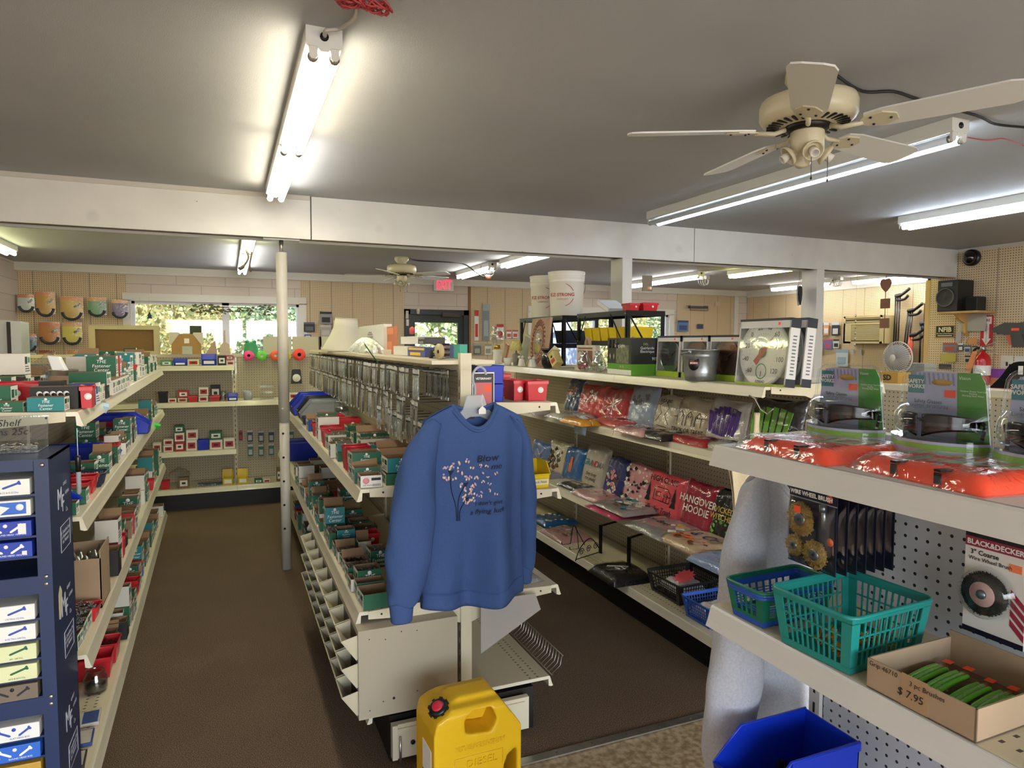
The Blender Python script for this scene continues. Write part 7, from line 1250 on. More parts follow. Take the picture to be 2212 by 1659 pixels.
p = onY(576, 868, 7.3); t = thing('tiered_tray', 'clear plastic three-tier organiser'+b2, 'organiser', (p.x, 7.3, 1.047)); 
for k in range(3): mb = MB(); mb.box(-.065, .065, -.05, .05, k*.06, k*.06+.002, cl); mb.box(-.065, .065, -.05, -.048, k*.06, k*.06+.022, cl); mb.box(-.065, -.063, -.05, .05, k*.06, k*.06+.06, cl); mb.box(.063, .065, -.05, .05, k*.06, k*.06+.06, cl); mb.build('tier', t)
bx_('white and red carton, leftmost pair'+b3, 330, 348, 958, 3, 'white'); bx_('white carton, lower of the left stack'+b3, 353, 374, 963, 3, 'white'); bx_('white and red carton, upper of the left stack'+b3, 353, 374, 950, 3, 'white', up=onY(360, 962, YB+.02).z); bx_('dark red carton in the tall stack'+b3, 377, 398, 955, 3, 'red'); bx_('white and red carton midway up the tall stack'+b3, 377, 398, 936, 3, 'white', up=onY(380, 954, YB+.02).z); bx_('green carton crowning the tall stack'+b3, 376, 397, 920, 3, 'green', up=onY(380, 935, YB+.02).z); bx_('white and red carton, lower, right of the tall stack'+b3, 402, 425, 951, 3, 'white'); bx_('white and red square carton, upper, right of the tall stack'+b3, 402, 427, 930, 3, 'white', up=onY(410, 950, YB+.02).z); bx_('blue tub of white hooks'+b3, 427, 451, 952, 3, bblue, 'tote'); bx_('white carton with red label under the green one'+b3, 453, 480, 951, 3, 'white'); bx_('green carton with red label, upper right'+b3, 452, 480, 933, 3, 'green', up=onY(460, 950, YB+.02).z); bx_('white and red carton, rightmost'+b3, 483, 507, 948, 3, 'white')
b0 = ', back run bottom shelf'; bx_('dark red tub, leftmost'+b0, 347, 366, 1041, 0, bred, 'tote'); bx_('kraft carton with white barcode label'+b0, 385, 408, 1033, 0, 'brown'); bx_('yellow hopper bin left of the shelf joint'+b0, 481, 503, 1019, 0, bylw, 'hop', g='yellow bins on the back run'); bx_('yellow hopper bin right of the shelf joint'+b0, 513, 535, 1018, 0, bylw, 'hop', g='yellow bins on the back run'); bx_('dark green small carton'+b0, 550, 567, 1036, 0, 'green'); bx_('white small carton beside the green one'+b0, 569, 584, 1036, 0, 'white'); bx_('orange-labelled tall carton beside the steel column'+b0, 598, 606, 1012, 0, 'brown')
p = onY(395, 1030, 7.3); mb = MB(); mb.grid(lambda a, b: (p.x-.13+.2*a, 7.22+.14*b, .33+.07*math.sin(PI*a)*math.sin(PI*b)+.012*math.sin(a*17+b*13)), 22, 18, film); tag(mb.build('plastic_bag'), 'crumpled clear plastic bag on the kraft carton'+b0, 'bag')
p = onY(454, 1050, 7.22); t = thing('flat_packet', 'dark flat packet in plastic'+b0, 'packet', (p.x, 7.26, .218)); mb = MB(); mb.box(-.11, .11, -.05, .05, 0, .03, CC['black']); mb.build('card', t); mb = MB(); mb.box(-.115, .115, -.055, .055, 0, .034, film); mb.build('wrapper', t)
def cardpack(lb, plane, v, x0, x1, y0, y1, c, c2=None, name='carded_pack', cat='carded pack', grp=None, off=.03, curve=False, txt=None, th=.004):
    """carded item hanging flat against a wall: plane 'Y' (back wall) or 'X' (side wall)"""
    f = onY if plane == 'Y' else onX; vv = v-off; A, B = f(x0, y0, vv), f(x1, y1, vv); ce = (A+B)/2; w = ((B-A).x if plane == 'Y' else (A-B).y)/2; h = (A.z-B.z)/2; t = thing(name, lb, cat, ce, 0 if plane == 'Y' else -PI/2, grp); m = mat('ink_'+c.strip('#'), c, .5)
    mb = MB(); mb.box(-w, w, 0, th, -h, h, m); mb.cyl((0, 0, h*.9), (0, off, h*.9), .003, hookm, 6); mb.build('card', t)
    if c2: i2 = mat('ink_'+c2.strip('#'), c2, .5); MB().box(-w, w, -.001, 0, h*.62, h, i2).build('header', t); MB().box(-w*.7, w*.7, -.001, 0, -h*.75, h*.1, i2).build('panel', t) if not curve else None
    if curve: mb = MB(); mb.tube([(w*.85*math.cos(a), -.012, -h*.45+h*.75*math.sin(a)) for a in [PI+.1+k*(PI-.2)/10 for k in range(11)]], .018, mat('belt_dark', '#33383c', .5), 6); mb.build('belt', t); mb = MB(); mb.tube([(w*.2, -.006, -.0), (w*.5, -.006, h*.1), (w*.75, -.006, h*.4)], .014, mat('print_grey', '#6f7278', .6), 6); mb.build('picture', t); mb = MB(); mb.grid(lambda a, b: ((2*a-1)*w*1.08, -.014-.012*math.sin(PI*a), h*1.05-2.1*h*b), 10, 10, film); mb.build('bag', t)
    if txt: write(txt, ink['white' if c2 != '#f' else 'black'], t, (0, -.0015, 0), (0, -1, 0), h*.4)
    return t
hoses = [(38, 75, 636, 670, '#c9d6d8', '#d98a52'), (76, 120, 630, 678, '#c99a2e', '#d98a52'), (130, 180, 640, 686, '#c9a23c', '#d98a52'), (189, 230, 643, 679, '#2f8a63', '#d98a52'), (241, 277, 648, 683, '#4a3488', '#d9a07a'), (84, 130, 696, 738, '#c07a28', '#c86a3a'), (134, 178, 697, 739, '#d9cf4a', '#d9a07a'), (48, 80, 722, 754, '#2c6f96', '#d9703a'), (49, 78, 762, 780, '#3a7fae', '#e4e4e4'), (84, 120, 757, 785, '#bf9130', '#8f3a2a'), (145, 176, 757, 780, '#c9a23c', '#d98a52')]
hl = ['white and blue bagged belt, first in the top row left of the window', 'yellow bagged belt, second in the top row left of the window', 'yellow bagged belt, widest in the top row left of the window', 'green bagged belt left of the purple one', 'purple bagged belt beside the long window frame', 'orange-yellow bagged belt in the second row', 'bright yellow bagged belt in the second row', 'blue bagged belt at the left, lower row', 'blue bagged belt at far left, lowest row', 'dark yellow bagged belt behind the clear zip bag', 'yellow bagged belt partly behind the corkboard']
for d, lb in zip(hoses, hl): cardpack(lb, 'Y', BW, d[0], d[1], d[2], d[3], d[4], d[5], 'belt_pack', 'belt pack', 'bagged belts on the back wall', .09, True)
for d in (('dark carded socket set on the back wall beside the window', 656, 680, 696, 717, '#23262e', '#5a5d68'), ('small blue card under the socket set', 658, 672, 720, 731, '#4a5a9a', '#c8c8d8'), ('upper clear bag with black header on the back wall', 691, 717, 673, 700, '#8d8a8f', '#1c1c1e'), ('lower grey bag on the back wall above the lampshade', 692, 716, 702, 727, '#a49d96', '#b9b4ae'), ('white ruler strip hanging beside the grey bags', 720, 725, 692, 728, '#d6cfc0', None), ('red and white carded pipe wrench right of the door', 1025, 1034, 670, 736, '#d9d4d0', '#c0392f'), ('grey carded pipe wrench hanging right of the door', 1043, 1057, 656, 736, '#77838a', '#9aa3a8'), ('red and white carded tool right of the two wrenches', 1073, 1088, 700, 734, '#d8d5d2', '#b8323a'), ('small red and white card, left of a pair', 1094, 1105, 713, 730, '#d0d4dc', '#c8503a'), ('small red and white card, right of a pair', 1107, 1119, 713, 730, '#d0d4dc', '#c8503a'), ('grey pouch on a green card below the wrenches', 1023, 1039, 742, 766, '#5c6270', '#9aa08a'), ('white pouch on a green card below the pipe wrench', 1047, 1062, 743, 766, '#cfcdc8', '#8a9078'), ('blue poster card on the wall right of the second window', 1464, 1487, 692, 716, '#4f74a8', '#27406e'), ('small navy carded item on the back wall', 1507, 1519, 700, 710, '#27345c', None), ('small cream thermostat box on the back wall', 1545, 1556, 652, 661, '#c9b9a2', None)): cardpack(d[0], 'Y', BW, d[1], d[2], d[3], d[4], d[5], d[6], grp='carded goods on the back wall', off=.05)
p = onY(1508, 665, BW-.1); t = thing('wall_rack', 'dark blue metal rack bar on the back wall right of the window', 'rack', (p.x, BW-.1, p.z)); mb = MB(); mb.box(-.20, .20, -.03, .03, -.01, .03, mat('navy_plastic')); mb.build('bar', t); mb = MB(); mb.tube([(-.2, -.03, -.05), (.2, -.03, -.05)], .004, dark, 5); [mb.tube([(x, -.03, -.05), (x, -.03, .04), (x, .09, .04)], .004, dark, 5) for x in (-.2, .2)]; mb.build('wire', t)
# packs and tape discs pegged on the back run
for i, (x, y) in enumerate(((540, 929), (564, 930), (586, 929), (541, 960), (564, 960), (586, 958), (629, 928), (631, 962), (655, 962))):
    cardpack('small carded keys pack on the back run pegboard, %s place, %s row' % (ORD[i % 3 if i < 6 else 3+(i > 7)], 'upper' if i in (0, 1, 2, 6) else 'lower'), 'Y', 7.54, x-6, x+6, y, y+25, '#3f4a52' if i < 3 else '#3c6a5c', '#b9bcc2', grp='small packs on the back run', off=.07)
cardpack('small red and black card left of the key packs', 'Y', 7.54, 516, 524, 930, 951, '#5a2228', '#b8323a', off=.05)
for i, (x, y, r, c, n_) in enumerate(((537, 768, 10.5, '#ff4f97', 'pink'), (565, 768, 10.5, '#6fe04f', 'green'), (595, 768, 11, '#ff6a45', 'orange'), (618, 769, 10, '#e8c32a', 'yellow, partly behind the steel column,'), (646, 766, 13, '#ff5248', 'large red'))):
    p = onY(x, y, 7.46); R = r/1470*7.1; t = thing('tape_roll', n_+' flagging tape roll pegged on the back run', 'tape roll', p, 0, 'flagging tape rolls'); A = Matrix.Rotation(PI/2, 4, 'X'); mb = MB(); mb.lathe([(R*.3, 0), (R, 0), (R, .03), (R*.3, .03)], mat('fluor_'+c.strip('#'), c, .5), 28, A, cap=False); mb.lathe([(.001, .005), (R*.3, .005), (R*.3, .03)], blk_ if i in (0, 3, 4) else paper, 16, A, cap=False); mb.build('roll', t); mb = MB(); mb.tube([(0, 0, 0), (0, .09, 0)], .004, hookm, 5); mb.build('hook', t)
p = onY(640, 810, 7.46); t = thing('tape_measure', 'black and white line reel hanging below the red tape roll', 'reel', p); mb = MB(); mb.prism(tapered(.11, .09, .15), -.02, .02, blk_, 'Y', Matrix.Translation((0, 0, -.09))); mb.lathe([(.001, .022), (.04, .022), (.042, .015)], paper, 24, Matrix.Translation((0, 0, -.03)) @ Matrix.Rotation(PI/2, 4, 'X')); mb.tube([(0, 0, .05), (0, .09, .06)], .004, hookm, 5); mb.build('case', t)
bx_('white and black battery carton below the line reel on the second back shelf', 623, 652, 850, 2, 'white', off=.05)
# on top of the back run
zt2 = 1.502
def atop(x0, x1, yt, Y=7.5): a, b_ = onY(x0, yt, Y), onY(x1, yt, Y); return (a.x+b_.x)/2, (b_.x-a.x)/2, a.z-zt2
x, w, h = atop(192, 344, 702); t = thing('cork_board', 'brown corkboard in a cream wooden frame on top of the back run', 'corkboard', (x, 7.5, zt2)); mb = MB(); ck = mat('cork', '#7c5f3a', .9, var=.15, scale=120); mb.box(-w, w, .0, .015, 0, h, ck); mb.build('cork', t); mb = MB(); fr = mat('frame_cream', '#b8ab85', .5); mb.box(-w, w, -.02, .02, 0, .03, fr); mb.box(-w, w, -.02, .02, h-.04, h, fr); mb.box(-w, -w+.05, -.021, .021, .001, h-.001, fr); mb.box(w-.05, w, -.021, .021, .001, h-.001, fr); mb.build('frame', t)
x, w, h = atop(366, 438, 718); t = thing('printed_carton', 'tan carton with cream corners and label on top of the back run', 'box', (x, 7.45, zt2)); mb = MB(); mb.prism([(-w*.88, 0), (w*.88, 0), (w*.88, h*.5), (w*.45, h*.93), (-w*.35, h*.93), (-w*.88, h*.5)], 0, .1, mat('tan_carton', '#a9814b', .7)); mb.build('carton', t); cr_ = mat('corner_cream', '#cfc8b4', .6); [MB().prism([(s_*w*.92, h*.42), (s_*w, h*.46), (s_*w, h), (s_*w*.45, h), (s_*w*.4, h*.93)], -.004, .104, cr_).build('corner_protector', t) for s_ in (-1, 1)]; mb = MB(); mb.box(-w*.25, w*.35, -.001, 0, 0, h*.36, mat('label_green', '#b4b9a6', .6)); mb.box(-w*.12, w*.18, -.001, 0, h*.5, h*.72, paper); mb.build('label', t)
x, w, _ = atop(410, 435, 705); t = thing('dark_carton', 'dark olive carton on the tan carton against the window', 'box', (x, 7.47, zt2+h*.93+.001)); mb = MB(); mb.box(-w, w, 0, .07, 0, .08, mat('olive_card', '#2f3a16', .6)); mb.build('carton', t)
x, w, h = atop(525, 558, 733); t = thing('frog_cutout', 'green frog-shaped container on top of the back run', 'ornament', (x, 7.48, zt2)); fg = mat('frog_green', '#3a9a6a', .5); mb = MB(); mb.grid(lambda a, b: (w*(1-.35*b**1.5)*math.cos(2*PI*a)*(1 if b < .98 else .1), .05*(1-.3*b)*math.sin(2*PI*a), h*.8*b), 24, 14, fg, wrapu=True); [mb.lathe([(.001, -.02), (.019, -.008), (.019, .008), (.001, .02)], fg, 14, Matrix.Translation((s_*w*.45, 0, h*.82))) for s_ in (-1, 1)]; mb.build('body', t)
for i, (x0, x1, yt, c, lb) in enumerate(((568, 600, 727, '#c9c3b4', 'plain cream canvas left of the steel column'), (606, 629, 727, '#cfc8ba', 'cream canvas right of the steel column'), (632, 688, 727, '#c7c0ab', 'wide cream canvas with dark edge on the back run'), (691, 740, 727, '#cbc4b2', 'cream canvas partly behind the lampshade'), (443, 470, 735, '#b79a8c', 'pinkish triangular wooden holder against the window'), (474, 498, 728, '#c5b3a0', 'tan bottle-shaped wooden cutout against the window'))):
    x, w, h = atop(x0, x1, yt); t = thing('canvas' if i < 4 else 'wooden_cutout', lb, 'canvas' if i < 4 else 'ornament', (x, 7.5, zt2)); m = mat('canvas_%d' % i, c, .8); mb = MB()
    if i < 4: mb.box(-w, w, 0, .02, 0, h, m)
    elif i == 4: mb.prism([(-w, 0), (w*.9, 0), (w*.6, h), (w*.2, h*.8)], 0, .03, m)
    else: mb.prism([(-w, 0), (w*.9, 0), (w*.8, h*.55), (w*.1, h*.7), (w*.05, h*1.4), (-w*.25, h*1.4), (-w*.3, h*.7), (-w*.9, h*.5)], 0, .03, m)
    mb.build('board', t)
    if i in (2, 3): mb = MB(); mb.box(w, w+.03, 0, .022, 0, h, mat('dark_brown', '#4a2c22', .6)); mb.build('edge', t)
# hanging in the long window
lv_ = mat('olive_leaf', '#5a5b3c', .7); mb = MB(); q = random.Random(12); xa, xb = onY(408, 665, BW-.08).x, onY(585, 670, BW-.08).x
for i in range(120):
    u = q.random(); x = xa+(xb-xa)*u; z = 2.09-.03*math.sin(u*PI)+q.uniform(-.05, .05)*(1+.5*math.sin(u*9)); a = q.uniform(-.9, .9); l_ = q.uniform(.03, .07); mb.prism([(x, z), (x+l_*.5, z+.014+l_*.3*a), (x+l_, z+l_*.6*a), (x+l_*.5, z-.012+l_*.3*a)], BW-.10+q.uniform(0, .03), BW-.098+q.uniform(.0, .03), lv_)
mb.tube(smooth([(xa, BW-.08, 2.06), (xa*.6+xb*.4, BW-.08, 2.11), (xb, BW-.08, 2.08)]), .005, bark, 5); tag(mb.build('garland'), 'leafy twig garland hanging across the top of the long window', 'garland')
for x, y, lb, k in ((302, 672, 'tiny cream lantern ornament in the left of the long window', 0), (323, 680, 'dark tree-shaped ornament in the left of the long window', 1), (903, 672, 'small white bell hanging over the rear door', 2)):
    p = onY(x, y, BW-.045); t = thing('ornament', lb, 'ornament', p); m = (mat('birdhouse_cream'), fg, paper)[k] if k != 1 else mat('dark_green_paint'); mb = MB()
    mb.prism([(-.035, -.05), (.035, -.05), (.02, -.02), (.028, -.02), (.0, .05), (-.028, -.02), (-.02, -.02)], -.005, .005, m) if k == 1 else mb.lathe([(.022, -.045), (.026, .01), (.03, .015), (.004, .04)], m, 14); mb.build('figure', t); mb = MB(); mb.tube([(0, 0, .04), (0, 0, 2.53-p.z if k == 2 else 2.22-p.z)], .0015, greyc, 4); mb.build('string', t)
# ================================================================== on the cap shelf of the middle run
zc2 = 1.5525
def cap(px_, X=.86): return onX(px_, 770, X).y
y = 5.35; t = thing('lampshade', 'large cream bell lampshade on the middle run top', 'lampshade', (.84, y, zc2), 0, None, rot=(0, .06, 0)); mb = MB(); mb.lathe([(.175, 0), (.172, .01), (.15, .05), (.115, .12), (.09, .19), (.082, .25)], mat('shade_cream', '#ddd6c4', .75), 40, cap=False); mb.build('shade', t, solid=.002); mb = MB(); mb.tube([(.084*math.cos(a), .084*math.sin(a), .25) for a in [k*PI/12 for k in range(24)]], .003, mat('shade_cream'), 5, True); mb.build('trim', t)
def capbox(lb, x0, x1, yt, c, c2, X=.86, up=0, txt=None, dx=.10, name='printed_carton', cat='box'):
    ya, yb = onX(x0, yt, X).y, onX(x1, yt, X).y; h = onX((x0+x1)/2, yt, X).z-zc2-up; t = thing(name, lb, cat, (X, (ya+yb)/2, zc2+up+.0005)); w = (ya-yb)/2; m = mat('cap_'+c.strip('#'), c, .5); mb = MB(); mb.box(0, dx, -w, w, 0, h, m); mb.build('carton', t)
    if c2: mb = MB(); mb.box(-.001, 0, -w*.9, w*.9, h*.72, h*.95, mat('cap_'+c2.strip('#'), c2, .5)); mb.box(-.001, 0, -w*.5, w*.7, h*.1, h*.45, mat('cap_'+c2.strip('#'), c2, .5)); mb.build('printed_panel', t)
    if txt: write(txt, ink['black'], t, (-.0012, 0, h*.66), (-1, 0, 0), h*.09)
    return t
capbox('tall white pizza grilling pack carton with olive band behind the lampshade', 775, 829, 703, '#d8d6cc', None, .90, 0, 'art Advancement\nPIZZA GRILLING PACK\nall you need to grill great pizza', .05)
capbox('orange carded item right of the white pizza pack', 831, 851, 706, '#b9683a', '#d98a5a', .92, 0, None, .02); t = capbox('white carton with red casserole picture on the middle run top', 866, 903, 727, '#ddd8d2', None, .88, .06); mb = MB(); mb.lathe([(.001, 0), (.03, .002), (.034, .02), (.034, .03), (.02, .036), (.001, .04)], mat('cap_red', '#c8243a', .4), 16, Matrix.Translation((0, -.06, .05)) @ Matrix.Scale(.06, 4, (1, 0, 0)) @ Matrix.Scale(1.6, 4, (0, 1, 0))); mb.build('casserole_picture', t)
capbox('black and white carton right of the casserole carton', 903, 918, 729, '#2a2a2c', '#8a8a8c', .88, .06); capbox('blue and yellow fan carton under the casserole carton', 881, 918, 751, '#3a4a8c', '#e0b820', .86)
capbox('plain white carton beneath the casserole carton, left of the blue one', 850, 880, 748, '#d8d5cc', None, .86)
for i, (x0, x1, c, n_) in enumerate(((942, 953, '#b98a5c', 'tan'), (953, 968, '#c85a2c', 'orange'), (968, 980, '#3c4a86', 'blue'), (980, 993, '#2fa08c', 'teal'))): capbox(n_+' book standing at the near end of the middle run top', x0, x1, 744, c, None, .93, 0, None, .035, 'book', 'book')
t = thing('wire_spool', 'coiled wire spool stack before the standing books', 'wire spool', (.84, 2.78, zc2)); mb = MB(); [mb.tube([(.032*math.cos(a), .032*math.sin(a), .006+.011*k) for a in [j*PI/8 for j in range(16)]], .0045, (stl, dkw)[k % 2], 5, True) for k in range(6)]; mb.build('coils', t)
t = thing('wire_spool', 'low patterned spool left of the coiled wire stack', 'wire spool', (.85, 2.90, zc2)); mb = MB(); mb.lathe([(.03, 0), (.03, .035), (.001, .035)], dkw, 20); mb.build('coils', t)
t = thing('tape_disc', 'white spool disc leaning on the teal book', 'spool', (.80, 2.66, zc2+.032)); A = Matrix.Rotation(-PI/2, 4, 'Y') @ Matrix.Rotation(.2, 4, 'X'); mb = MB(); mb.lathe([(.001, 0), (.032, 0), (.032, .012), (.001, .012)], mat('frame_cream'), 28, A); mb.lathe([(.001, .013), (.008, .013), (.008, .012)], dark, 12, A); mb.build('disc', t)
mb = MB(); mb.grid(lambda a, b: (.78+.12*a, 4.1+.75*b, zc2+.004+.09*math.sin(PI*a)**.6*math.sin(PI*b)**.5+.014*math.sin(a*15+b*21)), 24, 40, filmmat('cloudy_film', '#f2f4f4', .72, .25, .7, 50)); tag(mb.build('plastic_bag'), 'heap of clear plastic bags right of the lampshade', 'bags')
mb = MB(); mb.prism([(0, 0), (.03, 0), (.03, .14), (0, .14)], 0, .001, mat('fluor_green_card', '#2f8f46', .6), 'X'); tag(mb.build('price_flag', loc=(.735, cap(866), zc2-.035), rot=(rad(-35), -.5, 0)), 'green handwritten price strip draped over the middle run top edge', 'tag')
# ================================================================== hanging from the beam
tw = mat('twine', '#a08a68', .8)
p = onY(1398, 612, BY+.1); t = thing('hanging_board', 'small grey-brown board hung on twine from the beam', 'sign', p); mb = MB(); mb.box(-.048, .048, -.006, .006, -.067, .067, mat('board_taupe', '#8a7d68', .7)); mb.build('board', t); mb = MB(); mb.box(.03-.03, .03-.01, -.007, -.006, -.05, -.03, mat('price_pale_orange')); mb.box(.022, .042, -.007, -.006, -.052, -.03, paper); mb.build('sticker', t); mb = MB(); mb.tube([(-.03, 0, .067), (0, 0, 2.337-p.z), (.03, 0, .067)], .0015, tw, 4); mb.build('twine', t)
p = onY(1725, 634, BY+.1); t = thing('heart_plaque', 'black and white heart plaque on ribbon from the beam', 'plaque', p, rad(35)); H1 = [(0, -.12), (.06, -.06), (.085, .0), (.08, .05), (.05, .075), (.02, .07), (0, .045), (-.02, .07), (-.05, .075), (-.08, .05), (-.085, 0), (-.06, -.06)]; mb = MB(); mb.prism(H1, -.006, .006, mat('heart_white', '#cfcac4', .6)); mb.build('heart', t); mb = MB(); mb.prism([(a*.9-.045, b_*.95) for a, b_ in H1], -.03, -.02, mat('heart_black', '#1d1e24', .6)); mb.build('back_heart', t); mb = MB(); [mb.tube([(s_*.05-.01, -.01, .07), (s_*.02, -.01, 2.337-p.z)], .002, tw, 4) for s_ in (-1, 1)]; mb.build('ribbon', t); mb = MB(); [mb.cyl((-.03+.05*(k % 3), .006, -.04+.03*(k//3)), (-.03+.05*(k % 3), .0075, -.04+.03*(k//3)), .009, I['grey'], 6) for k in range(9)]; mb.build('print', t)
p = onY(532, 565, 7.35); t = thing('hanging_decoration', 'brown carved fish and feather strap hanging by the pale ceiling light', 'decoration', p); mb = MB(); br2 = mat('brown_leather', '#3c2a20', .6); mb.tube(smooth([(.03, 0, .19), (.05, 0, .1), (.03, 0, -.03), (.04, 0, -.1)]), .009, br2, 6); mb.tube(smooth([(.0, 0, .12), (.02, 0, .04), (-.02, 0, -.04), (-.07, 0, -.08)]), [.012]*13+[.02]*6, br2, 6); mb.tube([(.03, 0, .19), (.03, 0, CEIL-p.z)], .003, br2, 5); mb.build('strap', t)
p = onY(1848, 700, 6.0); t = thing('ornament_string', 'string of small pale ornaments hanging left of the air conditioner', 'ornament', p); mb = MB(); mb.tube([(0, 0, -.28), (0, 0, CEIL-p.z)], .0015, tw, 4); mb.build('string', t); [MB().lathe([(.001, -.02), (.012, 0), (.001, .02)], ch, 6, Matrix.Translation((0, 0, z_))).build('ornament', t) for z_ in (-.25, -.18, -.11, -.04, .03, .1)]
# ================================================================== far right wall and near right wall
X9, X7 = RW2, RW1
a, b_ = onX(1825, 684, X9-.25), onX(1905, 742, X9-.25); w, h = (a.y-b_.y)/2, (a.z-b_.z)/2; t = thing('air_conditioner', 'old beige window air conditioner through the far right wall', 'air conditioner', (X9-.25, (a.y+b_.y)/2, (a.z+b_.z)/2)); ac = mat('ac_beige', '#c9b88a', .45); acd = mat('ac_dark', '#6b6044', .6)
mb = MB(); mb.box(0, .25, -w, w, -h, h, ac); mb.box(-.02, 0, -w, w, -h, -h+.03, ac); mb.box(-.02, 0, -w, w, h-.03, h, ac); mb.box(-.02, 0, -w, -w+.03, -h, h, ac); mb.box(-.02, 0, w-.03, w, -h, h, ac); mb.box(-.02, 0, w-.14, w, -h, h*.4, ac); mb.box(-.02, 0, -w, w, h*.38, h*.5, ac); mb.build('case', t)
for i in range(14): z_ = -h+.05+i*(h*1.3-.02)/14; MB().box(-.016, -.002, -w+.03, w-.15, z_, z_+.012, ac).build('louvre', t)
mb = MB(); mb.box(-.004, -.001, -w+.03, w-.03, -h+.03, h-.03, acd); mb.build('grille_back', t); [MB().box(-.014, -.002, -w+.04, w-.04, h*.55+i*.045, h*.55+.014+i*.045, ac).build('vane', t) for i in range(3)]
for d in (('dark carded drill bits left of the air conditioner', 1797, 1812, 697, 725, '#2a2a30', '#b9bcc2'), ('orange and white card among the drill packs', 1779, 1790, 697, 724, '#c08a6a', '#c8ccd2'), ('black glove pair left of the orange card', 1766, 1778, 698, 724, '#1c1a20', None), ('white and grey carded tool, lower row left of the air conditioner', 1764, 1776, 733, 768, '#c9cdd2', '#3a3a40'), ('blue and red carded tool in the lower row', 1779, 1797, 733, 754, '#5a6ab0', '#b04a5a'), ('white boxed tool in the lower row beside the blue card', 1800, 1812, 733, 752, '#c6c8c8', '#2a2c30'), ('white blister-packed vacuum attachment below the air conditioner', 1806, 1831, 755, 792, '#b9c4c8', '#8fa6b8'), ('blue glove pack on the side wall, leftmost of three', 1576, 1588, 699, 715, '#2f6aa8', '#1c3c6c'), ('navy glove pack on the side wall, middle of three', 1590, 1598, 699, 715, '#2a4f90', None), ('orange glove pack on the side wall', 1600, 1612, 701, 714, '#d0603c', '#e8d0c0'), ('two small price tags under the air conditioner, left', 1837, 1843, 755, 765, '#b4b0b0', None), ('small price tag under the air conditioner, right', 1855, 1861, 755, 766, '#b4b0b0', None)): cardpack(d[0], 'X', X9, d[1], d[2], d[3], d[4], d[5], d[6], grp='carded goods on the far right wall', off=.06)
def pole(lb, x0, y0, x1, y1, X, r, m, head=None, name='yard_tool', cat='yard tool', n=1):
    a, b_ = onX(x0, y0, X), onX(x1, y1, X); t = thing(name, lb, cat, b_, 0, 'yard tools on the far right wall'); d = a-b_
    for k in range(n): mb = MB(); mb.cyl((0, -.035*k, 0), d+Vector((0, -.035*k, 0)), r, m, 8); mb.build('shaft', t)
    if head: mb = MB(); mb.tube(smooth([d, d+Vector((0, -.10, .02)), d+Vector((0, -.22, .10))]), [.03]*6+[.022]*7, head, 8); mb.tube(smooth([d+Vector((0, -.02, -.06)), d+Vector((0, -.14, -.05)), d+Vector((0, -.2, .0))]), .02, head, 7); mb.build('head', t)
    return t
orc = mat('tool_orange', '#c8583a', .5); pole('black pole pruners with orange-trimmed heads, left bundle', 1935, 640, 1929, 770, X9-.12, .011, blk_, blk_, n=3); pole('black pole pruners with clawed heads, right bundle', 1962, 672, 1948, 790, X9-.12, .011, blk_, blk_, n=3); pole('orange-handled loppers hanging below the pruner heads', 1966, 725, 1962, 788, X9-.12, .02, orc, blk_, n=2); pole('blue and black bow saws on a hook beside the gun cases', 1989, 700, 1986, 790, X9-.12, .012, blk_, mat('navy_plastic'), n=1)
a = onX(2010, 655, X9-.1); b_ = onX(2003, 792, X9-.1); t = thing('leather_case', 'long dark brown leather scabbard hanging at the corner of the right wall', 'scabbard', b_, 0); d = a-b_; mb = MB(); mb.prism([(-.10, .25), (.0, 0), (.06, 0), (.07, d.z), (-.02, d.z)], -.03, .03, br2, 'X', Matrix.Translation((0, d.y*.5, 0))); mb.tube([(0, d.y*.5+.02, d.z), (0, d.y*.5+.02, d.z+.06), (.1, d.y*.5+.02, d.z+.07)], .01, br2, 6); mb.build('scabbard', t)
p = onX(1912, 660, 6.2); t = thing('wall_hanging', 'brown wooden wind-chime plaque chain of hearts and frames before the pole tools', 'ornament', p); wb_ = mat('plaque_brown'); [MB().prism([(-.05, -.05), (.05, -.05), (.05, .05), (-.05, .05)], -.008, .008, wb_, M=Matrix.Rotation(-PI/2, 4, 'Z') @ Matrix.Translation((0, 0, z_))).build('frame', t) for z_ in (.02, -.18)]; MB().prism([(a_*.7, b2_*.7) for a_, b2_ in H1], -.008, .008, wb_, M=Matrix.Rotation(-PI/2, 4, 'Z') @ Matrix.Translation((0, 0, .22))).build('heart', t); mb = MB(); mb.tube([(0, 0, -.42), (0, 0, CEIL-p.z)], .004, wb_, 5); mb.build('cord', t)
# low run beyond the foreground shelving
pr = onZ(2040, 838, 1.40); GD = gondola('shelving_gondola', 'low cream shelving run seen over the safety glasses packs', (pr.x+.02, .4, 0), 0, 3.66, 1.40, [(-1, 1.0, .36, 0, 3.66, False), (1, 1.385, .40, 0, 3.66, False)], [(-1, .40), (1, .40)], .2, 3, z_up=1.40)
p = onX(1938, 800, pr.x+.2); t = thing('desk_fan', 'small round white desk fan on the low run', 'desk fan', (pr.x+.2, p.y, 1.402)); R = 22/1470*(p.y/math.cos(yaw)*1.0+1.0); A = Matrix.Translation((0, 0, .14)) @ Matrix.Rotation(-PI/2, 4, 'Y'); wf2 = mat('fan_white', '#bdb6aa', .4); mb = MB()
for k in range(40): a = k*2*PI/40; mb.tube([A @ Vector((.018*math.cos(a), .018*math.sin(a), .04)), A @ Vector((.07*math.cos(a+.15), .07*math.sin(a+.15), .034)), A @ Vector((.09*math.cos(a+.2), .09*math.sin(a+.2), .0))], .0012, wf2, 4)
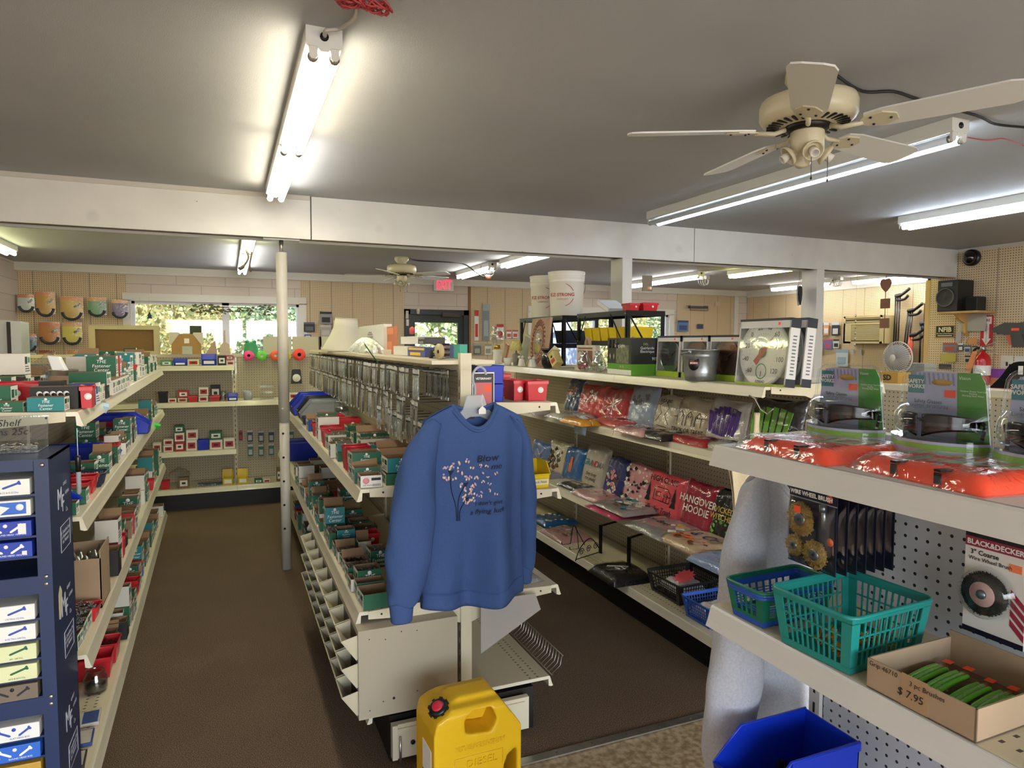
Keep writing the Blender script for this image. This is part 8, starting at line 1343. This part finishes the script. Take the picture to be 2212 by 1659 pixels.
mb.tube([A @ Vector((.09*math.cos(a), .09*math.sin(a), .0)) for a in [k*PI/16 for k in range(32)]], .004, wf2, 6, True); mb.lathe([(.001, .044), (.018, .042), (.02, .036)], wf2, 18, A); mb.build('grille', t); mb = MB(); mb.lathe([(.001, .0), (.075, .0), (.075, .01), (.001, .012)], mat('fan_grey', '#8c8984', .5), 24, A); mb.build('blades', t); mb = MB(); mb.lathe([(.06, 0), (.055, .02), (.015, .03), (.015, .07)], wf2, 20); mb.cyl((.01, 0, .14), (.07, 0, .14), .03, wf2, 16); mb.build('base', t)
for i, (x0, x1, yt, c, lb, X_) in enumerate(((1955, 1997, 784, '#8f8c80', 'grey steel cabinet box right of the desk fan', pr.x+.28), (1895, 1940, 803, '#b58a3c', 'kraft carton printed with dark letters below the desk fan', pr.x+.06))):
    a, b_ = onX(x0, yt, X_), onX(x1, yt, X_); t = thing('carton_box', lb, 'box', (X_, (a.y+b_.y)/2, 1.4025)); w = (a.y-b_.y)/2; h = max(.03, a.z-1.4025); mb = MB(); mb.box(0, .10, -w, w, 0, h, mat('low_'+c.strip('#'), c, .6)); mb.build('carton', t)
    if i: write('SD', ink['black'], t, (-.001, 0, h*.5), (-1, 0, 0), h*.7, bold=.03)
# near right wall
p = onX(2090, 556, X7-.1); t = thing('dome_camera', 'black glossy security dome high on the right wall', 'security camera', (X7-.012, p.y, p.z)); A = Matrix.Rotation(-PI/2, 4, 'Y'); mb = MB(); mb.lathe([(.085, 0), (.085, .04), (.001, .04)], blk_, 28, A); mb.build('mount', t); mb = MB(); mb.lathe([(.07*math.cos(k*PI/16), .04+.07*math.sin(k*PI/16)) for k in range(9)], mat('smoked_dome', '#120c0c', .05, coat=.8), 28, A, cap=False); mb.build('dome', t)
XS = X7-.28; a, b_ = onX(2026, 607, XS), onX(2067, 672, XS); t = thing('loudspeaker', 'large black loudspeaker on the wooden wall shelf', 'speaker', (XS, (a.y+b_.y)/2, b_.z)); w, h = (a.y-b_.y)/2, a.z-b_.z; mb = MB(); mb.box(0, .25, -w, w, 0, h, mat('speaker_black', '#1c1b1a', .5)); mb.build('cabinet', t, bevel=.006); A = Matrix.Translation((-.001, .02, h*.45)) @ Matrix.Rotation(-PI/2, 4, 'Y'); mb = MB(); mb.lathe([(w*.95, 0), (w*.9, .012), (w*.8, .004), (w*.3, -.0), (.001, .01)], mat('speaker_cone', '#2d2a26', .6), 32, A, cap=False); mb.tube([A @ Vector((w*.85*math.cos(k*PI/14), w*.85*math.sin(k*PI/14), .01)) for k in range(28)], .004, mat('print_grey'), 5, True); mb.build('woofer', t); mb = MB(); mb.box(-.008, 0, -w*.5, w*.6, h*.8, h*.92, mat('print_grey')); mb.build('tweeter', t)
a, b_ = onX(2080, 641, XS), onX(2105, 672, XS); t = thing('loudspeaker', 'small black speaker right of the large one on the wall shelf', 'speaker', (XS+.04, (a.y+b_.y)/2, b_.z)); w, h = (a.y-b_.y)/2, a.z-b_.z; mb = MB(); mb.box(0, .14, -w, w, 0, h, mat('speaker_black')); mb.build('cabinet', t, bevel=.01); mb = MB(); mb.box(-.003, 0, -w*.85, w*.85, h*.08, h*.92, mat('speaker_cloth', '#141414', .9)); mb.build('grille', t)
a, b_ = onX(2026, 674, XS), onX(2112, 680, XS); wn = mat('pine', '#c29a5c', .55, var=.1, scale=8); t = thing('wall_shelf', 'pine wall shelf with scrolled bracket under the loudspeakers', 'shelf', (X7-.012, (a.y+b_.y)/2, a.z)); w = (a.y-b_.y)/2; mb = MB(); mb.box(-.28, 0, -w, w, -.022, 0, wn); mb.build('board', t); mb = MB(); mb.prism([(0, -.022), (-.22, -.022), (-.16, -.08), (-.07, -.12), (-.05, -.22), (0, -.26)], .05, .075, wn, 'Y'); mb.build('bracket', t)
def wallflat(lb, name, cat, x0, x1, y0, y1, c, th=.006, off=.012): a, b_ = onX(x0, y0, X7-off), onX(x1, y1, X7-off); t = thing(name, lb, cat, (X7-off, (a.y+b_.y)/2, (a.z+b_.z)/2)); w, h = (a.y-b_.y)/2, (a.z-b_.z)/2; mb = MB(); mb.box(-th, 0, -w, w, -h, h, mat('wf_'+c.strip('#'), c, .6)); mb.build('sheet', t); return t, w, h, -th
t, w, h, x = wallflat('black framed NFIB sticker below the loudspeaker shelf', 'sticker_sign', 'sign', 2023, 2061, 704, 729, '#1a1a1c'); mb = MB(); mb.tube([(x, w, h), (x, -w, h), (x, -w, -h), (x, w, -h)], .006, mat('pine'), 4, True); mb.build('frame', t); gi = mat('gold_ink', '#e3d9a6', .5); write('NFIB', gi, t, (x, 0, h*.3), (-1, 0, 0), h*1.1, bold=.03); write('The Voice of Small Business', gi, t, (x, 0, -h*.35), (-1, 0, 0), h*.26, bold=.02); MB().box(x-.001, x, -w*.8, w*.8, -h*.75, -h*.62, gi).build('gold_line', t)
t, w, h, x = wallflat('blank grey-white board below the shelf, overlapping the fire sign', 'notice_board', 'notice', 2072, 2130, 678, 715, '#b3b0a2', .01, .03)
t, w, h, x = wallflat('red and white FIRE EXTINGUISHER arrow sign', 'fire_sign', 'sign', 2120, 2144, 682, 748, '#c42530'); mb = MB(); mb.prism([(w*.75, h*.92), (-w*.75, h*.92), (-w*.75, h*.45), (-w*.4, h*.45), (-w*.4, -h*.5), (-w*.75, -h*.5), (0, -h*.93), (w*.75, -h*.5), (w*.4, -h*.5), (w*.4, h*.45), (w*.75, h*.45)][::-1], x-.001, x, paper, 'X'); mb.build('arrow', t); rI = mat('bucket_red'); write('FIRE', rI, t, (x-.001, 0, h*.68), (-1, 0, 0), w*.62, bold=.02)
for i, c_ in enumerate('EXTINGUISHER'): write(c_, rI, t, (x-.001, 0, h*.42-i*h*.105), (-1, 0, 0), h*.12, bold=.02)
b_ = onX(2121, 806, X7-.12); t = thing('fire_extinguisher', 'red fire extinguisher with orange paper tag on the right wall', 'fire extinguisher', (X7-.12, b_.y, b_.z-.12)); rd = mat('extinguisher_red', '#c01a22', .25, coat=.5); mb = MB(); mb.lathe([(.07, 0), (.075, .02), (.075, .25), (.06, .30), (.025, .33), (.025, .35)], rd, 28); mb.build('cylinder', t); mb = MB(); mb.lathe([(.02, .35), (.026, .36), (.026, .39), (.012, .40)], al, 14); mb.tube([(0, 0, .38), (0, -.06, .41), (0, -.13, .44)], .009, al, 6); mb.tube([(0, 0, .36), (0, -.08, .35), (0, -.14, .31)], .007, al, 6); mb.build('valve', t); mb = MB(); mb.tube(smooth([(0, .01, .38), (-.01, .08, .36), (-.02, .10, .25), (-.02, .09, .1)]), .011, blk_, 8); mb.build('hose', t); mb = MB(); mb.lathe([(.0757, .1), (.0757, .2)], paper, 28, cap=False); mb.build('label', t); mb = MB(); mb.prism([(.05, .34), (.0, .35), (.06, .12), (.12, .14)], -.085, -.083, mat('tag_orange_paper', '#d98a5a', .7), 'X'); mb.build('paper_tag', t)
a, b_ = onX(2165, 692, X7-.2), onX(2225, 742, X7-.2); t = thing('hand_tool', 'grey and red carded caulk tool at the right picture edge', 'tool', (X7-.2, (a.y+b_.y)/2, (a.z+b_.z)/2)); gm = mat('tool_grey', '#45433f', .5); mb = MB(); mb.prism([(.22, .03), (.10, .09), (-.14, .08), (-.22, .03), (-.2, -.02), (.08, -.03), (.2, -.0)], -.02, .02, gm, 'X'); mb.build('barrel', t); mb = MB(); mb.prism([(.04, -.02), (-.06, -.02), (-.10, -.15), (.02, -.15)], -.018, .018, gm, 'X'); mb.build('grip', t); mb = MB(); mb.prism([(.08, -.02), (.045, -.02), (.02, -.13), (.05, -.13)], -.015, .015, orc, 'X'); mb.build('trigger', t); MB().box(-.022, -.02, -.04, .03, .01, .035, orange_st).build('price_sticker', t); mb = MB(); mb.tube([(0, 0, .08), (.19, 0, .1)], .004, hookm, 5); mb.build('hook', t)
for d in (('small bagged item left column under the notice board', 2066, 2076, 718, 738, '#a8a0a8', None), ('orange bagged item under the notice board', 2091, 2110, 731, 744, '#c98a52', None), ('grey carded fuses right of the gold sign', 2037, 2066, 741, 760, '#6f7480', '#b0402f'), ('yellow bagged straps low on the right wall', 2032, 2064, 763, 782, '#b3a348', None), ('small dark card beside the grey fuses', 2070, 2080, 742, 758, '#4a4850', '#d0d0d0'), ('small white and blue card above the extinguisher', 2083, 2096, 746, 762, '#a9b0b4', '#3a4a6a'), ('small card with black clip above the extinguisher', 2100, 2111, 747, 764, '#b9b49a', '#3a3a3a'), ('card with round black washer, low on the right wall', 2084, 2096, 768, 784, '#bdb4a0', '#1e1e1e'), ('small card left of the grey caulk tool', 2152, 2164, 706, 724, '#b89a88', '#3c3c40'), ('dark coiled leads at the bottom of the right wall display', 2028, 2054, 786, 798, '#3a3230', None)): cardpack(d[0], 'X', X7, d[1], d[2], d[3], d[4], d[5], d[6], grp='small goods on the near right wall', off=.04)
for lb, x0, x1, y0, y1, c in (('white notice with black drawing right of the extinguisher', 2162, 2188, 767, 795, '#d2cdbd'), ('plain white notice at the right picture edge', 2192, 2225, 768, 792, '#d4d0c6')):
    t, w, h, x = wallflat(lb, 'paper_notice', 'notice', x0, x1, y0, y1, c, .002)
    if x0 < 2190: mb = MB(); [mb.box(x-.001, x, -w*.7+.03*k, -w*.7+.03*k+.02, -h*.7, -h*.7+.02+.02*(k % 3), ink['black']) for k in range(int(w*1.4/.03))]; mb.build('drawing', t)
t, w, h, x = wallflat('purple and orange sunset poster low on the right wall', 'poster', 'poster', 2140, 2212, 796, 850, '#8a4aa0', .004); MB().box(x-.001, x, -w, w, -h, h*.2, mat('sunset_orange', '#d08a5c', .6)).build('sunset_band', t)
p = onX(2195, 812, 3.4); t = thing('black_garment', 'black knitted garment with white tag hanging at the right picture edge', 'garment', (3.4, p.y, 1.41)); mb = MB(); mb.grid(lambda a, b: (.03*math.sin(PI*a), .16*(a-.5)*(1.5-.5*b)-.02*b, .13*b*(1-(2*a-1)**4*.5)), 20, 14, clothmat('garment_black', '#18181a')); mb.grid(lambda a, b: (.10-.03*math.sin(PI*a), .16*(a-.5)*(1.5-.5*b)-.02*b, .13*b*(1-(2*a-1)**4*.5)), 20, 14, clothmat('garment_black', '#18181a')); mb.build('garment', t); MB().box(-.004, -.002, -.03, -.01, .07, .11, paper).build('tag', t)
# grey steel cabinet at the far left, its open door seen behind the top shelf
t = thing('steel_cabinet', 'tall grey steel cabinet at the far left edge behind the shelf boxes', 'cabinet', (-1.86, 4.9, 0)); sg = mat('steel_grey', '#a9aca2', .35, .2, var=.05, scale=3); a = onY(12, 692, 4.9); mb = MB(); mb.box(-.55, a.x+1.86+.015, 0, .45, 0, a.z, sg); mb.build('body', t); b_ = onY(46, 694, 4.85); mb = MB(); mb.box(a.x+1.86+.04, b_.x+1.86, -.07, -.04, .05, b_.z, sg); mb.build('door', t); mb = MB(); mb.box(a.x+1.86+.015, a.x+1.86+.04, -.05, -.02, .05, a.z-.01, dark); mb.build('hinge', t)
# zip bag and loose packs on the left top shelf
p = onZ(120, 812, 1.50); mb = MB(); mb.grid(lambda a, b: (-.86+.20*a, 3.55+.05*math.sin(a*4)+.1*b, 1.405+.17*b*(1-abs(2*a-1)**1.5*.8)+.01*math.sin(a*12)), 18, 18, filmmat('cloudy_film')); tag(mb.build('zip_bag'), 'clear zip bag with green seal standing on the left top shelf', 'bag')
